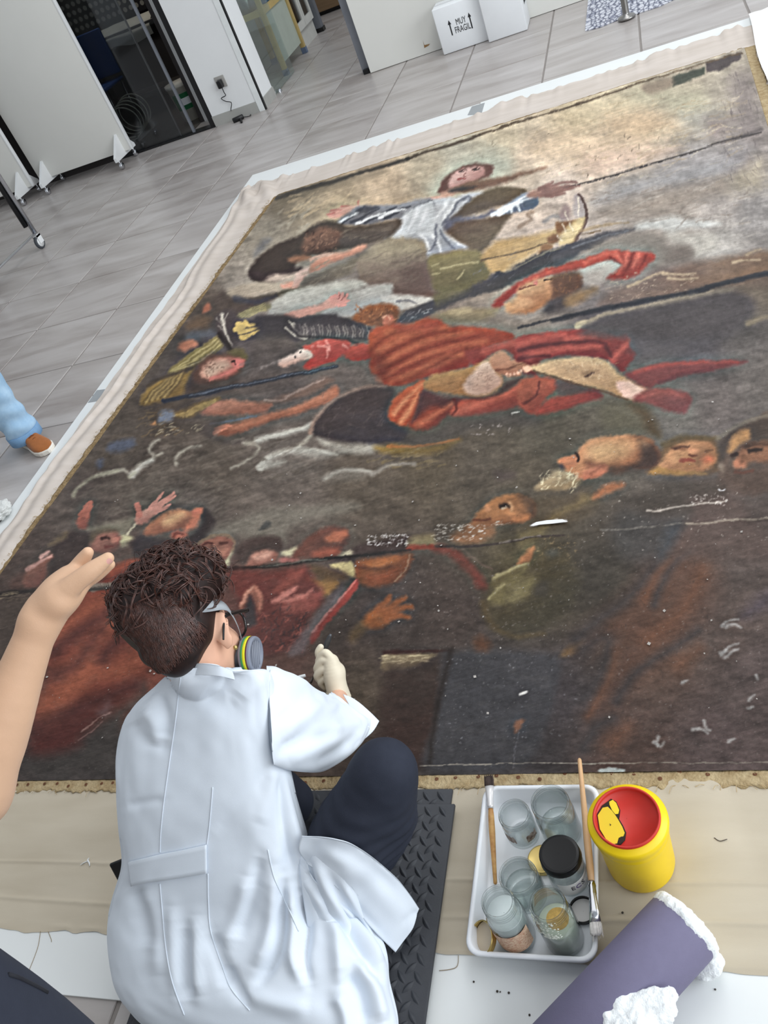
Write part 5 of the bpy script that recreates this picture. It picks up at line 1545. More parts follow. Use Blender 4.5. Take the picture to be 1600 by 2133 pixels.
    po([(1060,1120),(1130,1060),(1160,1120),(1080,1200),(1040,1180)],(98,78,52),12,.7)
    po([(820,1210),(960,1080),(1100,1000),(1040,1160),(1000,1280),(820,1280)],(66,58,54),14,.85)

    # ------------------------------------------------ low right
    rg(800, 1150, .3125)
    po([(660,340),(680,250),(760,160),(860,110),(940,80),(1000,60),(1200,0),(1300,200),(1200,400),(1000,540),(860,560),(740,520),(680,440)],(82,72,50),20,.85,(66,62,50),50)
    po([(700,330),(720,260),(800,170),(900,120),(950,110),(880,220),(820,280),(800,340)],(112,102,66),10,.8)
    po([(810,300),(860,230),(960,170),(1010,180),(960,270),(860,330)],(128,118,78),16,.8)
    po([(1000,240),(1060,190),(1100,220),(1080,290),(1000,290)],(64,60,52),12,.8)
    for q in [[(700,310),(740,260),(800,210)],[(740,170),(860,108),(940,78)]]:
        li(q,(158,148,104),6,4,4,.7)
    li([(660,340),(690,440),(760,520),(900,560),(1060,540)],(96,80,52),14,6,8,.5)
    po([(520,60),(600,120),(680,220),(640,240),(560,140),(440,20),(500,0)],(104,56,48),12,.75)
    po([(0,680),(160,670),(330,675),(320,710),(180,760),(0,790)],(136,120,92),6,.95,(112,96,74),80)
    ha([(0,680),(320,740)],(178,162,128),30,70,-5,3,.5,121,6)
    li([(0,665),(200,660),(420,655)],(62,40,36),8,5,4,.8)
    po([(0,800),(200,760),(380,700),(440,660),(400,900),(330,1200),(280,1420),(0,1300)],(60,50,46),18,.85,(64,46,42),90)
    po([(390,700),(450,660),(720,650),(1140,690),(1150,900),(1060,1200),(900,1440),(280,1440),(330,1160),(370,930)],(66,67,72),14,.85)
    li([(440,660),(400,860),(340,1100),(300,1400)],(44,38,36),12,8,8,.7)
    po([(1180,690),(1200,650),(1280,600),(1330,600),(1260,670)],(124,96,62),10,.8)
    po([(600,600),(640,560),(700,600),(680,650),(620,650)],(104,66,46),14,.7)
    po([(860,1180),(880,1120),(930,1115),(910,1170),(870,1200)],(122,84,66),5,.85)
    li([(905,945),(950,930)],(206,204,198),7,4,1.6,.9)
    ha([(0,60),(1300,660)],(132,124,120),220,10,-20,1.4,.5,123,60)
    ha([(380,660),(1300,1300)],(150,152,158),110,12,80,1.4,.5,124,50)
    li([(240,1420),(500,1415),(900,1405),(1300,1408),(1600,1410)],(146,140,130),2,2,1,.7)
    li([(860,1440),(870,1300),(900,1180)],(108,108,116),2,1.5,1,.4)
    rg(1200, 1100, .25316)
    po([(400,560),(560,400),(700,250),(860,60),(960,140),(1100,200),(1160,420),(1100,640),(960,860),(820,960),(640,1080),(480,1240),(300,1480),(100,1560),(120,1440),(280,1160),(330,950),(60,1000),(0,960),(160,780)],(100,70,56),40,.8,(92,66,56),60)
    for q,w in [([(320,1000),(290,1180),(180,1400),(90,1550)],60),([(560,560),(640,420),(760,280)],80),([(600,900),(760,780),(900,640),(1050,320)],110),([(860,1120),(1000,1000)],120),([(300,1760),(420,1640)],120)]:
        li(q,(122,78,56),w * .28,w * .14,w * .22,.6)
    for q,w in [([(640,620),(720,420),(820,280),(940,180)],60),([(330,1420),(460,1220),(640,1080),(840,960),(1000,840)],70),([(60,1000),(200,900),(260,960),(200,1180),(60,1400)],110),([(0,900),(200,740),(420,580),(640,320),(800,100)],90),([(60,1800),(160,1640),(300,1560)],80)]:
        li(q,(58,58,62),w * .28,w * .16,w * .22,.65)
    po([(1360,720),(1460,600),(1580,520),(1580,640),(1440,720)],(74,68,82),24,.6)
    for q in [[(1190,1040),(1260,980),(1330,945)],[(1220,1060),(1280,1010),(1340,990)],[(1180,1020),(1240,1000)],[(1200,800),(1260,760),(1340,750)],[(1230,810),(1300,790),(1360,820)],[(960,1655),(1030,1650),(1080,1690)],[(1050,1580),(1060,1640),(1100,1660)],[(640,1760),(680,1790),(720,1760)],[(670,1720),(660,1790)],[(1410,1480),(1450,1470)],[(1475,1210),(1490,1240)],[(870,1265),(920,1255)],[(1260,1750),(1300,1735)],[(1420,1410),(1470,1370)]]:
        li(q,(160,158,156),7,4,3,.65)
    ha([(0,60),(1560,1900)],(142,136,132),170,12,80,1.4,.45,131,60)
    ha([(100,100),(1560,1900)],(56,48,48),120,60,88,2,.3,132,20)
    li([(0,1935),(200,1930),(560,1930),(900,1928),(1580,1925)],(140,132,120),2,2,1,.6)
    po([(180,2000),(200,1980),(300,1970),(390,1985),(380,2010),(240,2020)],(160,168,166),3,.85)
    rg(1250, 840, .21875)
    po([(840,700),(1100,720),(1300,860),(1420,1060),(1600,1260),(1600,1463),(560,1463),(700,1250),(800,1080),(830,900)],(90,75,70),22,.8)
    po([(260,1000),(560,1060),(820,1040),(800,1140),(700,1240),(560,1463),(200,1463),(100,1200)],(66,66,66),26,.75)
    po([(640,1200),(760,1150),(740,1240),(620,1400),(560,1440)],(62,70,78),20,.7)
    po([(480,700),(800,690),(1100,720),(1200,840),(1000,900),(840,870),(820,1040),(300,1010),(420,800)],(70,64,58),24,.7)
    li([(440,1020),(560,1020),(760,980),(1000,950),(1200,930)],(170,160,150),4,3,2,.75)
    li([(0,1205),(300,1190),(560,1165),(800,1140)],(110,106,100),3,3,2,.7)
    li([(820,1140),(1000,1135),(1200,1115),(1400,1105),(1600,1095)],(150,138,124),4,3,2,.75)
    ha([(860,870),(1220,970)],(200,190,182),60,14,-10,1.8,.7,141,60)
    ha([(0,700),(1600,1400)],(170,162,152),90,12,-10,1.4,.6,142,60)
    po([(1135,815),(1160,830),(1195,815),(1180,828),(1150,832)],(236,236,240),2)

    # crisper local contrast, as varnish gives
    def soft(a, n):
        for ax in (0, 1):
            c = np.cumsum(np.pad(a, [(n + 1, n) if k == ax else (0, 0) for k in range(3)], 'edge'), ax)
            a = (np.take(c, range(2 * n + 1, c.shape[ax]), ax) - np.take(c, range(c.shape[ax] - 2 * n - 1), ax)) / (2 * n + 1)
        return a
    P.img = np.clip(P.img + .55 * (P.img - soft(soft(P.img.astype(np.float64), 7), 7)) + .5 * (P.img - soft(P.img.astype(np.float64), 2)), .04, 1).astype(np.float32)
    # brush drag, age and grime: the paint edges wander, tones break up, colours sink
    r = PRNG
    wx = (vnoise(PW, PH, 15, 8, r) - .5) * 4 + (vnoise(PW, PH, 5, 3, r) - .5) * 2.4
    wy = (vnoise(PW, PH, 18, 7, r) - .5) * 3 + (vnoise(PW, PH, 6, 3, r) - .5) * 1.8
    sx = np.clip(PXX + wx * PSC, 0, PW - 1).astype(int)
    sy = np.clip(PYY + wy * PSC, 0, PH - 1).astype(int)
    P.img = P.img[sy, sx]
    sh = PXX * .31 + PYY
    rows = np.clip(sh, 0, None)
    st = r.rand(int(rows.max()) + 3, PW // 30 + 3).astype(np.float32)
    ri, fi = rows.astype(int), PXX / 30
    ci = fi.astype(int)
    fc = fi - ci
    drag = st[ri, ci] * (1 - fc) + st[ri, ci + 1] * fc - .5
    tone = 1 + .13 * drag + .11 * (vnoise(PW, PH, 50, 30, r) - .5) + .11 * (vnoise(PW, PH, 12, 7, r) - .5) + .13 * (vnoise(PW, PH, 4, 2.5, r) - .5)
    P.img *= tone[..., None]
    g = P.img.mean(2, keepdims=True)
    P.img *= (1 - .09 * np.clip((PYY / PSC - 1050) / 400, 0, 1))[..., None]
    P.img = g + (P.img - g) * .84 + (np.array([.006, 0, -.004], np.float32))
    n3 = vnoise(PW, PH, 22, 13, r) * .6 + vnoise(PW, PH, 7, 4, r) * .4
    P.img += (np.clip(n3 - .6, 0, 1) * .3)[..., None] * (np.array([.52, .49, .46], np.float32) - P.img)
    P.img -= (np.clip(.36 - n3, 0, 1) * .4)[..., None] * P.img
    # overall age: fine horizontal grime, warm varnish, flecks
    P.img *= (1 + 0.05 * P.n1 + 0.04 * P.n2)[..., None]
    fl = PRNG.rand(PH, PW)
    low_part = np.clip((PYY / PSC - 820) / 300, 0, 1)
    m = (fl > 0.9972).astype(np.float32) * (0.25 + 0.75 * low_part) * 0.5
    P.img += m[..., None] * (np.array([0.62, 0.6, 0.58], np.float32) - P.img)
    m = (PRNG.rand(PH, PW) > 0.996).astype(np.float32) * 0.35
    P.img *= (1 - m * 0.6)[..., None]
    return np.clip(P.img, 0, 1)
# ---------------------------------------------------------------- canvas sheet under the painting
RS = np.random.RandomState(11)


def cloth_material():
    m = bpy.data.materials.new('lining_canvas')
    m.use_nodes = True
    nt = m.node_tree
    b = nt.nodes['Principled BSDF']
    g = nt.nodes.new('ShaderNodeNewGeometry')
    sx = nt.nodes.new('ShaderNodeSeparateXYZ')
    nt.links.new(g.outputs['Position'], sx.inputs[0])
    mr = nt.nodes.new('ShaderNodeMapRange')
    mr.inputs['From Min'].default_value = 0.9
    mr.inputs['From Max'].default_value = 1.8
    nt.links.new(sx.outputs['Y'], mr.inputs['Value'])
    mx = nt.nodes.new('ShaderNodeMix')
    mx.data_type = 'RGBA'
    mx.inputs['A'].default_value = rgb((196, 186, 168))  # near end darker: dirt plus shade put into the colour
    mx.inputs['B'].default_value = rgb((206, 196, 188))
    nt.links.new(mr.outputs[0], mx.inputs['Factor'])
    mp = nt.nodes.new('ShaderNodeMapping')
    mp.inputs['Scale'].default_value = (0.7, 3.0, 1)
    nt.links.new(g.outputs['Position'], mp.inputs['Vector'])
    nz = nt.nodes.new('ShaderNodeTexNoise')
    nz.inputs['Scale'].default_value = 5
    nz.inputs['Detail'].default_value = 6
    nt.links.new(mp.outputs[0], nz.inputs['Vector'])
    r = nt.nodes.new('ShaderNodeValToRGB')
    r.color_ramp.elements[0].position, r.color_ramp.elements[0].color = 0.3, (0.84, 0.82, 0.79, 1)
    r.color_ramp.elements[1].position, r.color_ramp.elements[1].color = 0.65, (1, 1, 1, 1)
    nt.links.new(nz.outputs['Fac'], r.inputs['Fac'])
    m2 = nt.nodes.new('ShaderNodeMix')
    m2.data_type = 'RGBA'
    m2.blend_type = 'MULTIPLY'
    m2.inputs['Factor'].default_value = 0.8
    nt.links.new(mx.outputs['Result'], m2.inputs['A'])
    nt.links.new(r.outputs['Color'], m2.inputs['B'])
    nt.links.new(m2.outputs['Result'], b.inputs['Base Color'])
    b.inputs['Roughness'].default_value = 0.85
    b.inputs['Specular IOR Level'].default_value = 0.2
    n2 = nt.nodes.new('ShaderNodeTexNoise')
    n2.inputs['Scale'].default_value = 700
    nt.links.new(g.outputs['Position'], n2.inputs['Vector'])
    bp = nt.nodes.new('ShaderNodeBump')
    bp.inputs['Strength'].default_value = 0.12
    bp.inputs['Distance'].default_value = 0.002
    nt.links.new(n2.outputs['Fac'], bp.inputs['Height'])
    nt.links.new(bp.outputs['Normal'], b.inputs['Normal'])
    return m


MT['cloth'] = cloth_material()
NU, NV = 300, 460
n1 = noise2(NU, NV, 40, 18, RS)
n2 = noise2(NU, NV, 9, 5, RS)
edge_l = noise2(1, NV, 1, 14, RS)[:, 0] + 0.5 * noise2(1, NV, 1, 3, RS)[:, 0]
edge_b = noise2(NU, 1, 12, 1, RS)[0] + 0.6 * noise2(NU, 1, 2.5, 1, RS)[0]
edge_t = noise2(NU, 1, 10, 1, RS)[0] + 0.7 * noise2(NU, 1, 2.5, 1, RS)[0]
# more samples near the viewer
vv = np.linspace(0, 1, NV)
yv = 1 / ((1 - vv) / (0.59 + 0.7) + vv / (5.4 + 0.7)) - 0.7
uu = np.linspace(0, 1, NU) ** 1.25
cv = np.zeros((NV, NU, 3))
for j in range(NV):
    v = (yv[j] - 0.59) / (5.4 - 0.59)
    xl = -2.635 + 0.018 * edge_l[j] + 0.015 * v - 0.06 * max(0.0, 0.3 - v) 
    xr = 0.66
    x = xl + (xr - xl) * uu
    y = 0.592 + 0.012 * edge_b * (1 - v) ** 6 + v * (5.29 + 0.06 * uu ** 0.4 + 0.12 * uu + 0.022 * edge_t * v ** 10 - 0.592)
    d = x - xl
    z = 0.0068 + 0 * x
    # long fold along the left margin, with a second softer one
    c1 = 0.045 + 0.03 * math.sin(2.1 * y[0] + 0.4) + 0.012 * math.sin(7 * y[0])
    if y[0] > 1.2:
        a1 = 0.02 * (0.35 + 0.65 * abs(math.sin(1.3 * y[0] + 0.6)))
        z = z + a1 * np.exp(-((d - c1) / 0.016) ** 2) + 0.012 * np.exp(-((d - c1 - 0.07) / 0.035) ** 2)
    # rumpled far corner
    r2 = ((x + 2.5) / 0.16) ** 2 + ((y - 5.12) / 0.2) ** 2
    z = z + np.exp(-r2) * (0.022 + 0.05 * np.abs(n2[j]) + 0.02 * np.sin(40 * (x + 0.6 * y)))
    # frayed lifts along the far edge
    z = z + (v ** 40) * 0.03 * np.clip(edge_t, 0, 1)
    # near margin: shallow creases running with the edge
    near = np.clip((0.96 - y) / 0.04, 0, 1) * np.clip((y - 0.6) / 0.05, 0, 1)
    z = z + near * (0.004 * np.clip(n1[j] + 0.25, 0, 1) + 0.0028 * np.exp(-((y - 0.742 - 0.008 * np.sin(3 * x)) / 0.004) ** 2) + 0.003 * np.exp(-((y - 0.665 - 0.01 * np.sin(2.2 * x + 1)) / 0.005) ** 2) + 0.004 * np.exp(-((y - 0.93 - 0.014 * np.sin(2.4 * x - 1.2)) / 0.005) ** 2) * (x < -1.1))
    z = z + 0.004 * np.exp(-((y - 0.602) / 0.006) ** 2) * np.clip(edge_b + 0.3, 0, 1) * (v < 0.02)
    # right part of the near margin: hanging folds
    z = z + near * (x > -0.2) * 0.006 * np.clip(np.sin(24 * x + 5 * y) , 0, 1) * np.clip((y - 0.7) / 0.1, 0, 1)
    z = z + 0.004 * np.clip((y - 5.06) / 0.06, 0, 1) * np.clip(n1[j] + 0.2, 0, 1)
    flat = ((x > -2.34) & (y > 0.96) & (y < 5.04))
    z = np.where(flat, 0.0066, z)
    cv[j, :, 0], cv[j, :, 1], cv[j, :, 2] = x, y, z
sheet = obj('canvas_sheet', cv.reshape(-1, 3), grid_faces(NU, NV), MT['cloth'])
tag(sheet, 'pale beige lining canvas with frayed hem spread under the whole painting', 'sheet')
# loose threads hanging from the near hem
th = MB()
for (a, b, c) in [((84, 1940), (78, 1975), (57, 2030)), ((100, 1940), (106, 1955), (107, 1962)), ((955, 1990), (950, 2015), (915, 2022))]:
    th.tube(spline([U(*a, 0.0075), U(*b, 0.0065), U(*c, 0.0065)], 6), 0.0006, 5)
o = th.build('hem_threads', mat('brown_thread', (150, 132, 104), 0.8), sheet)
o['kind'] = 'stuff'

# white sheet at the right end
n = 60
nn = noise2(n, n, 12, 7, RS)
wv = []
for j in range(n):
    for i in range(n):
        u, v = i / (n - 1), j / (n - 1)
        y = 3.7 + 1.9 * v
        x0 = 0.425 + 0.035 * v + 0.01 * math.sin(8 * v)
        x = x0 + 0.75 * u
        z = 0.017 + 0.022 * max(0, nn[j, i] + 0.15) + 0.012 * abs(math.sin(16 * u + 5 * v)) * min(1, 6 * u)
        wv.append((x, y, z))
o = obj('white_sheet', wv, grid_faces(n, n), mat('white_cotton', (232, 230, 228), 0.8, var=0.02))
tag(o, 'crumpled bright white sheet lying beyond the right end of the painting', 'sheet')

# ---------------------------------------------------------------- the painting
PAINT = paint_picture()
QBL, QBR, QTL, QTR = np.array([-2.512, 0.972]), np.array([0.32, 0.958]), np.array([-2.309, 5.005]), np.array([0.397, 5.115])
GU, GV = 1100, 760
t = np.linspace(0, 1, GV)
yy = 1 / ((1 - t) / (0.972 + 0.62) + t / (5.05 + 0.62)) - 0.62
tv = (yy - 0.972) / (5.05 - 0.972)
tu = np.linspace(0, 1, GU)
Uu, Vv = np.meshgrid(tu, tv)
xy = (1 - Vv)[..., None] * ((1 - Uu)[..., None] * QBL + Uu[..., None] * QBR) + Vv[..., None] * ((1 - Uu)[..., None] * QTL + Uu[..., None] * QTR)
wob = noise2(GU, GV, 77, 48, RS)
fine = noise2(GU, GV, 3, 2.2, RS)
zz = 0.0105 + 0.003 * wob + 0.0009 * fine
# raised horizontal seams (joined canvas widths), as in the photograph
def seam_band(pts, amp):
    global zz
    P0 = [np.array(U(*p, 0.01))[:2] for p in pts]
    for a, b in zip(P0[:-1], P0[1:]):
        ab = b - a
        L = ab @ ab
        tt = np.clip(((xy - a) @ ab) / L, 0, 1)
        d = np.linalg.norm(xy - a - tt[..., None] * ab, axis=2)
        zz = zz + amp * np.exp(-(d / 0.009) ** 2)


seam_band([(1585, 276), (1394, 326), (1262, 367), (1120, 410), (969, 457), (820, 500)], 0.004)
seam_band([(1599, 570), (1431, 611), (1290, 637), (1150, 667)], 0.004)
seam_band([(462, 1185), (619, 1170), (734, 1158), (900, 1136), (1175, 1113)], 0.004)
seam_band([(1250, 1103), (1425, 1090), (1599, 1080)], 0.003)
bd = np.minimum(np.minimum(Uu, 1 - Uu) * 2.8, np.minimum(Vv, 1 - Vv) * 4.0)
zz = np.maximum(zz, 0.0085) + 0.002 * np.exp(-(bd / 0.012) ** 2)
verts = np.dstack([xy, zz]).reshape(-1, 3)
me = bpy.data.meshes.new('painted_canvas')
nf = (GU - 1) * (GV - 1)
idx = np.arange(GU * GV).reshape(GV, GU)
quads = np.stack([idx[:-1, :-1], idx[:-1, 1:], idx[1:, 1:], idx[1:, :-1]], -1).reshape(-1)
me.vertices.add(GU * GV)
me.vertices.foreach_set('co', verts.astype(np.float32).ravel())
me.loops.add(nf * 4)
me.loops.foreach_set('vertex_index', quads.astype(np.int32))
me.polygons.add(nf)
me.polygons.foreach_set('loop_start', np.arange(0, nf * 4, 4, dtype=np.int32))
me.polygons.foreach_set('loop_total', np.full(nf, 4, np.int32))
me.update(calc_edges=True)
me.polygons.foreach_set('use_smooth', np.ones(nf, bool))
q = (verts - np.array([0, 0, CAMH])) @ ROT
px = (CX + q[:, 0] / q[:, 2] * FPX) * PSC
py = (CY + q[:, 1] / q[:, 2] * FPX) * PSC
px = np.where(px > PW - 2, 2 * (PW - 2) - px, px)
px = np.clip(np.abs(px), 0, PW - 2.01)
py = np.clip(py, 0, PH - 2.01)
xi, yi = px.astype(int), py.astype(int)
fx, fy = (px - xi)[:, None], (py - yi)[:, None]
colr = (PAINT[yi, xi] * (1 - fx) + PAINT[yi, xi + 1] * fx) * (1 - fy) + (PAINT[yi + 1, xi] * (1 - fx) + PAINT[yi + 1, xi + 1] * fx) * fy
colr = np.where(colr <= 0.04045, colr / 12.92, ((colr + 0.055) / 1.055) ** 2.4)
ca = me.color_attributes.new('paint', 'FLOAT_COLOR', 'POINT')
ca.data.foreach_set('color', np.concatenate([colr, np.ones((len(colr), 1))], 1).astype(np.float32).ravel())


def paint_material():
    m = bpy.data.materials.new('old_oil_paint')
    m.use_nodes = True
    nt = m.node_tree
    b = nt.nodes['Principled BSDF']
    at = nt.nodes.new('ShaderNodeAttribute')
    at.attribute_name = 'paint'
    g = nt.nodes.new('ShaderNodeNewGeometry')
    # canvas weave and ageing: fine value variation in place coordinates
    mp = nt.nodes.new('ShaderNodeMapping')
    mp.inputs['Scale'].default_value = (1.0, 2.2, 1)
    nt.links.new(g.outputs['Position'], mp.inputs['Vector'])
    n1_ = nt.nodes.new('ShaderNodeTexNoise')
    n1_.inputs['Scale'].default_value = 320
    n1_.inputs['Detail'].default_value = 4
    n1_.inputs['Roughness'].default_value = 0.75
    nt.links.new(mp.outputs[0], n1_.inputs['Vector'])
    r1 = nt.nodes.new('ShaderNodeValToRGB')
    r1.color_ramp.elements[0].position, r1.color_ramp.elements[0].color = 0.3, (0.76, 0.76, 0.77, 1)
    r1.color_ramp.elements[1].position, r1.color_ramp.elements[1].color = 0.72, (1.22, 1.2, 1.18, 1)
    nt.links.new(n1_.outputs['Fac'], r1.inputs['Fac'])
    mx = nt.nodes.new('ShaderNodeMix')
    mx.data_type = 'RGBA'
    mx.blend_type = 'MULTIPLY'
    mx.inputs['Factor'].default_value = 1.0
    nt.links.new(at.outputs['Color'], mx.inputs['A'])
    nt.links.new(r1.outputs['Color'], mx.inputs['B'])
    n2_ = nt.nodes.new('ShaderNodeTexNoise')
    n2_.inputs['Scale'].default_value = 30
    n2_.inputs['Detail'].default_value = 8
    n2_.inputs['Roughness'].default_value = 0.7
    nt.links.new(mp.outputs[0], n2_.inputs['Vector'])
    r2 = nt.nodes.new('ShaderNodeValToRGB')
    r2.color_ramp.elements[0].position, r2.color_ramp.elements[0].color = 0.32, (0.84, 0.83, 0.82, 1)
    r2.color_ramp.elements[1].position, r2.color_ramp.elements[1].color = 0.66, (1.08, 1.07, 1.06, 1)
    nt.links.new(n2_.outputs['Fac'], r2.inputs['Fac'])
    m2 = nt.nodes.new('ShaderNodeMix')
    m2.data_type = 'RGBA'
    m2.blend_type = 'MULTIPLY'
    m2.inputs['Factor'].default_value = 1.0
    nt.links.new(mx.outputs['Result'], m2.inputs['A'])
    nt.links.new(r2.outputs['Color'], m2.inputs['B'])
    nt.links.new(m2.outputs['Result'], b.inputs['Base Color'])
    b.inputs['Roughness'].default_value = 0.55
    b.inputs['Specular IOR Level'].default_value = 0.12
    wv_ = nt.nodes.new('ShaderNodeTexNoise')
    wv_.inputs['Scale'].default_value = 420
    wv_.inputs['Detail'].default_value = 3
    nt.links.new(g.outputs['Position'], wv_.inputs['Vector'])
    bp = nt.nodes.new('ShaderNodeBump')
    bp.inputs['Strength'].default_value = 0.25
    bp.inputs['Distance'].default_value = 0.0015
    nt.links.new(wv_.outputs['Fac'], bp.inputs['Height'])
    nt.links.new(bp.outputs['Normal'], b.inputs['Normal'])
    return m


pt = empty('oil_painting', (-1.0, 2.9, 0), 'large dark old oil painting of robed figures lying face up on the floor', 'painting')
link('painted_canvas', me, paint_material(), pt)
MT['margin'] = mat('old_tacking_canvas', (150, 128, 94), 0.9, spec=0.1, scale=45, col2=(186, 168, 134), bump=0.5, bscale=120)
MT['margin_dark'] = mat('stained_tacking_canvas', (104, 84, 58), 0.9, spec=0.1, scale=50, col2=(168, 144, 108), bump=0.6, bscale=120)


def margin(a, b, w, n, nrm, m, z=0.0075):
    """raw canvas margin outside the painted edge a-b with a ragged outer line"""
    a, b, nrm = np.array(a), np.array(b), np.array(nrm)
    k = 7
    rag = noise2(n, 1, 5, 1, RS)[0] * 0.5 + noise2(n, 1, 2, 1, RS)[0] * 0.5 + noise2(n, 1, 22, 1, RS)[0] * 0.6
    v = []
    bump_ = noise2(n, k, 3, 2, RS)
    for j in range(k):
        for i in range(n):
            p = a + (b - a) * i / (n - 1) + nrm * ((w * (1 + 0.45 * rag[i])) * j / (k - 1) - 0.004 * (1 - j / (k - 1)))
            zj = z + 0.0022 * max(0, bump_[j, i] + 0.3) + (0.0015 if j == 1 else 0)
            v.append((p[0], p[1], zj))
    o = obj('tacking_margin', v, grid_faces(n, k), m, pt)
    md = o.modifiers.new('thickness', 'SOLIDIFY')
    md.thickness = 0.0012
    md.offset = -1
    return o


margin(QBL + [0.0, 0], QBR, 0.031, 700, (0.0, -1.0), MT['margin'])
margin(QTL, QBL, 0.035, 500, (-1.0, 0.0), MT['margin_dark'])
margin(QTR, QTL, 0.022, 400, (0.0, 1.0), MT['margin_dark'])
margin(QBR, QTR, 0.05, 400, (1.0, 0.0), MT['margin'])
# frayed threads along the rough edges
fr = MB()
for k in range(620):
    s = RS.rand()
    if k < 400:
        p = QTL + (QBL - QTL) * s + np.array([-0.025 - 0.012 * RS.rand(), 0])
        d = np.array([-0.6 - RS.rand(), RS.randn() * 0.8])
    elif k < 500:
        p = QTR + (QBR - QTR) * s + np.array([0.04, 0])
        d = np.array([0.6 + RS.rand(), RS.randn() * 0.8])
    else:
        p = QBL + (QBR - QBL) * s + np.array([0, -0.028])
        d = np.array([RS.randn() * 1.2, -0.4 - 0.5 * RS.rand()])
    L = 0.008 + 0.016 * RS.rand()
    d = d / np.linalg.norm(d) * L
    h = 0.011 + 0.008 * RS.rand()
    fr.tube([(p[0], p[1], 0.009), (p[0] + d[0] * 0.5, p[1] + d[1] * 0.5, h), (p[0] + d[0], p[1] + d[1], h - 0.003)], 0.0006, 4, False)
o = fr.build('frayed_threads', mat('frayed_thread', (188, 166, 128), 0.9), pt)
o['kind'] = 'stuff'
# rusty nail holes along the near margin
nh = MB()
for k in range(58):
    x = -2.4 + 0.046 * k + 0.006 * RS.randn()
    nh.lathe([(0.0012, 0.0), (0.0045, -0.0006)], (x, 0.956 + 0.004 * RS.randn(), 0.0112), 8)
o = nh.build('nail_holes', mat('rust_stain', (104, 66, 44), 0.9, var=0.3, scale=90), pt)
o['kind'] = 'stuff'
# lifting flakes of paint that stand off the surface
fk = MB()
for k in range(170):
    x, y = -2.2 + 2.3 * RS.rand(), 1.05 + 1.1 * RS.rand()
    s = 0.0012 + 0.0035 * RS.rand() ** 2
    a = RS.rand() * 6.28
    c, sn = math.cos(a) * s, math.sin(a) * s
    fk.add([(x - c, y - sn, 0.0135), (x + sn, y - c, 0.0148), (x + c, y + sn, 0.0158), (x - sn, y + c, 0.0146)], [(0, 1, 2, 3)])
o = fk.build('paint_flakes', mat('loose_flake', (168, 162, 156), 0.8, var=0.2, scale=50), pt, False)
o['kind'] = 'stuff'
tl = U(1140, 1088, 0.014)
q = [U(*p, 0.0145) for p in [(1105, 1095), (1117, 1088), (1140, 1084), (1172, 1082), (1183, 1087), (1150, 1091), (1125, 1093), (1110, 1096)]]
o = MB().add(q, [tuple(range(8))]).build('tissue_strip', mat('white_tissue', (226, 226, 226), 0.8), None, False)
bm = bmesh.new(); bm.from_mesh(o.data); bmesh.ops.solidify(bm, geom=bm.faces[:], thickness=0.001); bm.to_mesh(o.data); bm.free()
tag(o, 'small white strip of tissue on the painting below the bald bearded head', 'tissue')

# ---------------------------------------------------------------- rubber mats with lens-shaped treads
MT['rubber'] = mat('black_rubber', (56, 58, 63), 0.55, spec=0.35, var=0.08, scale=40, bump=0.05, bscale=300)


def tread_mesh():
    v, f = [], []
    nu, nvv = 10, 4
    L, W, Hh = 0.0155, 0.0062, 0.0045
    for j in range(nvv):
        s = 1 - j / (nvv - 1)
        h = Hh * math.sin(math.pi / 2 * (1 - s) )
        for i in range(nu):
            a = 2 * math.pi * i / nu
            x = L * math.cos(a) * s
            wy = W * (1 - abs(math.cos(a)) ** 1.6) * (1 if math.sin(a) >= 0 else -1) * s
            v.append((x, wy, h))
    for j in range(nvv - 1):
        for i in range(nu):
            a, b = j * nu + i, j * nu + (i + 1) % nu
            f.append((a, b, b + nu, a + nu))
    return mesh_of('tread', v, f)


tread_me = tread_mesh()
tread_me.materials.append(MT['rubber'])
TS = 0.0325


def rubber_mat(x0, x1, y0, y1, z0, th, label, vis):
    e = empty('rubber_mat', ((x0 + x1) / 2, (y0 + y1) / 2, z0), label, 'mat', 'black rubber mats')
    v = []
    MB().box((x0, y0, z0), (x1, y1, z0 + th), 0, 0.002).build('base', MT['rubber'], e)
    rest = MB()
    nrest = 0
    nx, ny = int((x1 - x0) / TS), int((y1 - y0) / TS)
    for i in range(nx):
        for j in range(ny):
            for h in (0, 1):
                x = x1 - 0.024 - TS * (i + 0.5 * h)
                y = y1 - 0.018 - TS * (j + 0.5 * h)
                if x < x0 + 0.015 or y < y0 + 0.015:
                    continue
                a = math.radians(-52 if h == 0 else 48)
                if vis(x, y):
                    o = bpy.data.objects.new('tread', tread_me)
                    COL.objects.link(o)
                    o.parent = e
                    o.location = (x - (x0 + x1) / 2, y - (y0 + y1) / 2, th)
                    o.rotation_euler = (0, 0, a)
                else:
                    c, s = math.cos(a), math.sin(a)
                    L, W = 0.0145, 0.0055
                    pp = [(L, 0, 0), (0, W, 0), (-L, 0, 0), (0, -W, 0), (0, 0, 0.0035)]
                    rest.add([(x + c * p[0] - s * p[1], y + s * p[0] + c * p[1], z0 + th + p[2]) for p in pp], [(0, 1, 4), (1, 2, 4), (2, 3, 4), (3, 0, 4)])
                    nrest += 1
    if nrest:
        o = rest.build('tread_field', MT['rubber'], e)
        o['kind'] = 'stuff'
    return e


rubber_mat(-1.222, -0.6125, 0.30, 0.927, 0.0082, 0.0085, 'black rubber mat lying under the other, showing only its far strip', lambda x, y: x > -0.75 and y > 0.86)
rubber_mat(-1.20, -0.598, 0.28, 0.885, 0.0205, 0.009, 'black rubber mat with lens-shaped treads on which the person in the white coat sits', lambda x, y: x > -0.79 and y > 0.36)

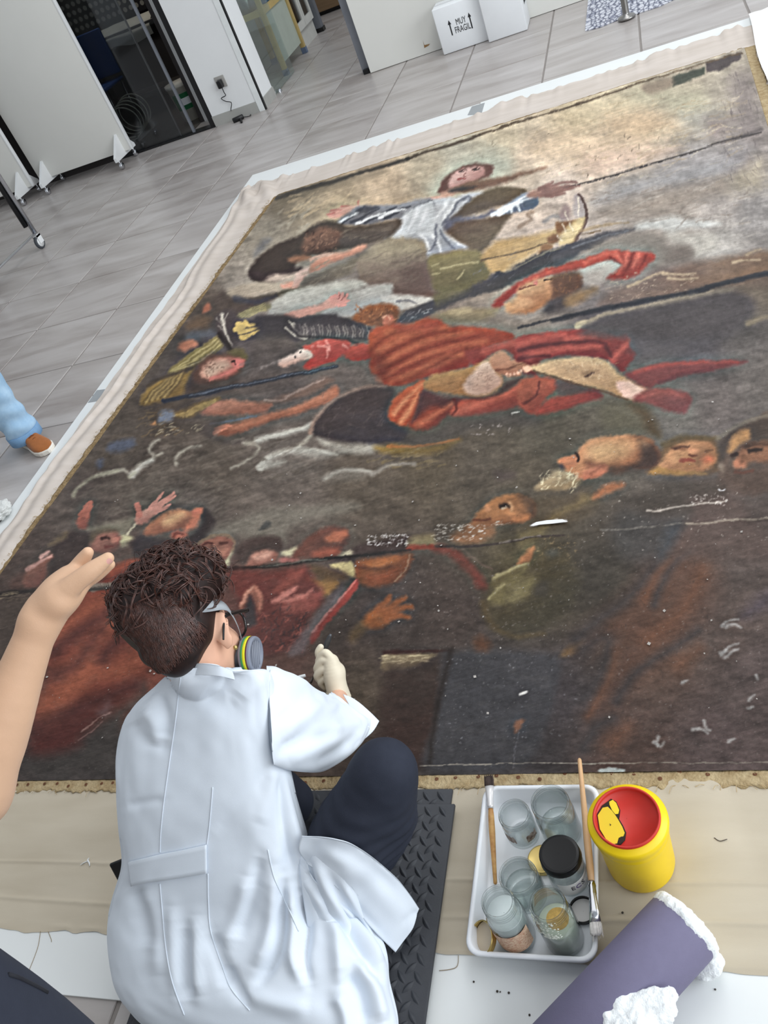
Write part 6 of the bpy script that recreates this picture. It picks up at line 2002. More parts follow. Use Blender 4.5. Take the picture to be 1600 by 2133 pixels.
# ---------------------------------------------------------------- white tray
def rrect(x0, x1, y0, y1, r, z, n=7):
    out = []
    for (cx, cy, a0) in [(x1 - r, y1 - r, 0), (x0 + r, y1 - r, 90), (x0 + r, y0 + r, 180), (x1 - r, y0 + r, 270)]:
        for k in range(n):
            a = math.radians(a0 + 90 * k / (n - 1))
            out.append((cx + r * math.cos(a), cy + r * math.sin(a), z))
    return out


TX0, TX1, TY0, TY1, TZ = -0.532, -0.298, 0.579, 0.912, 0.0085
rings = []
for (ins, r, z) in [(0.016, 0.022, 0.0), (0.012, 0.024, 0.003), (0.004, 0.026, 0.036), (0.0, 0.028, 0.038), (-0.0005, 0.028, 0.042), (0.002, 0.026, 0.044), (0.007, 0.023, 0.044), (0.009, 0.022, 0.041), (0.016, 0.02, 0.007), (0.02, 0.018, 0.0045), (0.05, 0.012, 0.004)]:
    rings.append(rrect(TX0 + ins, TX1 - ins, TY0 + ins, TY1 - ins, r, TZ + z))
nr = len(rings[0])
tvv = [p for rg_ in rings for p in rg_]
tf = grid_faces(nr, len(rings), True)
tf.append(tuple(reversed(range(nr))))
tf.append(tuple((len(rings) - 1) * nr + k for k in range(nr)))
tray = obj('tray', tvv, tf, mat('tray_plastic', (228, 231, 236), 0.35, var=0.02, sss=0.0))
tag(tray, 'white plastic tray of glass jars on the canvas hem beside the black mat', 'tray')
TF = TZ + 0.0045

# ---------------------------------------------------------------- glass jars
MT['jar'] = glass_mat('jar_glass', (0.985, 0.992, 0.99, 1), (0.58, 0.63, 0.63, 1), 0.03)
MT['water'] = glass_mat('clear_water', (0.93, 0.955, 0.945, 1), (0.82, 0.86, 0.85, 1), 0.02)
MT['cloudy'] = mat('cloudy_water', (176, 184, 166), 0.15, var=0.08, scale=25)
MT['milky'] = mat('milky_liquid', (206, 214, 214), 0.15, var=0.03, scale=25)
MT['gold'] = mat('gold_lid_metal', (200, 176, 112), 0.3, metal=0.9, var=0.06)


def jar(px, h, rn, rb, label, fill, fm, thread=True, z0=TF):
    c = U(px[0], px[1], z0 + h)
    e = empty('glass_jar', (c[0], c[1], z0), label, 'jar', 'glass jars in the white tray')
    w = 0.0022
    out = [(0.0005, 0.002), (rb * 0.8, 0.0005), (rb * 0.96, 0.003), (rb, 0.009), (rb, h * 0.62), (rb * 0.985, h * 0.68), (rn * 1.03, h * 0.79), (rn, h * 0.82)]
    if thread:
        for k in range(3):
            z = h * 0.84 + k * h * 0.045
            out += [(rn, z), (rn + 0.0014, z + h * 0.012), (rn, z + h * 0.024)]
    out += [(rn, h - 0.005), (rn + 0.001, h - 0.003), (rn + 0.0006, h - 0.0006), (rn - 0.0012, h), (rn - w - 0.0008, h - 0.0012), (rn - w, h - 0.004)]
    inn = [(rn - w, h * 0.82), (rn * 1.0 - w, h * 0.79), (rb - w, h * 0.66), (rb - w, 0.012), (rb * 0.9 - w, 0.006), (0.0005, 0.005)]
    MB().lathe(out + inn, (c[0], c[1], z0), 40).build('glass', MT['jar'], e)
    if fill:
        rr_ = rb - w - 0.0006
        MB().lathe([(0.0005, 0.0062), (rr_ * 0.9, 0.0064), (rr_, 0.0125), (rr_, fill - 0.001), (rr_ - 0.001, fill), (0.0005, fill)], (c[0], c[1], z0), 36).build('liquid', fm, e)
    return e, c


j1, c1_ = jar((1070, 1694), 0.085, 0.030, 0.0325, 'small empty glass jar with brown label scraps, by the far left corner of the tray', 0.0, None)
j2, c2_ = jar((1145, 1670), 0.115, 0.0355, 0.0385, 'wide open glass jar at the far end of the tray, beside the long brush handle', 0.035, MT['water'])
j3, c3_ = jar((1166, 1781), 0.092, 0.0325, 0.0365, 'glass jar closed with a black lid in the middle of the tray', 0.0, None, False)
j4, c4_ = jar((1078, 1822), 0.085, 0.0345, 0.037, 'squat glass jar of clear water in the tray left of the black-lidded jar', 0.04, MT['water'])
j5, c5_ = jar((1036, 1877), 0.145, 0.0285, 0.0345, 'tall jar of milky liquid with a peach paper label, nearest the tray corner', 0.1, MT['milky'])
j6, c6_ = jar((1140, 1881), 0.145, 0.030, 0.0345, 'tall smeared jar of cloudy yellowish water at the near right of the tray', 0.075, MT['cloudy'])
# label scraps, paper label
def wrap_label(name, c, r, z0, z1, a0, a1, m, parent, n=14, ragged=0.0):
    v = []
    for j in range(3):
        for i in range(n):
            a = math.radians(a0 + (a1 - a0) * i / (n - 1))
            z = z0 + (z1 - z0) * j / 2 + ragged * RS.randn() * (j != 1)
            v.append((c[0] + r * math.cos(a), c[1] + r * math.sin(a), z))
    return obj(name, v, grid_faces(n, 3), m, parent)


MT['scrap'] = mat('brown_label_scrap', (92, 62, 54), 0.7, scale=120, col2=(190, 180, 172))
wrap_label('label_scrap', c1_, 0.0328, TF + 0.028, TF + 0.05, 215, 262, MT['scrap'], j1, ragged=0.002)
wrap_label('label_scrap', c1_, 0.0328, TF + 0.026, TF + 0.046, 300, 345, MT['scrap'], j1, ragged=0.002)


def label_material():
    m = bpy.data.materials.new('peach_paper_label')
    m.use_nodes = True
    nt = m.node_tree
    b = nt.nodes['Principled BSDF']
    g = nt.nodes.new('ShaderNodeNewGeometry')
    mp = nt.nodes.new('ShaderNodeMapping')
    mp.inputs['Scale'].default_value = (140, 140, 560)
    nt.links.new(g.outputs['Position'], mp.inputs['Vector'])
    nz = nt.nodes.new('ShaderNodeTexNoise')
    nz.inputs['Scale'].default_value = 1.6
    nt.links.new(mp.outputs[0], nz.inputs['Vector'])
    r = nt.nodes.new('ShaderNodeValToRGB')
    r.color_ramp.elements[0].position, r.color_ramp.elements[0].color = 0.42, rgb((192, 132, 104))
    r.color_ramp.elements[1].position, r.color_ramp.elements[1].color = 0.5, rgb((228, 200, 172))
    nt.links.new(nz.outputs['Fac'], r.inputs['Fac'])
    nt.links.new(r.outputs['Color'], b.inputs['Base Color'])
    b.inputs['Roughness'].default_value = 0.6
    return m


wrap_label('paper_label', c5_, 0.0349, TF + 0.018, TF + 0.078, 190, 345, label_material(), j5, 24)
# black lid on jar three
ld = MB().lathe([(0.0005, 0.012), (0.030, 0.012), (0.0325, 0.0125), (0.034, 0.0115), (0.0355, 0.012), (0.0372, 0.010), (0.0375, 0.0), (0.0385, -0.004), (0.0355, -0.004), (0.035, 0.0085), (0.0005, 0.009)], (c3_[0], c3_[1], TF + 0.0925 - 0.007), 40).build('lid', mat('black_lid_metal', (20, 20, 22), 0.3, spec=0.25), j3)
tag(ld, 'glossy black screw lid')
wl = wrap_label('label', c3_, 0.0369, TF + 0.012, TF + 0.05, 250, 372, mat('white_label', (214, 212, 210), 0.6), j3)
for k, (s, cc) in enumerate([('E', (58, 52, 60)), ('C', (96, 70, 132)), ('S', (58, 52, 60))]):
    a = math.radians(292 + 17 * k)
    text_mesh('lettering', s, 0.017, (c3_[0] + 0.0372 * math.cos(a), c3_[1] + 0.0372 * math.sin(a), TF + 0.034), (-math.sin(a), math.cos(a), 0), (0, 0, 1), mat('label_ink', cc, 0.6), j3, 0.0002)
# dried smear and residue on jar six
sm = MB()
for k in range(150):
    a = math.radians(185 + 110 * RS.rand())
    z = TF + 0.09 + 0.05 * RS.rand() ** 1.5
    r = 0.0316 + (0.0018 if z < TF + 0.12 else 0.0006) + (0.0025 if z < TF + 0.108 else 0)
    s = 0.0008 + 0.0018 * RS.rand()
    sm.lathe([(0.0001, s * 0.5), (s, 0.0)], (c6_[0] + r * math.cos(a), c6_[1] + r * math.sin(a), z), 6, (math.cos(a), math.sin(a), 0))
o = sm.build('dried_residue', mat('dried_paste', (214, 218, 206), 0.8), j6)
o['kind'] = 'stuff'
og = MB().lathe([(0.0005, 0.0012), (0.014, 0.001), (0.02, 0.0)], (c6_[0] + 0.002, c6_[1] + 0.004, TF + 0.0753), 18).build('sediment', mat('ochre_sediment', (176, 142, 74), 0.6, var=0.3, scale=90), j6)


def screw_lid(name, c, nrm, r, label, m, inner):
    e = empty(name, c, label, 'lid', 'loose jar lids in the tray')
    MB().lathe([(r * 0.93, -0.010), (r, -0.0105), (r * 1.015, -0.009), (r, -0.007), (r, 0.0), (r * 0.96, 0.0018), (r * 0.9, 0.001), (r * 0.0, 0.001)], c, 40, nrm).build('rim', m, e)
    MB().lathe([(0.0003, -0.0012), (r * 0.95, -0.0012)], c, 36, nrm).build('liner', inner, e)
    return e


MT['liner'] = mat('cream_liner', (196, 182, 160), 0.45, var=0.03)
screw_lid('jar_lid', (-0.4995, 0.613, TF + 0.0285), (0.55, 0.25, -0.8), 0.0295, 'gold jar lid with a cream inside, tipped up in a corner of the tray', MT['gold'], MT['liner'])
screw_lid('jar_lid', (-0.409, 0.772, TF + 0.0108), (0, 0, 1), 0.0285, 'gold jar lid lying flat in the tray behind the squat water jar', MT['gold'], MT['liner'])
screw_lid('jar_lid', (-0.3305, 0.6795, TF + 0.0015), (0, 0, -1), 0.024, 'white lid with a thin black rim lying flat in the tray by the cloudy jar', mat('black_rim_rubber', (30, 29, 30), 0.4), mat('white_liner', (216, 214, 212), 0.4))

# ---------------------------------------------------------------- brushes
def brush(p0, p1, handle_r, ferr, bris, label, wood, fer_m, bri_m, flat=0.5):
    """p0 handle end, p1 bristle tip (world)"""
    p0, p1 = np.array(p0), np.array(p1)
    L = np.linalg.norm(p1 - p0)
    e = empty('paint_brush', tuple((p0 + p1) / 2), label, 'brush', 'paint brushes on the tray')
    f0, f1 = 1 - (ferr + bris) / L, 1 - bris / L
    q = lambda t: p0 + (p1 - p0) * t
    MB().tube([q(0), q(0.01), q(f0 * 0.3), q(f0 * 0.7), q(f0 * 0.9), q(f0 + 0.005)], [handle_r * 0.35, handle_r * 0.6, handle_r * 0.75, handle_r * 1.05, handle_r, handle_r * 0.8], 12).build('handle', wood, e)
    ax = (p1 - p0) / L
    side = np.cross(ax, [0, 0, 1])
    side /= np.linalg.norm(side)
    up = np.cross(side, ax)

    def flat_loft(stations, m, name):
        v, n = [], 16
        for t, a, b in stations:
            for k in range(n):
                g = 2 * math.pi * k / n
                v.append(q(t) + side * a * math.cos(g) + up * b * math.sin(g))
        f = grid_faces(n, len(stations), True) + [tuple(reversed(range(n))), tuple((len(stations) - 1) * n + k for k in range(n))]
        return obj(name, v, f, m, e)
    r = handle_r
    df = f1 - f0
    flat_loft([(f0, r * 0.95, r * 0.95), (f0 + df * 0.12, r * 1.12, r * 1.12), (f0 + df * 0.16, r, r), (f0 + df * 0.3, r * 1.1, r * 1.05), (f0 + df * 0.34, r, r), (f0 + df * 0.7, r * 1.25, r * 0.8), (f1, r * 1.5, r * flat)], fer_m, 'ferrule')
    flat_loft([(f1 - 0.01, r * 1.4, r * flat * 0.9), (f1 + (1 - f1) * 0.4, r * 1.6, r * flat), (f1 + (1 - f1) * 0.8, r * 1.5, r * flat * 0.8), (1, r * 0.8, r * flat * 0.4)], bri_m, 'bristles')
    hr = MB()
    for k in range(60):
        a, b = r * 1.45 * (2 * RS.rand() - 1), r * flat * (2 * RS.rand() - 1)
        s0 = q(f1) + side * a + up * b
        s1 = q(1.0 + 0.012 * RS.randn()) + side * a * (0.9 + 0.35 * RS.rand()) + up * b
        hr.tube([s0, s1], [0.0006, 0.0003], 4, False)
    o = hr.build('loose_hairs', bri_m, e)
    o['kind'] = 'stuff'
    return e


w1 = mat('stained_brush_wood', (168, 118, 66), 0.45, var=0.25, scale=60, col2=(208, 166, 104))
w2 = mat('pale_brush_wood', (206, 166, 124), 0.45, var=0.08, scale=40)
brush(U(1032, 1842, 0.027), U(1018, 1616, 0.0615), 0.0062, 0.047, 0.022, 'flat brush with dark bristles and stained handle along the left rim of the tray', w1, mat('white_ferrule', (216, 214, 214), 0.35, metal=0.3), mat('dark_bristle', (62, 50, 46), 0.8, var=0.3, scale=200), 0.65)
brush(U(1207, 1580, 0.064), U(1243, 1949, 0.061), 0.0068, 0.072, 0.022, 'long pale-handled brush with pasty white bristles lying along the right rim of the tray', w2, MT['chrome'], mat('pasty_bristle', (206, 202, 200), 0.8, var=0.12, scale=200), 0.6)

# ---------------------------------------------------------------- yellow sharps bin with red lid
BN = U(1305, 1703, 0.172)
bin_ = empty('sharps_bin', (BN[0], BN[1], 0.0105), 'yellow plastic sharps bin with a red lid on the canvas hem beside the tray', 'bin')
ye = mat('yellow_plastic', (240, 206, 14), 0.38, var=0.03, spec=0.45)
rd = mat('red_plastic', (196, 48, 38), 0.4, var=0.06, scale=30)
Z = 0.0105
MB().lathe([(0.0005, 0.001), (0.056, 0.0), (0.0595, 0.003), (0.061, 0.01), (0.0635, 0.105), (0.0645, 0.112), (0.0655, 0.12), (0.0665, 0.124), (0.0655, 0.128), (0.0675, 0.137), (0.0695, 0.145), (0.0695, 0.152), (0.067, 0.156), (0.0605, 0.158), (0.0585, 0.161), (0.0565, 0.161), (0.056, 0.152), (0.0005, 0.152)], (BN[0], BN[1], Z), 56).build('body', ye, bin_)
lid = MB().lathe([(0.0545, 0.153), (0.0575, 0.1535), (0.0578, 0.1645), (0.0565, 0.166), (0.0545, 0.166), (0.053, 0.1625), (0.0525, 0.158), (0.0005, 0.158)], (BN[0], BN[1], Z), 56).build('lid', rd, bin_)
for k in range(24):
    a = 2 * math.pi * k / 24 + 0.1
    if k % 2 == 0:
        MB().box((-0.004, -0.0015, -0.002), (0.004, 0.0015, 0.002)).frombm(bm_box((0.0574, -0.005, 0.1545), (0.0594, 0.005, 0.1585), 0.0006), 0, Matrix.Translation((BN[0], BN[1], Z)) @ Matrix.Rotation(a, 4, 'Z')).v
nub = MB()
for k in range(18):
    a = 2 * math.pi * k / 18
    nub.frombm(bm_box((0.0572, -0.005, 0.1545), (0.0595, 0.005, 0.159), 0.0008), 0, Matrix.Translation((BN[0], BN[1], Z)) @ Matrix.Rotation(a, 4, 'Z'))
nub.build('lid_ribs', rd, lid, False)


def lid_patch(name, pts, z, m, parent, th=0.0006):
    v = [U(*p, z) for p in pts]
    n = len(v)
    vv_ = [tuple(p) for p in v] + [(p[0], p[1], p[2] + th) for p in v]
    o = obj(name, vv_, [tuple(range(n)), tuple(range(2 * n - 1, n - 1, -1))] + [(i, (i + 1) % n, (i + 1) % n + n, i + n) for i in range(n)], m, parent, False)
    bm = bmesh.new(); bm.from_mesh(o.data); bmesh.ops.recalc_face_normals(bm, faces=bm.faces); bm.to_mesh(o.data); bm.free()
    return o


def z4(pts):
    return [(950 + .3125 * x, 1550 + .3125 * y) for x, y in pts]


zl = Z + 0.1582
blk = mat('black_grime', (40, 30, 22), 0.8)
lid_patch('opening_edge', z4([(940, 470), (975, 410), (1010, 385), (1035, 365), (1070, 385), (1095, 440), (1092, 475), (1088, 500), (1115, 545), (1135, 590), (1128, 640), (1100, 672), (1060, 672), (1000, 640), (955, 570)]), zl, blk, lid)
lid_patch('opening', z4([(945, 475), (978, 425), (1012, 418), (1040, 445), (1065, 478), (1082, 505), (1108, 550), (1125, 592), (1116, 615), (1085, 625), (1075, 662), (1050, 668), (1000, 634), (960, 568)]), zl + 0.0005, mat('yellow_flap', (228, 194, 30), 0.4, var=0.05), lid)
lid_patch('flap_tongue', z4([(1022, 385), (1045, 372), (1068, 392), (1088, 440), (1082, 465), (1062, 468), (1040, 440), (1024, 405)]), zl + 0.0006, ye, lid)
lid_patch('grime_spot', z4([(1085, 640), (1098, 618), (1124, 615), (1122, 645), (1095, 666), (1078, 664)]), zl + 0.001, blk, lid)
lid_patch('grime_spot', z4([(1025, 530), (1035, 538), (1028, 545)]), zl + 0.0012, blk, lid)

# ---------------------------------------------------------------- cotton roll in purple paper
RE = U(1424, 1938, 0.062)
RD = (U(1150, 2232, 0.062) - RE).normalized()
rr0 = 0.061
roll = empty('cotton_roll', tuple(RE), 'roll of white cotton wool in purple paper lying at the lower right', 'cotton wool')
roll_c = Vector((RE[0], RE[1], 0.0125 + rr0))
MB().lathe([(rr0 - 0.004, 0.0), (rr0 - 0.001, -0.0005), (rr0, 0.001), (rr0, 0.36), (rr0 - 0.002, 0.36)], roll_c, 64, RD).build('paper_wrap', mat('purple_paper', (112, 108, 134), 0.75, var=0.03, scale=60, bump=0.06, bscale=500), roll)
MT['cotton'] = mat('cotton_wool', (238, 242, 244), 0.95, spec=0.05, var=0.02, scale=30, bump=0.5, bscale=90, sheen=0.3)


def fluff(name, blobs, parent, res=3, amp=0.006, seed=3, m=None):
    """soft lump: joined blobs, remeshed and roughened"""
    bm = bmesh.new()
    for (p, r) in blobs:
        g = bmesh.ops.create_icosphere(bm, subdivisions=2, radius=1.0)
        for v in g['verts']:
            v.co = Vector(p) + Vector((v.co[0] * r[0], v.co[1] * r[1], v.co[2] * r[2]))
    me_ = bpy.data.meshes.new(name)
    bm.to_mesh(me_)
    bm.free()
    o = link(name, me_, m or MT['cotton'], parent)
    r = o.modifiers.new('join', 'REMESH')
    r.mode = 'VOXEL'
    r.voxel_size = 0.0035
    s = o.modifiers.new('soft', 'SMOOTH')
    s.iterations = 4
    tx = bpy.data.textures.new(name, 'CLOUDS')
    tx.noise_scale = 0.022
    d = o.modifiers.new('tufts', 'DISPLACE')
    d.texture = tx
    d.strength = amp * 2
    d.texture_coords = 'GLOBAL'
    tx2 = bpy.data.textures.new(name, 'CLOUDS')
    tx2.noise_scale = 0.006
    d2 = o.modifiers.new('fibres', 'DISPLACE')
    d2.texture = tx2
    d2.strength = amp * 0.7
    d2.texture_coords = 'GLOBAL'
    dg = bpy.context.evaluated_depsgraph_get()
    nm = bpy.data.meshes.new_from_object(o.evaluated_get(dg))
    nm.polygons.foreach_set('use_smooth', [True] * len(nm.polygons))
    o.modifiers.clear()
    o.data = nm
    return o


perp = Vector((-RD[1], RD[0], 0)).normalized()
bl = []
for k in range(26):
    a = 2 * math.pi * k / 26
    for rr_ in (0.048,):
        bl.append((roll_c - RD * 0.004 + perp * rr_ * math.cos(a) + Vector((0, 0, rr_ * math.sin(a))), (0.016, 0.016, 0.016)))
for k in range(40):
    a, q_ = 6.28 * RS.rand(), 0.045 * math.sqrt(RS.rand())
    bl.append((roll_c - RD * 0.004 + perp * q_ * math.cos(a) + Vector((0, 0, q_ * math.sin(a))), (0.017, 0.017, 0.017)))
for px_, z_, s_ in [((1480, 2015), 0.028, 0.020), ((1487, 2003), 0.035, 0.018), ((1466, 2025), 0.024, 0.016), ((1478, 1985), 0.05, 0.016), ((1455, 1930), 0.085, 0.014), ((1408, 1893), 0.105, 0.012), ((1430, 1905), 0.1, 0.012)]:
    bl.append((U(*px_, z_), (s_, s_, s_ * 0.9)))
fluff('cotton_core', bl, roll, amp=0.004)
bl = []
for px_, s_ in [((1300, 2100), 0.02), ((1320, 2090), 0.018), ((1345, 2085), 0.02), ((1375, 2080), 0.018), ((1395, 2072), 0.013), ((1330, 2120), 0.025), ((1365, 2110), 0.022), ((1390, 2100), 0.016), ((1270, 2125), 0.016), ((1300, 2140), 0.024), ((1340, 2150), 0.024), ((1390, 2125), 0.012)]:
    bl.append((U(*px_, 0.122), (s_, s_, s_ * 0.55)))
for px_, z_, s_ in [((1385, 2150), 0.06, 0.02), ((1340, 2170), 0.09, 0.03), ((1300, 2175), 0.1, 0.03)]:
    bl.append((U(*px_, z_), (s_, s_, s_)))
o = fluff('cotton_tuft', bl, None, amp=0.006)
tag(o, 'torn tuft of white cotton wool lying on the purple roll at the bottom edge', 'cotton wool')

# small swab on the canvas, crumbs and hairs on the cloth and board
sw = empty('cotton_swab', tuple(U(620, 1424, 0.05)), 'small white cotton swab on a thin stick lying on the painting by the gloved hand', 'swab')
a, b = U(606, 1417, 0.03), U(636, 1407, 0.03)
v, f = tube_geo([a, a + (b - a) * 0.5, b], [0.0035, 0.0055, 0.004], 10)
obj('tip', v, f, MT['cotton'], sw)
MB().tube([a, a + (a - b) * 1.6 + Vector((0, 0, 0.012))], 0.0012, 6).build('stick', w2, sw)
cr = empty('cotton_shred', tuple(U(183, 1797, 0.009)), 'tiny curled white cotton shred on the canvas hem left of the white coat', 'shred')
cm = MB()
cm.tube(spline([U(186, 1787, 0.013), U(183, 1792, 0.012), U(186, 1798, 0.011), U(187, 1804, 0.0105)], 4), [0.001, 0.0022, 0.0018, 0.0008], 7)
cm.tube(spline([U(167, 1802, 0.011), U(175, 1797, 0.011), U(183, 1794, 0.011)], 4), [0.0007, 0.0012, 0.001], 6)
cm.build('fibres', MT['cotton'], cr)
cb_ = MB()
for (x, y) in [(987, 2045), (1060, 2068), (1042, 2066), (1036, 2065), (1155, 2096), (1130, 2128), (1103, 2114), (1490, 2061), (1297, 1901)]:
    c = U(x, y, 0.0065 if y > 1990 else 0.0105)
    s = 0.0012 + 0.0012 * RS.rand()
    cb_.lathe([(0.0002, s), (s, s * 0.6), (s * 1.2, 0.0)], c, 7)
for k in range(3):
    pass
o = cb_.build('crumbs', mat('dark_crumb', (66, 60, 54), 0.9))
o['kind'] = 'stuff'
tag(o, 'tiny dark crumbs scattered over the board and hem near the tray', 'crumbs')
hh = MB()
hh.tube(spline([U(1488, 1745, 0.0135), U(1500, 1752, 0.0135), U(1515, 1748, 0.0135)], 6), 0.0007, 5)
o = hh.build('stray_hair', mat('dark_hair_strand', (70, 60, 54), 0.8))
tag(o, 'single dark curved hair on the canvas hem right of the sharps bin', 'hair')

# crumpled white paper at the left edge by the board
pc_ = U(-2, 1064, 0.035)
bm = bmesh.new()
bmesh.ops.create_icosphere(bm, subdivisions=4, radius=1.0)
for v in bm.verts:
    d = v.co.copy()
    k = abs(math.sin(5 * d[0] + 3 * d[1] + 1)) * .5 + abs(math.sin(7 * d[1] - 4 * d[2])) * .35 + abs(math.sin(9 * d[2] + 6 * d[0] + 2)) * .3
    v.co = pc_ + Vector((d[0] * .055, d[1] * .06, d[2] * .033)) * (.62 + .4 * k)
    v.co[2] = max(v.co[2], .001)
me_ = bpy.data.meshes.new('crumpled_paper')
bm.to_mesh(me_)
bm.free()
o = link('crumpled_paper', me_, mat('white_paper', (206, 208, 206), 0.8, var=0.05, scale=50))
tag(o, 'crumpled white paper on the tiles beside the board at the left edge', 'paper')
# ---------------------------------------------------------------- figure modelling: one implicit surface per body
def smin(a, b, k):
    h = np.clip(0.5 + 0.5 * (b - a) / k, 0, 1)
    return b + (a - b) * h - k * h * (1 - h)


class Field:
    """signed distance field on a rectilinear grid (may be finer where detail is needed)"""

    def __init__(self, xs, ys, zs):
        self.g = [np.asarray(q, np.float32) for q in (xs, ys, zs)]
        self.F = np.full([len(q) for q in self.g], 1.0, np.float32)

    def sl(self, lo, hi):
        s = []
        for d in range(3):
            a, b = np.searchsorted(self.g[d], [lo[d], hi[d]])
            s.append(slice(max(a - 1, 0), min(b + 1, len(self.g[d]))))
        return tuple(s)

    def pts(self, s):
        return np.meshgrid(self.g[0][s[0]], self.g[1][s[1]], self.g[2][s[2]], indexing='ij', sparse=True)

    def comb(self, s, d, k, cut=False):
        if cut:
            self.F[s] = -smin(-self.F[s], d, k)
        else:
            self.F[s] = smin(self.F[s], d, k)

    def cone(self, a, b, ra, rb, k=0.02, cut=False):
        a, b = np.array(tuple(a), np.float32), np.array(tuple(b), np.float32)
        m = max(ra, rb) + k + 0.02
        s = self.sl(np.minimum(a, b) - m, np.maximum(a, b) + m)
        X, Y, Z = self.pts(s)
        ab = b - a
        L = max(float(ab @ ab), 1e-9)
        t = np.clip(((X - a[0]) * ab[0] + (Y - a[1]) * ab[1] + (Z - a[2]) * ab[2]) / L, 0, 1)
        d = np.sqrt((X - a[0] - t * ab[0]) ** 2 + (Y - a[1] - t * ab[1]) ** 2 + (Z - a[2] - t * ab[2]) ** 2) - (ra + (rb - ra) * t)
        self.comb(s, d.astype(np.float32), k, cut)

    def chain(self, pts, rads, k=0.02):
        """one smooth limb through the joints"""
        p = np.array([tuple(q) for q in pts], float)
        if len(p) > 2:
            q = np.array(spline(p, 5))
            r = np.array(spline([(x, 0, 0) for x in rads], 5))[:, 0]
        else:
            q, r = p, np.array(rads, float)
        m = r.max() + k + 0.02
        s = self.sl(q.min(0) - m, q.max(0) + m)
        X, Y, Z = self.pts(s)
        best = None
        for i in range(len(q) - 1):
            a, ab = q[i].astype(np.float32), (q[i + 1] - q[i]).astype(np.float32)
            L = max(float(ab @ ab), 1e-9)
            t = np.clip(((X - a[0]) * ab[0] + (Y - a[1]) * ab[1] + (Z - a[2]) * ab[2]) / L, 0, 1)
            d = np.sqrt((X - a[0] - t * ab[0]) ** 2 + (Y - a[1] - t * ab[1]) ** 2 + (Z - a[2] - t * ab[2]) ** 2) - (r[i] + (r[i + 1] - r[i]) * t)
            best = d if best is None else np.minimum(best, d)
        self.comb(s, best.astype(np.float32), k)

    def ell(self, c, r, axes=None, k=0.02, cut=False):
        c = np.array(tuple(c), np.float32)
        m = max(r) + k + 0.02
        s = self.sl(c - m, c + m)
        X, Y, Z = self.pts(s)
        A = np.eye(3) if axes is None else np.array([tuple(q) for q in axes])
        dx, dy, dz = X - c[0], Y - c[1], Z - c[2]
        k0 = k1 = 0
        for i in range(3):
            u = dx * A[i, 0] + dy * A[i, 1] + dz * A[i, 2]
            k0 = k0 + (u / r[i]) ** 2
            k1 = k1 + (u / r[i] ** 2) ** 2
        k0, k1 = np.sqrt(k0), np.sqrt(k1)
        d = k0 * (k0 - 1) / np.maximum(k1, 1e-6)
        self.comb(s, d.astype(np.float32), k, cut)

    def mesh(self, name, smooth=1):
        F = self.F
        nx, ny, nz = F.shape
        ins = F < 0
        cnt = np.zeros((nx - 1, ny - 1, nz - 1), np.int8)
        for dx in (0, 1):
            for dy in (0, 1):
                for dz in (0, 1):
                    cnt += ins[dx:nx - 1 + dx, dy:ny - 1 + dy, dz:nz - 1 + dz]
        act = (cnt > 0) & (cnt < 8)
        I, J, K = np.nonzero(act)
        idx = np.full(act.shape, -1, np.int64)
        idx[I, J, K] = np.arange(len(I))
        acc = np.zeros((len(I), 3))
        num = np.zeros(len(I))
        X, Y, Z = self.g
        P = lambda i, j, k: np.stack([X[i], Y[j], Z[k]], 1)
        cor = [(0, 0, 0), (1, 0, 0), (0, 1, 0), (1, 1, 0), (0, 0, 1), (1, 0, 1), (0, 1, 1), (1, 1, 1)]
        for a in range(8):
            for b in range(a + 1, 8):
                ca, cb = cor[a], cor[b]
                if sum(abs(ca[q] - cb[q]) for q in range(3)) != 1:
                    continue
                fa, fb = F[I + ca[0], J + ca[1], K + ca[2]], F[I + cb[0], J + cb[1], K + cb[2]]
                m = (fa < 0) != (fb < 0)
                t = np.where(m, fa / np.where(m, fa - fb, 1), 0)[:, None]
                pa, pb = P(I + ca[0], J + ca[1], K + ca[2]), P(I + cb[0], J + cb[1], K + cb[2])
                acc += np.where(m[:, None], pa + (pb - pa) * t, 0)
                num += m
        v = acc / np.maximum(num, 1)[:, None]
        quads = []
        for ax in range(3):
            o1, o2 = (ax + 1) % 3, (ax + 2) % 3
            sa = [slice(None)] * 3
            sb = [slice(None)] * 3
            sa[ax], sb[ax] = slice(0, -1), slice(1, None)
            ch = ins[tuple(sa)] != ins[tuple(sb)]
            E = np.array(np.nonzero(ch))
            ok = (E[o1] > 0) & (E[o2] > 0) & (E[o1] < F.shape[o1] - 1) & (E[o2] < F.shape[o2] - 1)
            E = E[:, ok]
            flip = ins[tuple(E)]
            c = []
            for (d1, d2) in [(-1, -1), (0, -1), (0, 0), (-1, 0)]:
                e = E.copy()
                e[o1] += d1
                e[o2] += d2
                c.append(idx[tuple(e)])
            q = np.stack(c, 1)
            q[~flip] = q[~flip][:, ::-1]
            quads.append(q)
        q = np.concatenate(quads)
        q = q[(q >= 0).all(1)]
        for _ in range(smooth):
            s = np.zeros_like(v)
            n = np.zeros(len(v))
            for a in range(4):
                b = (a + 1) % 4
                np.add.at(s, q[:, a], v[q[:, b]])
                np.add.at(s, q[:, b], v[q[:, a]])
                np.add.at(n, q[:, a], 1)
                np.add.at(n, q[:, b], 1)
            v = 0.45 * v + 0.55 * s / np.maximum(n, 1)[:, None]
        me = bpy.data.meshes.new(name)
        me.vertices.add(len(v))
        me.vertices.foreach_set('co', v.astype(np.float32).ravel())
        me.loops.add(len(q) * 4)
        me.loops.foreach_set('vertex_index', q.astype(np.int32).ravel())
        me.polygons.add(len(q))
        me.polygons.foreach_set('loop_start', np.arange(0, len(q) * 4, 4, dtype=np.int32))
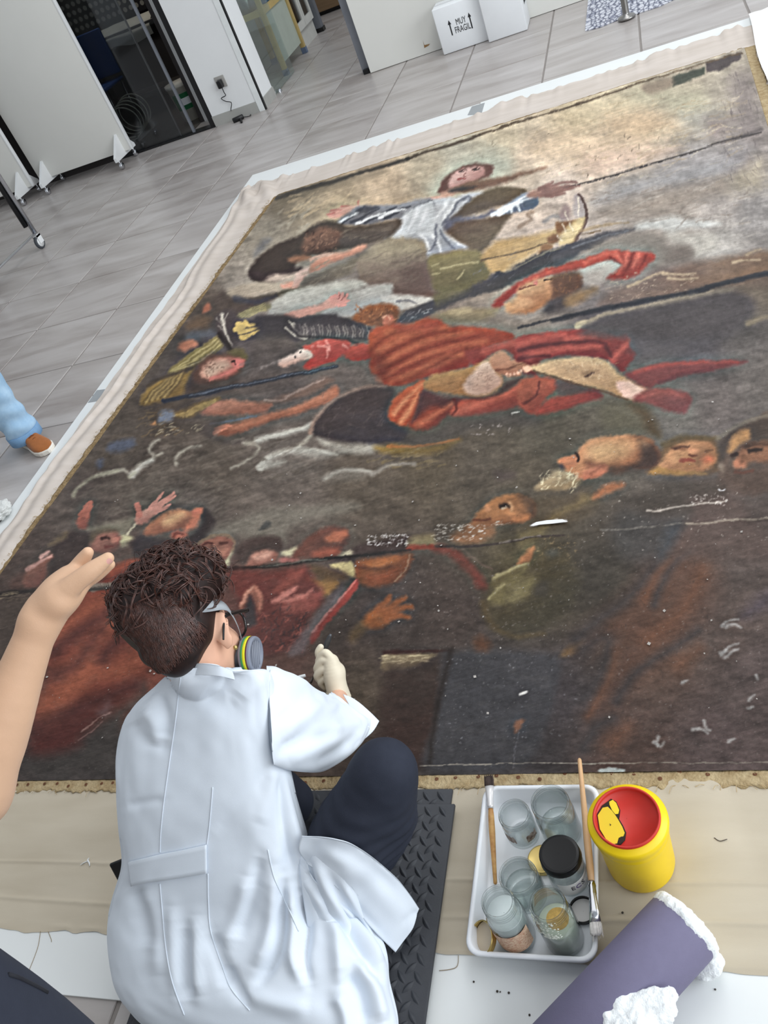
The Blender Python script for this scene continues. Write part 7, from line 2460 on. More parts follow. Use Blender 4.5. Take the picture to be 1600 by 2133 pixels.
        me.polygons.foreach_set('loop_total', np.full(len(q), 4, np.int32))
        me.update(calc_edges=True)
        me.validate()
        me.polygons.foreach_set('use_smooth', np.ones(len(me.polygons), bool))
        return me


def axis_grid(lo, hi, fine_lo, fine_hi, f, c):
    a = list(np.arange(lo, fine_lo, c)) if fine_lo > lo else []
    b = list(np.arange(max(fine_lo, lo), min(fine_hi, hi), f))
    d = list(np.arange(min(fine_hi, hi), hi + c, c))
    return np.array(sorted(set(a + b + d)))


def Wd(px, py, depth):
    """picture point at a given distance along the view axis"""
    r = ray(px, py) / FPX
    return Vector((r[0] * depth, r[1] * depth, CAMH + r[2] * depth))


def depth_of(p):
    return float((ROT.T @ (np.array(tuple(p)) - np.array([0, 0, CAMH])))[2])


def camdir(x, y, z):
    return Vector(tuple(ROT @ np.array([x, y, z]))).normalized()


MT['skin'] = mat('pale_skin', (226, 178, 152), 0.5, var=0.05, scale=30, spec=0.3, bump=0.05, bscale=500)
MT['skin2'] = mat('light_tan_skin', (212, 173, 143), 0.5, var=0.04, scale=22, spec=0.3, bump=0.06, bscale=500)
MT['coat'] = mat('white_coat_cotton', (224, 232, 242), 0.8, spec=0.15, var=0.015, scale=20, bump=0.06, bscale=800)
MT['navy'] = mat('navy_trouser_cloth', (44, 48, 60), 0.8, spec=0.2, var=0.06, scale=60, bump=0.1, bscale=600)
MT['glove'] = mat('cream_latex', (226, 216, 194), 0.5, var=0.03, scale=40, spec=0.35)

# ================================================================ the restorer in the white coat
A = empty('person', (-0.98, 0.6, 0.03), 'person in a white coat and respirator sitting on the black mat, holding a spatula', 'person')
f_ = camdir(0.30, 0.02, 0.95)
c_ = camdir(-0.33, -0.93, -0.09)
c_ = (c_ - f_ * c_.dot(f_)).normalized()
r_ = f_.cross(c_).normalized()
HC = U(392, 1322, 0.60)


def hd(r, f, c):
    return HC + r_ * r + f_ * f + c_ * c


AX = (r_, f_, c_)
NB = U(432, 1446, 0.47) + camdir(0, 0, 1) * 0.062                      # base of the neck
VZ = camdir(0, 0, 1)
SR, SL = U(572, 1490, 0.405) + VZ * 0.03, U(320, 1525, 0.40) + VZ * 0.05
PELV = Vector((-0.975, 0.665, 0.115))
ELB = U(690, 1515, 0.21) + VZ * 0.01
WR = Wd(705, 1452, depth_of(U(690, 1400, 0.085)) - 0.004)
KN, HIPR = U(800, 1612, 0.30), U(676, 1862, 0.10)
ANK = U(752, 1800, 0.095)
fd = Field(axis_grid(-1.42, -0.48, -1.09, -0.86, 0.003, 0.008), axis_grid(0.38, 1.30, 0.83, 1.08, 0.003, 0.008), axis_grid(0.02, 0.80, 0.47, 0.75, 0.003, 0.008))
# trunk, neck
fd.chain([PELV, U(432, 1740, 0.27) + VZ * 0.06, U(430, 1590, 0.36) + VZ * 0.075, NB - c_ * 0.02 + f_ * 0.02], [0.085, 0.075, 0.08, 0.045], 0.04)
fd.chain([NB - c_ * 0.02, HC - c_ * 0.05 - f_ * 0.012], [0.047, 0.047], 0.02)
fd.chain([SL, NB - c_ * 0.04 + f_ * 0.03, SR], [0.036, 0.036, 0.034], 0.03)
# arms (left forearm rests in the lap)
fd.chain([SR, ELB, WR], [0.034, 0.031, 0.024], 0.02)
LE, LW = Vector((-1.13, 0.90, 0.22)), Vector((-1.07, 0.98, 0.15))
fd.chain([SL, LE, LW], [0.042, 0.034, 0.024], 0.025)
# legs
fd.chain([HIPR, KN], [0.06, 0.045], 0.02)
fd.chain([KN, ANK], [0.045, 0.03], 0.02)
LK = Vector((-1.10, 0.93, 0.2))
LA = Vector((-0.95, 0.86, 0.085))
fd.chain([PELV + Vector((-0.05, 0.02, 0)), LK], [0.06, 0.045], 0.02)
fd.chain([LK, LA], [0.045, 0.03], 0.02)
# head: skull, jaw, nose, lips, brow, ears
fd.ell(hd(0, -0.008, 0.022), (0.073, 0.092, 0.088), AX, 0.02)
fd.ell(hd(0, 0.03, -0.045), (0.056, 0.062, 0.07), AX, 0.03)
fd.ell(hd(0, 0.062, -0.085), (0.026, 0.026, 0.022), AX, 0.025)
fd.cone(hd(0, 0.088, 0.005), hd(0, 0.108, -0.03), 0.008, 0.013, 0.012)
fd.ell(hd(0, 0.09, -0.058), (0.022, 0.01, 0.008), AX, 0.01)
for s in (-1, 1):
    fd.ell(hd(s * 0.031, 0.087, 0.008), (0.015, 0.012, 0.011), AX, 0.01, True)
    fd.ell(hd(s * 0.031, 0.077, 0.008), (0.013, 0.013, 0.011), AX, 0.006)
    fd.ell(hd(s * 0.04, 0.07, -0.03), (0.02, 0.018, 0.02), AX, 0.02)
    ear = (r_ * s * 0.45 - f_ * 0.9).normalized()
    e3 = c_
    e2 = ear.cross(e3).normalized()
    fd.ell(hd(s * 0.079, -0.012, -0.008), (0.008, 0.019, 0.032), (ear, e2, e3), 0.006)
    fd.ell(hd(s * 0.088, -0.004, -0.004), (0.006, 0.011, 0.02), (ear, e2, e3), 0.004, True)
    fd.ell(hd(s * 0.078, -0.006, -0.036), (0.006, 0.009, 0.011), (ear, e2, e3), 0.006)
body = link('body', fd.mesh('body', 2), MT['skin'], A)
for s in (-1, 1):
    MB().lathe([(0.0003, 0.0), (0.006, -0.001), (0.009, -0.004)], hd(s * 0.031, 0.0905, 0.008), 14, f_).build('eye', mat('eye_white', (230, 226, 222), 0.2), A)
tag(MB().lathe([(0.0005, 0.0045), (0.003, 0.0035), (0.0045, 0.0), (0.003, -0.0035), (0.0005, -0.0045)], U(478, 1349, HC[2] - 0.03 - 0.0), 12).build('earring', MT['gold'], A), 'small gold stud earring')
bpy.data.objects['earring'].data.transform(Matrix.Translation(hd(0.089, -0.004, -0.047) - U(478, 1349, HC[2] - 0.03)))

# ---- trousers
ft = Field(np.arange(-1.36, -0.50, 0.0055), np.arange(0.36, 1.10, 0.0055), np.arange(0.02, 0.42, 0.0055))
ft.chain([PELV + Vector((-0.06, 0, 0)), PELV + Vector((0.04, 0, 0))], [0.085, 0.085], 0.04)
ft.chain([PELV + Vector((0.04, 0.02, 0)), HIPR], [0.08, 0.078], 0.03)
ft.chain([HIPR, HIPR.lerp(KN, 0.5) + Vector((0, 0, 0.004)), KN], [0.080, 0.077, 0.060], 0.02)
ft.chain([KN, KN.lerp(ANK, 0.5) + Vector((0.02, 0, -0.01)), ANK], [0.060, 0.058, 0.046], 0.02)
ft.chain([PELV + Vector((-0.05, 0.03, 0.0)), LK], [0.08, 0.06], 0.03)
ft.chain([LK, LA], [0.06, 0.05], 0.03)
tme = ft.mesh('trousers', 1)
nv_ = len(tme.vertices)
co = np.zeros(nv_ * 3, np.float32)
tme.vertices.foreach_get('co', co)
co = co.reshape(-1, 3)
ax_ = np.array(tuple((KN - HIPR).normalized()))
s_ = (co - np.array(tuple(HIPR))) @ ax_
w_ = 0.0007 * np.sin(s_ * 60 + 30 * co[:, 2] + 2 * np.sin(40 * co[:, 0])) + 0.0012 * np.sin(co[:, 0] * 45 + co[:, 1] * 30 + 1.5 * np.sin(33 * co[:, 2]))
shin = np.exp(-((co - np.array(tuple(KN.lerp(ANK, 0.6)))) ** 2).sum(1) / 0.008)
w_ = w_ + shin * 0.006 * np.sin(co[:, 2] * 210 + co[:, 0] * 60)
nn_ = np.zeros(nv_ * 3, np.float32)
tme.vertices.foreach_get('normal', nn_)
co = co + nn_.reshape(-1, 3) * w_[:, None]
tme.vertices.foreach_set('co', co.astype(np.float32).ravel())
tme.update()
trousers = link('trousers', tme, MT['navy'], A)
# shoe of the folded right leg, under the coat hem
MB().tube(spline([ANK + Vector((0, 0.02, -0.02)), ANK + Vector((-0.05, -0.02, -0.03)), ANK + Vector((-0.13, -0.05, -0.036))], 6), [0.026, 0.028, 0.018], 14).build('shoe', MT['black'], A)

# ---- the coat: lofted trunk and skirt
ROWS = [  # left point, right point, height left, height right, back bulge, front depth
    ((372, 1392), (492, 1390), .560, .555, .030, .05),
    ((364, 1402), (500, 1397), .545, .540, .040, .06),
    ((318, 1440), (550, 1398), .500, .500, .050, .07),
    ((272, 1492), (568, 1442), .462, .458, .062, .08),
    ((257, 1550), (578, 1512), .415, .410, .068, .09),
    ((252, 1630), (592, 1580), .365, .355, .072, .10),
    ((257, 1720), (612, 1670), .300, .290, .072, .10),
    ((264, 1800), (636, 1760), .235, .225, .070, .11),
    ((243, 1880), (655, 1830), .165, .175, .072, .12),
    ((232, 1942), (735, 1905), .125, .110, .078, .12),
    ((240, 2020), (800, 1990), .085, .070, .080, .10),
    ((262, 2085), (812, 2060), .055, .052, .075, .08),
    ((310, 2140), (830, 2140), .036, .036, .06, .06),
    ((380, 2190), (820, 2200), .033, .033, .03, .03)]
NR_, NC_ = 300, 270
par = np.linspace(0, len(ROWS) - 1, NR_)
arr = np.array([[q[0][0], q[0][1], q[1][0], q[1][1], q[2], q[3], q[4], q[5]] for q in ROWS], float)
sp_ = np.array([spline([(row[k], 0, 0) for row in arr], 24) for k in range(8)])[:, :, 0].T
pr_ = np.linspace(0, len(sp_) - 1, NR_)
rowsI = np.array([[np.interp(p, np.arange(len(sp_)), sp_[:, k]) for k in range(8)] for p in pr_])
viewz = np.array(tuple(camdir(0, 0, 1)))
CV = np.zeros((NR_, NC_, 3))
side = np.zeros((NR_, NC_))
for j in range(NR_):
    lx, ly, rx, ry, zl_, zr_, bk, fr_ = rowsI[j]
    Lp, Rp = np.array(tuple(U(lx, ly, zl_))), np.array(tuple(U(rx, ry, zr_)))
    cen, a = (Lp + Rp) / 2, (Rp - Lp) / 2
    vd = cen - np.array([0, 0, CAMH])
    vd /= np.linalg.norm(vd)
    ah = a / np.linalg.norm(a)
    back = -(vd - (vd @ ah) * ah)
    back /= np.linalg.norm(back)
    v01 = j / (NR_ - 1)
    front = np.array([0, 1, -0.15]) if v01 > 0.45 else -back
    front = front - (front @ ah) * ah
    front /= np.linalg.norm(front)
    for i in range(NC_):
        th = 2 * math.pi * i / NC_
        cs, sn = math.cos(th), math.sin(th)
        e = 0.82
        x = (1 if cs >= 0 else -1) * abs(cs) ** e
        y = (1 if sn >= 0 else -1) * abs(sn) ** e
        p = cen + a * x + (back * bk * y if y >= 0 else front * fr_ * (-y))
        CV[j, i] = p
        side[j, i] = max(y, 0)
CV[..., 2] = np.maximum(CV[..., 2], 0.036)
# creases and folds that run over the cloth, drawn along lines and pushed in or out of the surface
FOLDS = [  # (line, height in m, width in px)
    ([(566, 1390), (565, 1450), (568, 1520), (574, 1585)], -0.0081, 7),
    ([(330, 1440), (345, 1500), (338, 1540)], -0.0081, 14), ([(300, 1475), (325, 1510), (322, 1560)], 0.0081, 16),
    ([(275, 1500), (300, 1540), (360, 1560)], -0.0054, 16), ([(420, 1440), (470, 1470), (500, 1440)], -0.0054, 22),
    ([(480, 1470), (520, 1440), (555, 1410)], 0.0041, 16),
    ([(570, 1590), (530, 1640), (480, 1700), (440, 1740)], -0.0041, 16), ([(575, 1600), (560, 1660), (540, 1720)], 0.0054, 18),
    ([(600, 1600), (612, 1680), (628, 1760), (640, 1800)], 0.0095, 16), ([(585, 1600), (590, 1680), (596, 1750), (616, 1830)], -0.0108, 12),
    ([(262, 1680), (300, 1672), (345, 1665)], -0.0041, 9),
    ([(268, 1850), (300, 1900), (310, 1980)], -0.0095, 18), ([(300, 1850), (320, 1930), (330, 2040)], 0.0068, 18),
    ([(390, 1930), (386, 2010), (392, 2090)], -0.0121, 14), ([(410, 1900), (408, 1990), (415, 2080)], 0.0095, 14),
    ([(360, 1880), (362, 1980), (368, 2080)], 0.0081, 14), ([(440, 1940), (462, 2010), (475, 2060)], -0.0121, 13),
    ([(520, 1820), (500, 1900), (468, 1980)], 0.0108, 18), ([(545, 1780), (525, 1870), (490, 1960)], -0.0108, 14),
    ([(575, 1790), (570, 1880), (560, 1960), (530, 2020)], 0.0135, 17), ([(590, 1820), (588, 1900), (575, 1990), (530, 2060)], -0.0149, 12),
    ([(600, 1830), (612, 1920), (612, 1990), (636, 2050)], 0.0162, 14), ([(626, 1860), (640, 1930), (632, 2000), (645, 2055)], -0.0162, 11),
    ([(470, 2010), (490, 2050), (520, 2095)], -0.0121, 12), ([(500, 2060), (580, 2090), (650, 2100)], 0.0081, 20),
    ([(650, 1850), (690, 1900), (705, 1980), (712, 2060)], 0.0162, 16), ([(640, 1810), (670, 1850), (700, 1925)], -0.0162, 12),
    ([(690, 1880), (730, 1940), (760, 2000), (790, 2040)], -0.0175, 13), ([(670, 1800), (720, 1880), (770, 1950), (800, 2010)], 0.0175, 15),
    ([(720, 2030), (750, 2070), (760, 2133)], -0.0162, 14), ([(745, 1990), (780, 2060), (800, 2133)], 0.0162, 15), ([(700, 2070), (720, 2110), (726, 2150)], 0.0135, 15),
    ([(620, 1700), (560, 1790), (540, 1850)], 0.0041, 20)]


def lay_over(G, mask, tree, gap=0.014, reach=0.07):
    """cloth lies on what is under it: lift masked points off the body surface"""
    for j, i in zip(*np.nonzero(mask)):
        v = G[j, i] - np.array([0, 0, CAMH])
        L = np.linalg.norm(v)
        h = tree.ray_cast(Vector((0, 0, CAMH)), Vector(tuple(v / L)))
        if h[0] is not None and L - reach < h[3] < L + gap:
            G[j, i] = v / L * (h[3] - gap) + np.array([0, 0, CAMH])


def tree_of(*ms):
    vs, fs = [], []
    for m in ms:
        n = len(vs)
        vs += [v.co[:] for v in m.vertices]
        fs += [[k + n for k in p.vertices] for p in m.polygons]
    return BVHTree.FromPolygons(vs, fs)


def fold_field(PX, PY, folds):
    out = np.zeros(PX.shape)
    for ln, amp, wd in folds:
        q = np.array(spline([(x, y, 0) for x, y in ln], 6))[:, :2]
        best = np.full(PX.shape, 1e9)
        tpar = np.zeros(PX.shape)
        n = len(q) - 1
        for i in range(n):
            d = q[i + 1] - q[i]
            t = np.clip(((PX - q[i, 0]) * d[0] + (PY - q[i, 1]) * d[1]) / max(d @ d, 1e-9), 0, 1)
            dd = (PX - q[i, 0] - t * d[0]) ** 2 + (PY - q[i, 1] - t * d[1]) ** 2
            m = dd < best
            best = np.where(m, dd, best)
            tpar = np.where(m, (i + t) / n, tpar)
        out += amp * np.exp(-best / wd ** 2) * np.clip(tpar * 5, 0.25, 1) * np.clip((1 - tpar) * 5, 0.25, 1)
    return out


def proj_arr(P3):
    q = (P3 - np.array([0, 0, CAMH])) @ ROT
    return CX + q[..., 0] / q[..., 2] * FPX, CY + q[..., 1] / q[..., 2] * FPX


def grid_normals(G, closed):
    du = np.roll(G, -1, 1) - np.roll(G, 1, 1) if closed else np.gradient(G, axis=1)
    dv = np.gradient(G, axis=0)
    n = np.cross(du, dv)
    return n / np.maximum(np.linalg.norm(n, axis=2), 1e-9)[..., None]


UNDER = tree_of(body.data, tme)
lay_over(CV, side > 0.02, UNDER)
PX_, PY_ = proj_arr(CV)
Nn = grid_normals(CV, True)
vv_ = CV - np.array([0, 0, CAMH])
Nn = np.where(((Nn * vv_).sum(2) > 0)[..., None] & (side > 0)[..., None], -Nn, Nn)
wr_ = noise2(NC_, NR_, 13, 26, RS) * 0.005 + noise2(NC_, NR_, 6, 10, RS) * 0.0018
CV = CV + Nn * ((fold_field(PX_, PY_, FOLDS) + wr_) * np.clip(side * 3, 0, 1))[..., None]
CV[..., 2] = np.maximum(CV[..., 2], 0.0352)
coat = MB()
coat.add(CV.reshape(-1, 3), [tuple(reversed(q)) for q in grid_faces(NC_, NR_, True)])
# ---- right sleeve
SLV = [((556, 1388), (570, 1592), .440, .385, .05), ((590, 1396), (612, 1604), .410, .335, .062), ((630, 1416), (668, 1606), .345, .275, .064),
       ((662, 1438), (718, 1578), .265, .215, .06), ((684, 1452), (750, 1542), .180, .165, .052), ((694, 1450), (766, 1510), .135, .135, .046), ((697, 1446), (770, 1497), .124, .126, .043)]
NS_, NK_ = 90, 72
sa = np.array([[q[0][0], q[0][1], q[1][0], q[1][1], q[2], q[3], q[4]] for q in SLV], float)
ss = np.array([spline([(row[k], 0, 0) for row in sa], 20) for k in range(7)])[:, :, 0].T
SV = np.zeros((NS_, NK_, 3))
for j in range(NS_):
    tx, ty, bx_, by_, zt, zb, dp = [np.interp(j / (NS_ - 1) * (len(ss) - 1), np.arange(len(ss)), ss[:, k]) for k in range(7)]
    T_, B_ = np.array(tuple(U(tx, ty, zt))), np.array(tuple(U(bx_, by_, zb)))
    cen, a = (T_ + B_) / 2, (B_ - T_) / 2
    vd = cen - np.array([0, 0, CAMH])
    vd /= np.linalg.norm(vd)
    ah = a / np.linalg.norm(a)
    bk = -(vd - (vd @ ah) * ah)
    bk /= np.linalg.norm(bk)
    for i in range(NK_):
        th = 2 * math.pi * i / NK_
        SV[j, i] = cen + a * math.cos(th) + bk * dp * math.sin(th)
SF = [([(572, 1580), (620, 1540), (680, 1500), (710, 1470)], -.007, 10), ([(590, 1520), (640, 1490), (670, 1460)], .005, 12), ([(600, 1590), (660, 1560), (720, 1530)], .006, 13),
      ([(580, 1555), (640, 1540), (700, 1530)], -.006, 10), ([(640, 1530), (690, 1490), (700, 1460)], .006, 10), ([(570, 1440), (610, 1450), (650, 1440)], -.004, 16), ([(660, 1590), (710, 1560), (745, 1525)], -.006, 9),
      ([(690, 1520), (730, 1510), (755, 1500)], .004, 9), ([(575, 1500), (610, 1480), (640, 1450)], -.003, 12)]
lay_over(SV, (np.sin(2 * math.pi * np.arange(NK_) / NK_) > -0.2)[None, :] * (np.arange(NS_) < NS_ - 14)[:, None], UNDER)
px_, py_ = proj_arr(SV)
ns_ = grid_normals(SV, True)
vs_ = SV - np.array([0, 0, CAMH])
vis_ = (ns_ * vs_).sum(2)
ns_ = np.where((vis_ > 0)[..., None], ns_, ns_)
sgn = np.sin(2 * math.pi * np.arange(NK_) / NK_)[None, :] * np.ones((NS_, 1))
out_ = np.where(((ns_ * (SV - SV.mean(1, keepdims=True))).sum(2) < 0)[..., None], -ns_, ns_)
SV = SV + out_ * ((fold_field(px_, py_, SF) + noise2(NK_, NS_, 6, 8, RS) * 0.004) * (sgn > -0.1))[..., None]
inner = SV[-1][None] * 0.985 + SV[-1].mean(0)[None, None] * 0.015
lining = np.concatenate([inner, inner * 0.97 + inner.mean(1, keepdims=True) * 0.03 - (SV[-1] - SV[-8])[None] * 1.0], 0)
SVa = np.concatenate([SV, lining], 0)
coat.add(SVa.reshape(-1, 3), grid_faces(NK_, NS_ + 2, True))


def patch(cols, nu, nv, folds=(), th=0.0025, rip=0.0, over=None):
    """cloth sheet through columns of (px, py, z) control points; returns verts, faces with thickness"""
    A_ = np.array([[tuple(U(*q)) for q in cpts] for cpts in cols])
    m0, m1 = A_.shape[:2]
    tmp = np.array([spline(list(A_[i]), 12) for i in range(m0)])
    tmp = np.array([spline(list(tmp[:, k]), 12) for k in range(tmp.shape[1])])      # [v][u]
    G = tmp
    px, py = proj_arr(G)
    N = grid_normals(G, False)
    vd = G - np.array([0, 0, CAMH])
    N = np.where(((N * vd).sum(2) > 0)[..., None], -N, N)
    if over is not None:                      # lay the sheet over what is under it
        for j in range(G.shape[0]):
            for i in range(G.shape[1]):
                dr = Vector(tuple(vd[j, i])).normalized()
                h = over.ray_cast(Vector((0, 0, CAMH)), dr)
                if h[0] is not None and h[3] < np.linalg.norm(vd[j, i]) + 0.016:
                    G[j, i] = np.array(tuple(dr)) * (h[3] - 0.016) + np.array([0, 0, CAMH])
        for _ in range(6):
            G[1:-1, 1:-1] = 0.5 * G[1:-1, 1:-1] + 0.125 * (G[2:, 1:-1] + G[:-2, 1:-1] + G[1:-1, 2:] + G[1:-1, :-2])
    d = fold_field(px, py, folds) if folds else 0
    nz = noise2(G.shape[1], G.shape[0], 6, 6, RS) * rip
    top = G + N * (d + nz)[..., None] if folds else G + N * nz[..., None]
    bot = top - N * th
    nvv, nuu = top.shape[:2]
    V = np.concatenate([top.reshape(-1, 3), bot.reshape(-1, 3)])
    n = nuu * nvv
    F = grid_faces(nuu, nvv)
    F2 = F + [tuple(reversed([i + n for i in q])) for q in F]
    edge = [j * nuu for j in range(nvv)], [j * nuu + nuu - 1 for j in range(nvv)], list(range(nuu)), list(range((nvv - 1) * nuu, nvv * nuu))
    for e in edge:
        for a, b in zip(e[:-1], e[1:]):
            F2.append((a, b, b + n, a + n))
    return V, F2


FL = [([(650, 1760), (720, 1800), (790, 1860), (850, 1930)], .006, 22), ([(690, 1765), (760, 1800), (840, 1870)], -.003, 14), ([(640, 1785), (700, 1850), (800, 1950)], -.005, 10), ([(835, 1925), (860, 1905), (872, 1900)], -.003, 6)]
V_, F_ = patch([[(628, 1742, .275), (622, 1772, .255), (640, 1800, .225)],
                [(700, 1748, .262), (690, 1795, .225), (690, 1842, .185)],
                [(762, 1776, .215), (755, 1840, .175), (742, 1900, .13)],
                [(832, 1836, .14), (815, 1890, .11), (785, 1946, .085)],
                [(874, 1893, .07), (858, 1935, .06), (824, 1984, .05)]], 0, 0, FL, 0.003, 0.003, UNDER)
coat.add(V_, F_)
F3 = [([(640, 1790), (660, 1870), (700, 1960)], -.010, 9), ([(655, 1790), (690, 1870), (740, 1960)], .011, 12), ([(690, 1830), (730, 1900), (770, 1960)], -.010, 9), ([(710, 1840), (760, 1920), (790, 1980)], .010, 11), ([(770, 1910), (790, 1970), (800, 2010)], -.008, 8)]
V_, F_ = patch([[(618, 1750, .25), (626, 1830, .19), (640, 1930, .14)], [(680, 1790, .21), (686, 1870, .155), (696, 1960, .115)], [(735, 1850, .145), (742, 1925, .105), (752, 2000, .085)], [(795, 1935, .075), (798, 1985, .062), (803, 2035, .05)]], 0, 0, F3, 0.003, 0.003, UNDER)
coat.add(V_, F_)
coat_o = coat.build('lab_coat', MT['coat'], A)
# collar
V_, F_ = patch([[(361, 1403, .555), (364, 1421, .54)], [(381, 1388, .59), (383, 1409, .575)], [(412, 1383, .606), (412, 1406, .590)], [(456, 1387, .598), (459, 1409, .580)], [(484, 1397, .56), (490, 1416, .545)]], 0, 0, [], 0.004, 0.001)
obj('collar', V_, F_, MT['coat'], A)
# turned-back cuff flap with a snap
V_, F_ = patch([[(715, 1446, .135), (724, 1462, .138), (735, 1482, .14)], [(738, 1456, .128), (748, 1474, .132), (758, 1500, .135)], [(766, 1478, .12), (766, 1500, .124), (762, 1524, .128)], [(790, 1502, .108), (778, 1522, .114), (758, 1541, .12)]], 0, 0, [], 0.002, 0.001)
cuff = obj('cuff', V_, F_, MT['coat'], A)
sn_ = U(766, 1517, .128)
MB().lathe([(0.0045, 0.0), (0.005, 0.001), (0.004, 0.0016), (0.003, 0.0008), (0.0002, 0.0006)], sn_, 18, tuple(-Vector(tuple(viewz)))).build('snap', MT['white'], cuff)
# seams and half belt lie on the coat: cast rays from the eye point onto its surface
cm_ = coat_o.data
bvh = BVHTree.FromPolygons([v.co[:] for v in cm_.vertices], [p.vertices[:] for p in cm_.polygons])


def on_coat(px, py):
    d = Vector(tuple(ray(px, py))).normalized()
    h = bvh.ray_cast(Vector((0, 0, CAMH)), d)
    return (h[0], -d) if h[0] is not None else (None, None)


def seam(name, ln, r=0.0011, off=0.0006, m=None):
    q = spline([(x, y, 0) for x, y in ln], 10)
    pts = []
    for p in q:
        h, d = on_coat(p[0], p[1])
        if h is not None:
            pts.append(h + d * off)
    if len(pts) > 2:
        MB().tube(pts, r, 5).build(name, m or MT['coat'], A)


seam('seam', [(376, 1412), (372, 1440), (365, 1505), (354, 1580), (342, 1665), (335, 1730), (333, 1776)])
seam('seam', [(333, 1841), (338, 1900), (346, 1980), (360, 2050), (384, 2115)])
seam('seam', [(443, 1640), (437, 1710), (431, 1760)])
seam('seam', [(433, 1820), (434, 1880), (439, 1940), (462, 2010), (482, 2060), (520, 2105)])
seam('seam', [(563, 1396), (562, 1449), (564, 1505), (568, 1565)])
seam('seam', [(558, 1770), (572, 1830), (600, 1890), (622, 1940)])
BL = [((266, 1796), (300, 1788), (333, 1780), (380, 1771), (430, 1760)), ((274, 1846), (300, 1840), (334, 1835), (380, 1828), (431, 1819))]
bt, bbm = spline([(x, y, 0) for x, y in BL[0]], 8), spline([(x, y, 0) for x, y in BL[1]], 8)
bv, okb = [], True
KB = 7
for k in range(KB):
    for a, b in zip(bt, bbm):
        p = a + (b - a) * k / (KB - 1)
        h, d = on_coat(max(p[0], 268), p[1])
        if h is None:
            h, d = on_coat(290, p[1])
        bv.append(h + d * (0.0035 + 0.0012 * (k in (0, KB - 1))))
bo = obj('half_belt', bv, grid_faces(len(bt), KB), MT['coat'], A)
md = bo.modifiers.new('thickness', 'SOLIDIFY')
md.thickness = 0.0035
md.offset = 0

# ---- gloved right hand closing on a spatula
HD = depth_of(U(690, 1400, 0.085))
fg = Field(*[np.arange(lo, hi, 0.0017) for lo, hi in zip(np.array(tuple(U(690, 1400, 0.085))) - 0.085, np.array(tuple(U(690, 1400, 0.085))) + 0.085)])
H = lambda x, y, dz=0.0: Wd(x, y, HD + dz)
fg.chain([H(708, 1456, -0.004), H(702, 1434, -0.004), H(696, 1408, -0.002), H(690, 1378, 0.0)], [0.0285, 0.0265, 0.026, 0.019], 0.008)
fg.ell(H(701, 1402, 0.002), (0.022, 0.028, 0.02), None, 0.008)
FING = [([(690, 1372, -.006), (677, 1360, .0), (664, 1376, .012), (667, 1392, .022)], [.0112, .0102, .009, .0078]),     # index along the tool
        ([(694, 1382, -.008), (674, 1376, .0), (660, 1392, .012), (666, 1406, .022)], [.0112, .0104, .009, .0078]),
        ([(698, 1396, -.008), (676, 1394, -.002), (660, 1408, .010), (668, 1420, .02)], [.011, .010, .0088, .0076]),
        ([(702, 1412, -.006), (682, 1411, .0), (668, 1422, .010), (676, 1432, .018)], [.010, .009, .008, .007])]
for p, r in FING:
    fg.chain([H(*q) for q in p], r, 0.0025)
fg.chain([H(690, 1400, .014), H(672, 1376, .022), H(664, 1360, .024), H(668, 1348, .022)], [.0135, .0118, .0102, .0082], 0.003)   # thumb
glove = link('glove', fg.mesh('glove', 2), MT['glove'], A)
tag(glove, 'cream latex glove on the hand holding the spatula')
# rolled glove cuff and bare wrist
gc = H(704, 1446, -0.004)
gax = (H(706, 1462, -0.002) - H(698, 1420, -0.004)).normalized()
MB().lathe([(0.0275, -0.012), (0.0295, 0.0), (0.0305, 0.007), (0.0315, 0.009), (0.0305, 0.0105), (0.0285, 0.008), (0.026, 0.0)], gc, 32, gax).build('glove_cuff', MT['glove'], glove)
fw = Field(*[np.arange(lo, hi, 0.003) for lo, hi in zip(np.array(tuple(U(712, 1470, 0.12))) - 0.09, np.array(tuple(U(712, 1470, 0.12))) + 0.09)])

sp0, sp1 = U(647, 1424, 0.0165), H(689, 1321, 0.02)
sd = (sp1 - sp0).normalized()
spo = empty('spatula', tuple((sp0 + sp1) / 2), 'thin dark steel spatula held in the cream glove', 'spatula')
sL = (sp1 - sp0).length
MB().tube([sp0 + sd * 0.02, sp0 + sd * 0.03, sp0 + sd * sL * 0.6], [0.0016, 0.0022, 0.0026], 10).build('shaft', MT['steel'], spo)
sdside = sd.cross(VZ).normalized()
def leaf(p0, d, s, L, w, th):
    v, f = [], []
    n = d.cross(s).normalized()
    ks = [(0, .25), (.15, .55), (.4, .9), (.7, 1), (.9, .75), (1, .3)]
    for t, ww in ks:
        for (a, b) in ((-1, -1), (1, -1), (1, 1), (-1, 1)):
            v.append(p0 + d * (L * t) + s * (w * ww * a) + n * (th * b))
    for i in range(len(ks) - 1):
        for k in range(4):
            a, b = i * 4 + k, i * 4 + (k + 1) % 4
            f.append((a, b, b + 4, a + 4))
    f += [(3, 2, 1, 0), tuple(len(v) - 4 + k for k in range(4))]
    return v, f


v, f = leaf(sp0 + sd * sL * 0.55, sd, sdside, sL * 0.45, 0.0068, 0.0008)
obj('wide_blade', v, f, mat('dark_blade_steel', (96, 98, 102), 0.4, metal=0.6), spo)
v, f = leaf(sp0 + sd * 0.024, -sd, sdside, 0.024, 0.003, 0.0006)
obj('tip_blade', v, f, MT['steel'], spo)

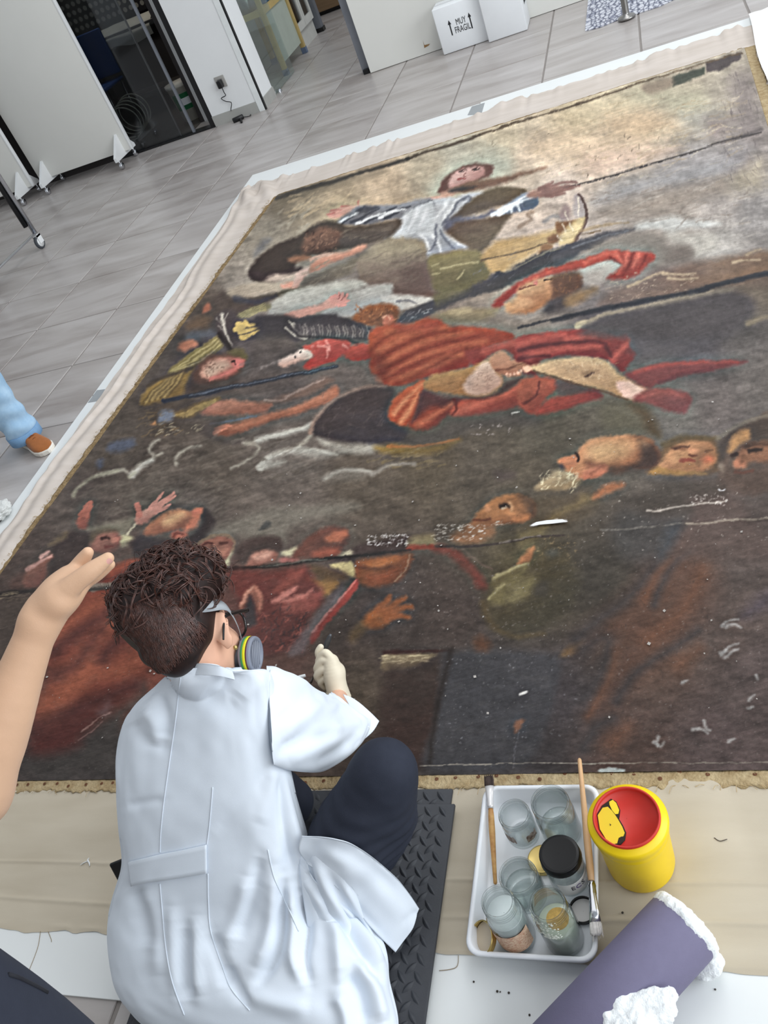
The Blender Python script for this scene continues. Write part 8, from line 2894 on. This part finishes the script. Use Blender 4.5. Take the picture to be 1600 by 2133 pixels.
# ---- respirator: half mask, two cartridges, straps
MT['maskgrey'] = mat('mask_grey_rubber', (138, 142, 152), 0.5)
MT['capgrey'] = mat('cartridge_grey', (128, 134, 148), 0.45)
fm = Field(*[np.arange(lo, hi, 0.003) for lo, hi in zip(np.array(tuple(hd(0, 0.09, -0.05))) - 0.1, np.array(tuple(hd(0, 0.09, -0.05))) + 0.1)])
fm.ell(hd(0, 0.085, -0.05), (0.048, 0.045, 0.052), AX, 0.02)
fm.cone(hd(0, 0.10, -0.06), hd(0, 0.135, -0.075), 0.028, 0.022, 0.015)
for s in (-1, 1):
    fm.cone(hd(s * 0.03, 0.09, -0.055), hd(s * 0.062, 0.088, -0.066), 0.02, 0.019, 0.015)
mask = link('respirator', fm.mesh('respirator', 1), MT['maskgrey'], A)
bands = [(MT['capgrey'], 0.0, 0.007), (mat('cartridge_green', (58, 140, 84), 0.5), 0.007, 0.011), (mat('cartridge_yellow', (222, 222, 40), 0.5), 0.011, 0.0165), (mat('cartridge_maroon', (92, 52, 58), 0.5), 0.0165, 0.0195), (MT['capgrey'], 0.0195, 0.026)]
for s in (-1, 1):
    base = hd(s * 0.058, 0.086, -0.064)
    axd = (r_ * s * 0.94 + f_ * 0.05 - c_ * 0.22).normalized()
    if s == 1:
        base = hd(0.0585, 0.078, -0.064)
    cart = MB().lathe([(0.0005, 0.0), (0.030, 0.0), (0.034, 0.003), (0.034, 0.007)], base, 36, axd).build('cartridge', MT['capgrey'], mask)
    for k, (m_, z0, z1) in enumerate(bands[1:]):
        prof = [(0.0345, z0), (0.035, z0 + 0.0005), (0.035, z1 - 0.0005), (0.0345, z1)]
        if k == 3:
            prof = [(0.0345, z0), (0.0345, z1 - 0.003), (0.033, z1), (0.028, z1), (0.0275, z1 - 0.002), (0.0005, z1 - 0.002)]
        MB().lathe(prof, base, 36, axd).build('cartridge_face' if k == 3 else 'colour_band', m_, mask)
    # raised grille bars on the face
    gb = MB()
    e1 = axd.cross(c_).normalized()
    e2 = axd.cross(e1).normalized()
    for q in (-0.016, -0.008, 0.0, 0.008, 0.016):
        hh_ = math.sqrt(0.026 ** 2 - q * q)
        gb.tube([base + axd * 0.0245 + e1 * q + e2 * hh_, base + axd * 0.0245 + e1 * q - e2 * hh_], 0.0013, 6)
    gb.build('grille', MT['maskgrey'], mask)


def strap(pts, w, m, parent, name='strap', th=0.0012):
    q = spline(pts, 8)
    v = []
    for i, p in enumerate(q):
        p = Vector(tuple(p))
        t = Vector(tuple(q[min(i + 1, len(q) - 1)] - q[max(i - 1, 0)])).normalized()
        o = (p - HC)
        o = (o - t * o.dot(t)).normalized()
        s = t.cross(o).normalized()
        ww = w if np.isscalar(w) else np.interp(i / (len(q) - 1), np.linspace(0, 1, len(w)), w)
        for (a, b) in ((-1, 0), (1, 0), (1, 1), (-1, 1)):
            v.append(p + s * ww * a + o * th * b)
    f = []
    for i in range(len(q) - 1):
        for k in range(4):
            a, b = i * 4 + k, i * 4 + (k + 1) % 4
            f.append((a, b, b + 4, a + 4))
    f += [(3, 2, 1, 0), tuple(len(v) - 4 + k for k in range(4))]
    return obj(name, v, f, m, parent)


MT['strapgrey'] = mat('grey_elastic_strap', (166, 172, 178), 0.6)
for s in (-1, 1):
    strap([hd(s * 0.03, -0.098, 0.05), hd(s * 0.074, -0.05, 0.038), hd(s * 0.087, -0.006, 0.032), hd(s * 0.081, 0.03, 0.012), hd(s * 0.068, 0.066, -0.02), hd(s * 0.054, 0.086, -0.045)], [0.012, 0.0125, 0.0105, 0.005, 0.0045, 0.0045], MT['strapgrey'], mask)

# ---- glasses
gl_ = mat('black_glasses_frame', (20, 19, 22), 0.25, spec=0.6)
gls = MB()
for s in (-1, 1):
    gls.tube(spline([hd(s * 0.084, -0.03, -0.028), hd(s * 0.085, -0.018, -0.004), hd(s * 0.083, 0.0, 0.012), hd(s * 0.082, 0.05, 0.016), hd(s * 0.078, 0.101, 0.016)], 6), [0.0018, 0.0022, 0.003, 0.0036, 0.004], 8)
    gls.tube([hd(s * 0.079, 0.098, 0.016), hd(s * 0.07, 0.108, 0.016)], 0.0042, 8)
    rim = [hd(s * 0.036 + 0.031 * math.copysign(abs(math.cos(t)) ** 0.8, math.cos(t)), 0.107 - 0.18 * (abs(s * 0.036 + 0.031 * math.cos(t)) - 0.03), -0.004 + 0.026 * math.copysign(abs(math.sin(t)) ** 0.8, math.sin(t))) for t in np.linspace(0, 2 * math.pi, 33)]
    gls.tube(rim, 0.0026, 8, False)
gls.tube([hd(-0.008, 0.113, 0.006), hd(0, 0.116, 0.009), hd(0.008, 0.113, 0.006)], 0.0024, 8)
glass_o = gls.build('eyeglasses', gl_, A)
for s in (-1, 1):
    lv = [hd(s * 0.036, 0.108, -0.004)] + [hd(s * 0.036 + 0.029 * math.copysign(abs(math.cos(t)) ** 0.8, math.cos(t)), 0.107 - 0.18 * (abs(s * 0.036 + 0.029 * math.cos(t)) - 0.03), -0.004 + 0.024 * math.copysign(abs(math.sin(t)) ** 0.8, math.sin(t))) for t in np.linspace(0, 2 * math.pi, 25)[:-1]]
    obj('lens', lv, [(0, 1 + k, 1 + (k + 1) % 24) for k in range(24)], MT['pane'], glass_o)

# ---- hair: pulled-up mass with a curly crown
fh = Field(*[np.arange(lo, hi, 0.0045) for lo, hi in zip(np.array(tuple(HC)) - 0.22, np.array(tuple(HC)) + 0.26)])
fh.ell(hd(0.0, -0.022, 0.035), (0.077, 0.086, 0.088), AX, 0.02)
fh.ell(hd(0.012, -0.066, -0.004), (0.04, 0.033, 0.046), AX, 0.02)
fh.ell(hd(0.022, -0.052, 0.006), (0.048, 0.045, 0.042), AX, 0.02)
BUN = [((0.0, 0.0, 0.098), 0.07), ((-0.055, -0.02, 0.085), 0.058), ((0.05, -0.01, 0.095), 0.052), ((-0.03, -0.05, 0.065), 0.062), ((0.03, -0.05, 0.07), 0.055), ((-0.075, -0.03, 0.05), 0.042), ((-0.08, -0.01, 0.02), 0.032), ((0.0, 0.03, 0.12), 0.052)]
for q, r in BUN:
    fh.ell(hd(*q), (r, r, r * 0.9), AX, 0.02)
# clear the ears and face
for s in (1,):
    fh.ell(hd(s * 0.085, 0.0, -0.03), (0.022, 0.036, 0.05), AX, 0.01, True)
fh.ell(hd(0, 0.085, -0.05), (0.085, 0.06, 0.12), AX, 0.02, True)
for q, r in [((-0.064, -0.012, -0.003), 0.029), ((-0.054, -0.035, -0.014), 0.028), ((-0.018, -0.062, -0.03), 0.027), ((0.005, -0.066, -0.036), 0.034), ((0.03, -0.06, -0.028), 0.03)]:
    fh.ell(hd(*q), (r, r, r), AX, 0.015)
fh.ell(hd(0.066, -0.045, -0.085), (0.03, 0.04, 0.05), AX, 0.015, True)
hme = fh.mesh('hair', 1)


def hair_material():
    m = mat('dark_auburn_hair', (26, 17, 16), 0.5, spec=0.3, var=0.0, col2=(46, 29, 26), scale=60)
    return m


MT['hair'] = hair_material()
MT['hair2'] = mat('auburn_curl', (42, 25, 23), 0.36, spec=0.6, scale=90, col2=(94, 58, 48))
hair = link('hair', hme, MT['hair'], A)
hb = BVHTree.FromPolygons([v.co[:] for v in hme.vertices], [p.vertices[:] for p in hme.polygons])
HR = np.random.RandomState(21)
bunc = hd(-0.012, -0.012, 0.085)
curls = MB()
for k in range(620):
    # curl roots scattered over the crown
    d = HR.randn(3)
    d /= np.linalg.norm(d)
    dv_ = Vector(tuple(d))
    if dv_.dot(c_) < -0.35 or (dv_.dot(f_) > 0.75):
        continue
    h = hb.ray_cast(bunc + dv_ * 0.3, -dv_)
    if h[0] is None:
        continue
    n = h[1]
    t = n.cross(Vector(tuple(HR.randn(3)))).normalized()
    b = n.cross(t).normalized()
    L = 0.03 + 0.05 * HR.rand()
    R0 = 0.005 + 0.010 * HR.rand()
    turns = 0.5 + 0.9 * HR.rand()
    ph = 6.28 * HR.rand()
    pts = []
    sag = -0.012 + 0.02 * HR.rand()
    for i in range(13):
        s = i / 12
        a = ph + 6.28 * turns * s
        rr = R0 * (0.5 + 0.8 * s)
        pts.append(h[0] + t * (L * (s - 0.5)) + b * (rr * math.cos(a)) + n * (rr * math.sin(a) * 0.7 + 0.003 + sag * 4 * (s - 0.5) ** 2 * 0.5))
    for o_ in range(3):
        e_ = (t * HR.randn() + b * HR.randn() + n * HR.randn() * 0.5) * 0.0016
        curls.tube([p + e_ * (0.6 + 0.8 * abs(i - 6) / 6) for i, p in enumerate(pts)], [0.0004, 0.0011, 0.0011, 0.0003], 4, False)
o = curls.build('curls', MT['hair2'], hair)
o['kind'] = 'stuff'
tag(o, 'loose auburn curls piled on the crown')
sw_ = MB()
for k in range(800):
    # strands swept up from the nape and sides
    ang = HR.rand() * 2 - 1
    base = hd(0.066 * ang, -0.075 + 0.05 * abs(ang) ** 2, -0.07 + 0.05 * max(ang, 0) + 0.03 * HR.rand())
    top = hd(0.05 * ang + 0.02 * HR.randn(), -0.09, 0.06 + 0.02 * HR.rand())
    pts = []
    wob_ = HR.randn() * 0.006
    for i in range(9):
        s = i / 8
        p = base.lerp(top, s) - f_ * 0.03 + r_ * (wob_ * math.sin(5 * s + ang))
        dirn = (hd(0, 0.0, 0.03) - p).normalized()
        h = hb.ray_cast(p - dirn * 0.1, dirn)
        if h[0] is None:
            break
        pts.append(h[0] + h[1] * (0.0008 + 0.002 * HR.rand()))
    if len(pts) > 4:
        sw_.tube(pts, [0.0004, 0.0009, 0.0008, 0.0005], 4, False)
o = sw_.build('swept_strands', MT['hair2'], hair)
o['kind'] = 'stuff'
fly = MB()
for k in range(46):
    d = Vector(tuple(HR.randn(3))).normalized()
    if d.dot(c_) < -0.2 or d.dot(f_) > 0.6:
        continue
    h = hb.ray_cast(bunc + d * 0.3, -d)
    if h[0] is None:
        continue
    t = h[1].cross(Vector(tuple(HR.randn(3)))).normalized()
    p0 = h[0]
    pts = [p0 + h[1] * (0.03 * math.sin(3.0 * s) * (0.4 + 0.6 * HR.rand() * 0 + 0.5)) + t * (0.06 * s * (1 if k % 2 else 0.5)) for s in np.linspace(0, 1, 9)]
    fly.tube(pts, [0.0004, 0.0003], 4, False)
o = fly.build('flyaway_hairs', MT['hair2'], hair)
o['kind'] = 'stuff'

# dark object at the left hip
ph_ = MB().frombm(bm_box((-0.02, -0.035, -0.004), (0.02, 0.035, 0.004), 0.003), 0, Matrix.Translation(U(262, 1822, 0.19)) @ Matrix.Rotation(0.4, 4, 'Z') @ Matrix.Rotation(1.1, 4, 'X')).build('pocket_tab', MT['black'], A)

# ================================================================ the person whose bare arm reaches in from the left
B = empty('person', (-0.86, 0.08, 0.0), 'person at the left edge in dark navy trousers, bare forearm raised with open hand', 'person')
D0 = depth_of(U(85, 1300, 0.93))
Q = lambda x, y, d=0.0: Wd(x, y, D0 + d)
hand_c = np.array(tuple(Q(150, 1215, 0.0)))
lo_, hi_ = hand_c - 0.11, hand_c + 0.11
fb = Field(axis_grid(-1.25, -0.55, lo_[0], hi_[0], 0.0021, 0.007), axis_grid(-0.2, 1.0, lo_[1], hi_[1], 0.0021, 0.007), axis_grid(0.75, 1.75, lo_[2], hi_[2], 0.0021, 0.007))
ELB2, SH2 = Q(-52, 1655, 0.0), Vector((-0.98, 0.12, 1.36))
WR2 = Q(84, 1294, 0.0)
fb.chain([ELB2, ELB2.lerp(WR2, 0.3), ELB2.lerp(WR2, 0.72), WR2], [0.041, 0.0425, 0.031, 0.0255], 0.02)
fb.chain([SH2, ELB2], [0.058, 0.044], 0.03)
fb.chain([Vector((-0.86, 0.08, 0.98)), Vector((-0.86, 0.09, 1.25)), Vector((-0.86, 0.09, 1.37)), Vector((-0.86, 0.11, 1.47))], [0.13, 0.12, 0.08, 0.05], 0.05)
fb.cone(Vector((-0.98, 0.1, 1.38)), Vector((-0.74, 0.07, 1.38)), 0.055, 0.055, 0.05)
fb.chain([Vector((-0.74, 0.06, 1.36)), Vector((-0.68, 0.0, 1.1)), Vector((-0.68, 0.1, 0.86))], [0.055, 0.042, 0.026], 0.03)
fb.ell(Vector((-0.86, 0.12, 1.59)), (0.075, 0.095, 0.115), None, 0.03)
fb.cone(Vector((-0.86, 0.21, 1.6)), Vector((-0.86, 0.228, 1.57)), 0.009, 0.014, 0.012)
# palm and the ball of the thumb
fb.chain([WR2, Q(106, 1268, 0.002), Q(140, 1232, 0.006), Q(158, 1212, 0.012)], [0.026, 0.026, 0.0235, 0.020], 0.016)
fb.chain([Q(96, 1262, 0.006), Q(120, 1228, 0.012), Q(142, 1206, 0.018)], [0.022, 0.021, 0.018], 0.014)
fb.ell(Q(122, 1248, -0.008), (0.026, 0.026, 0.022), None, 0.014)
# thumb in front, index beneath it, the other three beyond
fb.chain([Q(122, 1245, -0.012), Q(160, 1212, -0.016), Q(192, 1188, -0.016), Q(225, 1163, -0.012)], [0.0185, 0.0142, 0.0125, 0.0085], 0.0045)
fb.chain([Q(152, 1226, 0.012), Q(178, 1212, 0.012), Q(204, 1196, 0.008), Q(230, 1176, 0.004)], [0.0118, 0.0102, 0.009, 0.0068], 0.005)
fb.chain([Q(146, 1204, 0.022), Q(160, 1182, 0.026), Q(174, 1164, 0.024), Q(183, 1151, 0.02)], [0.0125, 0.0112, 0.0102, 0.0082], 0.005)
fb.chain([Q(138, 1206, 0.034), Q(152, 1188, 0.044), Q(166, 1172, 0.046), Q(174, 1162, 0.044)], [0.0115, 0.0102, 0.0092, 0.0075], 0.005)
fb.chain([Q(128, 1212, 0.046), Q(140, 1200, 0.060), Q(152, 1188, 0.064), Q(160, 1180, 0.064)], [0.0105, 0.009, 0.008, 0.0065], 0.005)
body2 = link('body', fb.mesh('body', 1), MT['skin2'], B)
# nails
def nail(c, n, t, w, L):
    v, f = [], []
    s = n.cross(t).normalized()
    for j in range(5):
        for i in range(5):
            a = (i / 4 - 0.5) * 1.5
            v.append(c + s * (w * math.sin(a)) + n * (w * (math.cos(a) - 1)) + t * (L * (j / 4 - 0.5) * (1 - 0.25 * abs(i / 2 - 1) ** 2 * (j in (0, 4)))))
    return obj('nail', v, grid_faces(5, 5), mat('pink_nail', (222, 168, 158), 0.3, var=0.02), body2)


tt = (Q(225, 1163, -0.012) - Q(192, 1188, -0.016)).normalized()
nn2 = (camdir(0.55, 0.45, -0.7))
nn2 = (nn2 - tt * nn2.dot(tt)).normalized()
nail(Q(222, 1165, -0.0125) + nn2 * 0.0092, nn2, tt, 0.0068, 0.012)
fly = None
MB().lathe([(0.0002, 0.001), (0.0014, 0.0)], ELB2.lerp(WR2, 0.55) + camdir(-0.3, 0, -1) * 0.0385, 8, tuple(camdir(-0.3, 0, -1))).build('mole', mat('brown_mole', (120, 84, 64), 0.7), body2)
# short-sleeved top and trousers
fs = Field(np.arange(-1.15, -0.55, 0.009), np.arange(-0.2, 0.4, 0.009), np.arange(0.84, 1.52, 0.009))
fs.chain([Vector((-0.86, 0.08, 0.92)), Vector((-0.86, 0.09, 1.2)), Vector((-0.86, 0.09, 1.36))], [0.15, 0.14, 0.095], 0.05)
fs.cone(Vector((-0.98, 0.1, 1.38)), Vector((-0.74, 0.07, 1.38)), 0.065, 0.065, 0.05)
fs.cone(SH2, SH2.lerp(ELB2, 0.45), 0.068, 0.066, 0.03)
fs.cone(Vector((-0.74, 0.06, 1.36)), Vector((-0.70, 0.02, 1.2)), 0.066, 0.06, 0.03)
link('shirt', fs.mesh('shirt', 1), mat('plain_grey_shirt', (120, 122, 128), 0.85, var=0.04, scale=60), B)
fp = Field(np.arange(-1.06, -0.62, 0.008), np.arange(-0.14, 0.34, 0.008), np.arange(0.05, 1.02, 0.008))
LEGP = [(U(104, 2150, z) if False else None) for z in ()]
# right thigh line: its far edge runs through these picture points at hip height
e0, e1 = U(0, 1992, 0.92), U(150, 2098, 0.74)
ctr_ = Vector(((e0[0] + e1[0]) / 2, (e0[1] + e1[1]) / 2, 0)) - Vector((0.03, 0.093, 0))
hipc = ctr_
fp.chain([Vector((hipc[0], hipc[1], 0.93)), Vector((hipc[0], hipc[1], 0.75)), Vector((hipc[0] - 0.01, hipc[1] - 0.01, 0.48)), Vector((hipc[0] - 0.02, hipc[1] - 0.03, 0.1))], [0.105, 0.098, 0.075, 0.065], 0.03)
fp.chain([Vector((hipc[0] - 0.15, hipc[1] - 0.03, 0.93)), Vector((hipc[0] - 0.16, hipc[1] - 0.03, 0.48)), Vector((hipc[0] - 0.16, hipc[1] - 0.05, 0.1))], [0.105, 0.075, 0.065], 0.03)
tro2 = link('trousers', fp.mesh('trousers', 1), MT['navy'], B)
pb_ = BVHTree.FromPolygons([v.co[:] for v in tro2.data.vertices], [p.vertices[:] for p in tro2.data.polygons])
pts = []
for x, y in [(18, 2030), (40, 2037), (60, 2047), (80, 2057), (98, 2067)]:
    d = Vector(tuple(ray(x, y))).normalized()
    h = pb_.ray_cast(Vector((0, 0, CAMH)), d)
    if h[0] is not None:
        pts.append(h[0] - d * 0.001)
if len(pts) > 2:
    MB().tube(pts, 0.0022, 6).build('pocket_welt', mat('dark_navy_welt', (26, 28, 36), 0.8), tro2)
for k, (x, y) in enumerate([(hipc[0] - 0.02, hipc[1] - 0.03), (hipc[0] - 0.16, hipc[1] - 0.05)]):
    v, f = tube_geo([(x, y - 0.07, 0.035), (x, y - 0.06, 0.045), (x, y + 0.02, 0.05), (x, y + 0.11, 0.04), (x, y + 0.17, 0.032), (x, y + 0.19, 0.028)], [0.02, 0.036, 0.04, 0.042, 0.034, 0.012], 16)
    v = [(p[0], p[1], max(p[2], 0.001)) for p in v]
    obj('shoe', v, f, MT['black'], B)

# ================================================================ the person in jeans at the left edge
Cc = empty('person', (-3.1, 2.72, 0.0), 'person at the left edge in light blue jeans and a tan suede shoe', 'person')
toe, heel = U(107, 944, 0.0), U(22, 905, 0.0)
dirf = (toe - heel).normalized()
heel = toe - dirf * 0.275
lat = Vector((-dirf[1], dirf[0], 0))
ankle = heel + dirf * 0.075


def shoe(toe, heel, name):
    d = (toe - heel)
    Ls = d.length
    d = d / Ls
    l = Vector((-d[1], d[0], 0))
    e = MB()
    # sole
    ns, nk = 20, 4
    prof = [(0.0, .028), (.06, .034), (.2, .035), (.4, .034), (.6, .043), (.78, .047), (.9, .038), (.97, .022), (1.0, .004)]
    tsx = np.linspace(0, 1, ns)
    wd = np.interp(tsx, [p[0] for p in prof], [p[1] for p in prof])
    wd[0] = 0.012
    v = []
    for z, g in [(0.001, -0.002), (0.004, 0.001), (0.02, 0.002), (0.024, -0.001)]:
        for i in range(ns):
            v.append(heel + d * (Ls * tsx[i] + (g if i == ns - 1 else -g if i == 0 else 0)) + l * (wd[i] + g) + Vector((0, 0, z)))
        for i in reversed(range(ns)):
            v.append(heel + d * (Ls * tsx[i] + (g if i == ns - 1 else -g if i == 0 else 0)) - l * (wd[i] + g) + Vector((0, 0, z)))
    m = 2 * ns
    f = grid_faces(m, 4, True) + [tuple(reversed(range(m))), tuple(3 * m + k for k in range(m))]
    sole = obj('sole', v, f, mat('white_rubber_sole', (222, 216, 206), 0.6), Cc, False)
    # upper
    hts = np.interp(tsx, [0, .08, .25, .38, .55, .75, .9, 1], [.07, .09, .1, .095, .07, .05, .036, .024])
    v = []
    nk = 13
    for i in range(ns):
        for k in range(nk):
            a = math.pi * k / (nk - 1)
            v.append(heel + d * (Ls * (0.01 + 0.975 * tsx[i])) + l * ((wd[i] - 0.002) * math.copysign(abs(math.cos(a)) ** 0.6, math.cos(a))) + Vector((0, 0, 0.023 + (hts[i] - 0.023) * math.sin(a) ** 0.8)))
    up = obj('upper', v, grid_faces(nk, ns), mat('tan_suede', (152, 92, 48), 0.8, spec=0.15, var=0.08, scale=60, sheen=0.2, bump=0.1, bscale=400), Cc)
    lc = MB()
    for q in (0.42, 0.49, 0.56):
        zt = np.interp(q, tsx, hts)
        lc.tube(spline([heel + d * (Ls * q) + l * 0.026 + Vector((0, 0, zt - 0.012)), heel + d * (Ls * (q + 0.02)) + Vector((0, 0, zt + 0.002)), heel + d * (Ls * q) - l * 0.026 + Vector((0, 0, zt - 0.012))], 5), 0.0022, 6)
    lc.build('laces', mat('brown_lace', (120, 66, 34), 0.8), up)
    wl = MB().tube([p for p in spline([heel + d * (Ls * 0.62) + l * 0.042 + Vector((0, 0, 0.03)), heel + d * (Ls * 0.64) + Vector((0, 0, np.interp(0.64, tsx, hts) + 0.001)), heel + d * (Ls * 0.62) - l * 0.042 + Vector((0, 0, 0.03))], 6)], 0.0012, 5).build('seam', mat('suede_seam', (116, 68, 36), 0.8), up)


shoe(toe, heel, 'a')
toe2 = toe + Vector((-0.42, 0.12, 0))
heel2 = toe2 - (dirf + Vector((-0.25, 0, 0))).normalized() * 0.275
shoe(toe2, heel2, 'b')
an2 = heel2.lerp(toe2, 0.27)
fj = Field(np.arange(-3.75, -2.65, 0.009), np.arange(2.25, 3.15, 0.009), np.arange(0.03, 1.08, 0.009))
hip = (ankle + an2) / 2
fj.chain([Vector((ankle[0], ankle[1], 0.10)), Vector((ankle[0] - 0.005, ankle[1], 0.2)), Vector((ankle[0] - 0.012, ankle[1] + 0.01, 0.5)), Vector((hip[0] + 0.1, hip[1], 0.92))], [0.073, 0.070, 0.082, 0.10], 0.03)
fj.chain([Vector((an2[0], an2[1], 0.10)), Vector((an2[0], an2[1], 0.5)), Vector((hip[0] - 0.1, hip[1], 0.92))], [0.073, 0.082, 0.10], 0.03)
fj.cone(Vector((hip[0] - 0.09, hip[1], 0.95)), Vector((hip[0] + 0.09, hip[1], 0.95)), 0.105, 0.105, 0.04)
jme = fj.mesh('jeans', 1)
n_ = len(jme.vertices)
co = np.zeros(n_ * 3, np.float32)
jme.vertices.foreach_get('co', co)
co = co.reshape(-1, 3)
nn_ = np.zeros(n_ * 3, np.float32)
jme.vertices.foreach_get('normal', nn_)
lowf = np.exp(-((co[:, 2] - 0.16) / 0.12) ** 2)
co = co + nn_.reshape(-1, 3) * ((0.005 * np.sin(co[:, 2] * 75 + 3 * np.sin(co[:, 0] * 25) + co[:, 1] * 22) * lowf) + 0.002 * np.sin(co[:, 2] * 27 + co[:, 1] * 50))[:, None]
jme.vertices.foreach_set('co', co.astype(np.float32).ravel())
jme.update()
jeans = link('jeans', jme, mat('light_blue_denim', (140, 176, 208), 0.85, spec=0.15, scale=14, col2=(176, 206, 230), bump=0.15, bscale=500), Cc)
for an in (ankle, an2):
    MB().lathe([(0.07, 0.0), (0.0775, 0.002), (0.078, 0.044), (0.074, 0.047), (0.068, 0.04)], (an[0], an[1], 0.04), 32).build('turn_up', mat('denim_turn_up', (120, 158, 196), 0.85, var=0.12, scale=30), jeans)
fc = Field(np.arange(-3.6, -2.7, 0.012), np.arange(2.3, 3.1, 0.012), np.arange(0.85, 1.78, 0.012))
hx, hy = hip[0], hip[1]
fc.chain([Vector((hx, hy, 0.98)), Vector((hx, hy, 1.3)), Vector((hx, hy, 1.42)), Vector((hx, hy, 1.52))], [0.14, 0.15, 0.09, 0.055], 0.05)
fc.cone(Vector((hx - 0.17, hy, 1.4)), Vector((hx + 0.17, hy, 1.4)), 0.06, 0.06, 0.05)
for s in (-1, 1):
    fc.chain([Vector((hx + s * 0.18, hy, 1.38)), Vector((hx + s * 0.22, hy, 1.12)), Vector((hx + s * 0.2, hy - 0.08, 0.9))], [0.058, 0.042, 0.03], 0.03)
fc.ell(Vector((hx, hy - 0.02, 1.63)), (0.075, 0.095, 0.115), None, 0.03)
link('body', fc.mesh('body', 1), MT['skin2'], Cc)
fk_ = Field(np.arange(-3.6, -2.7, 0.012), np.arange(2.3, 3.1, 0.012), np.arange(0.88, 1.52, 0.012))
fk_.chain([Vector((hx, hy, 1.0)), Vector((hx, hy, 1.3)), Vector((hx, hy, 1.42))], [0.16, 0.165, 0.1], 0.05)
fk_.cone(Vector((hx - 0.17, hy, 1.4)), Vector((hx + 0.17, hy, 1.4)), 0.072, 0.072, 0.05)
link('shirt', fk_.mesh('shirt', 1), mat('plain_white_shirt', (214, 216, 218), 0.85), Cc)
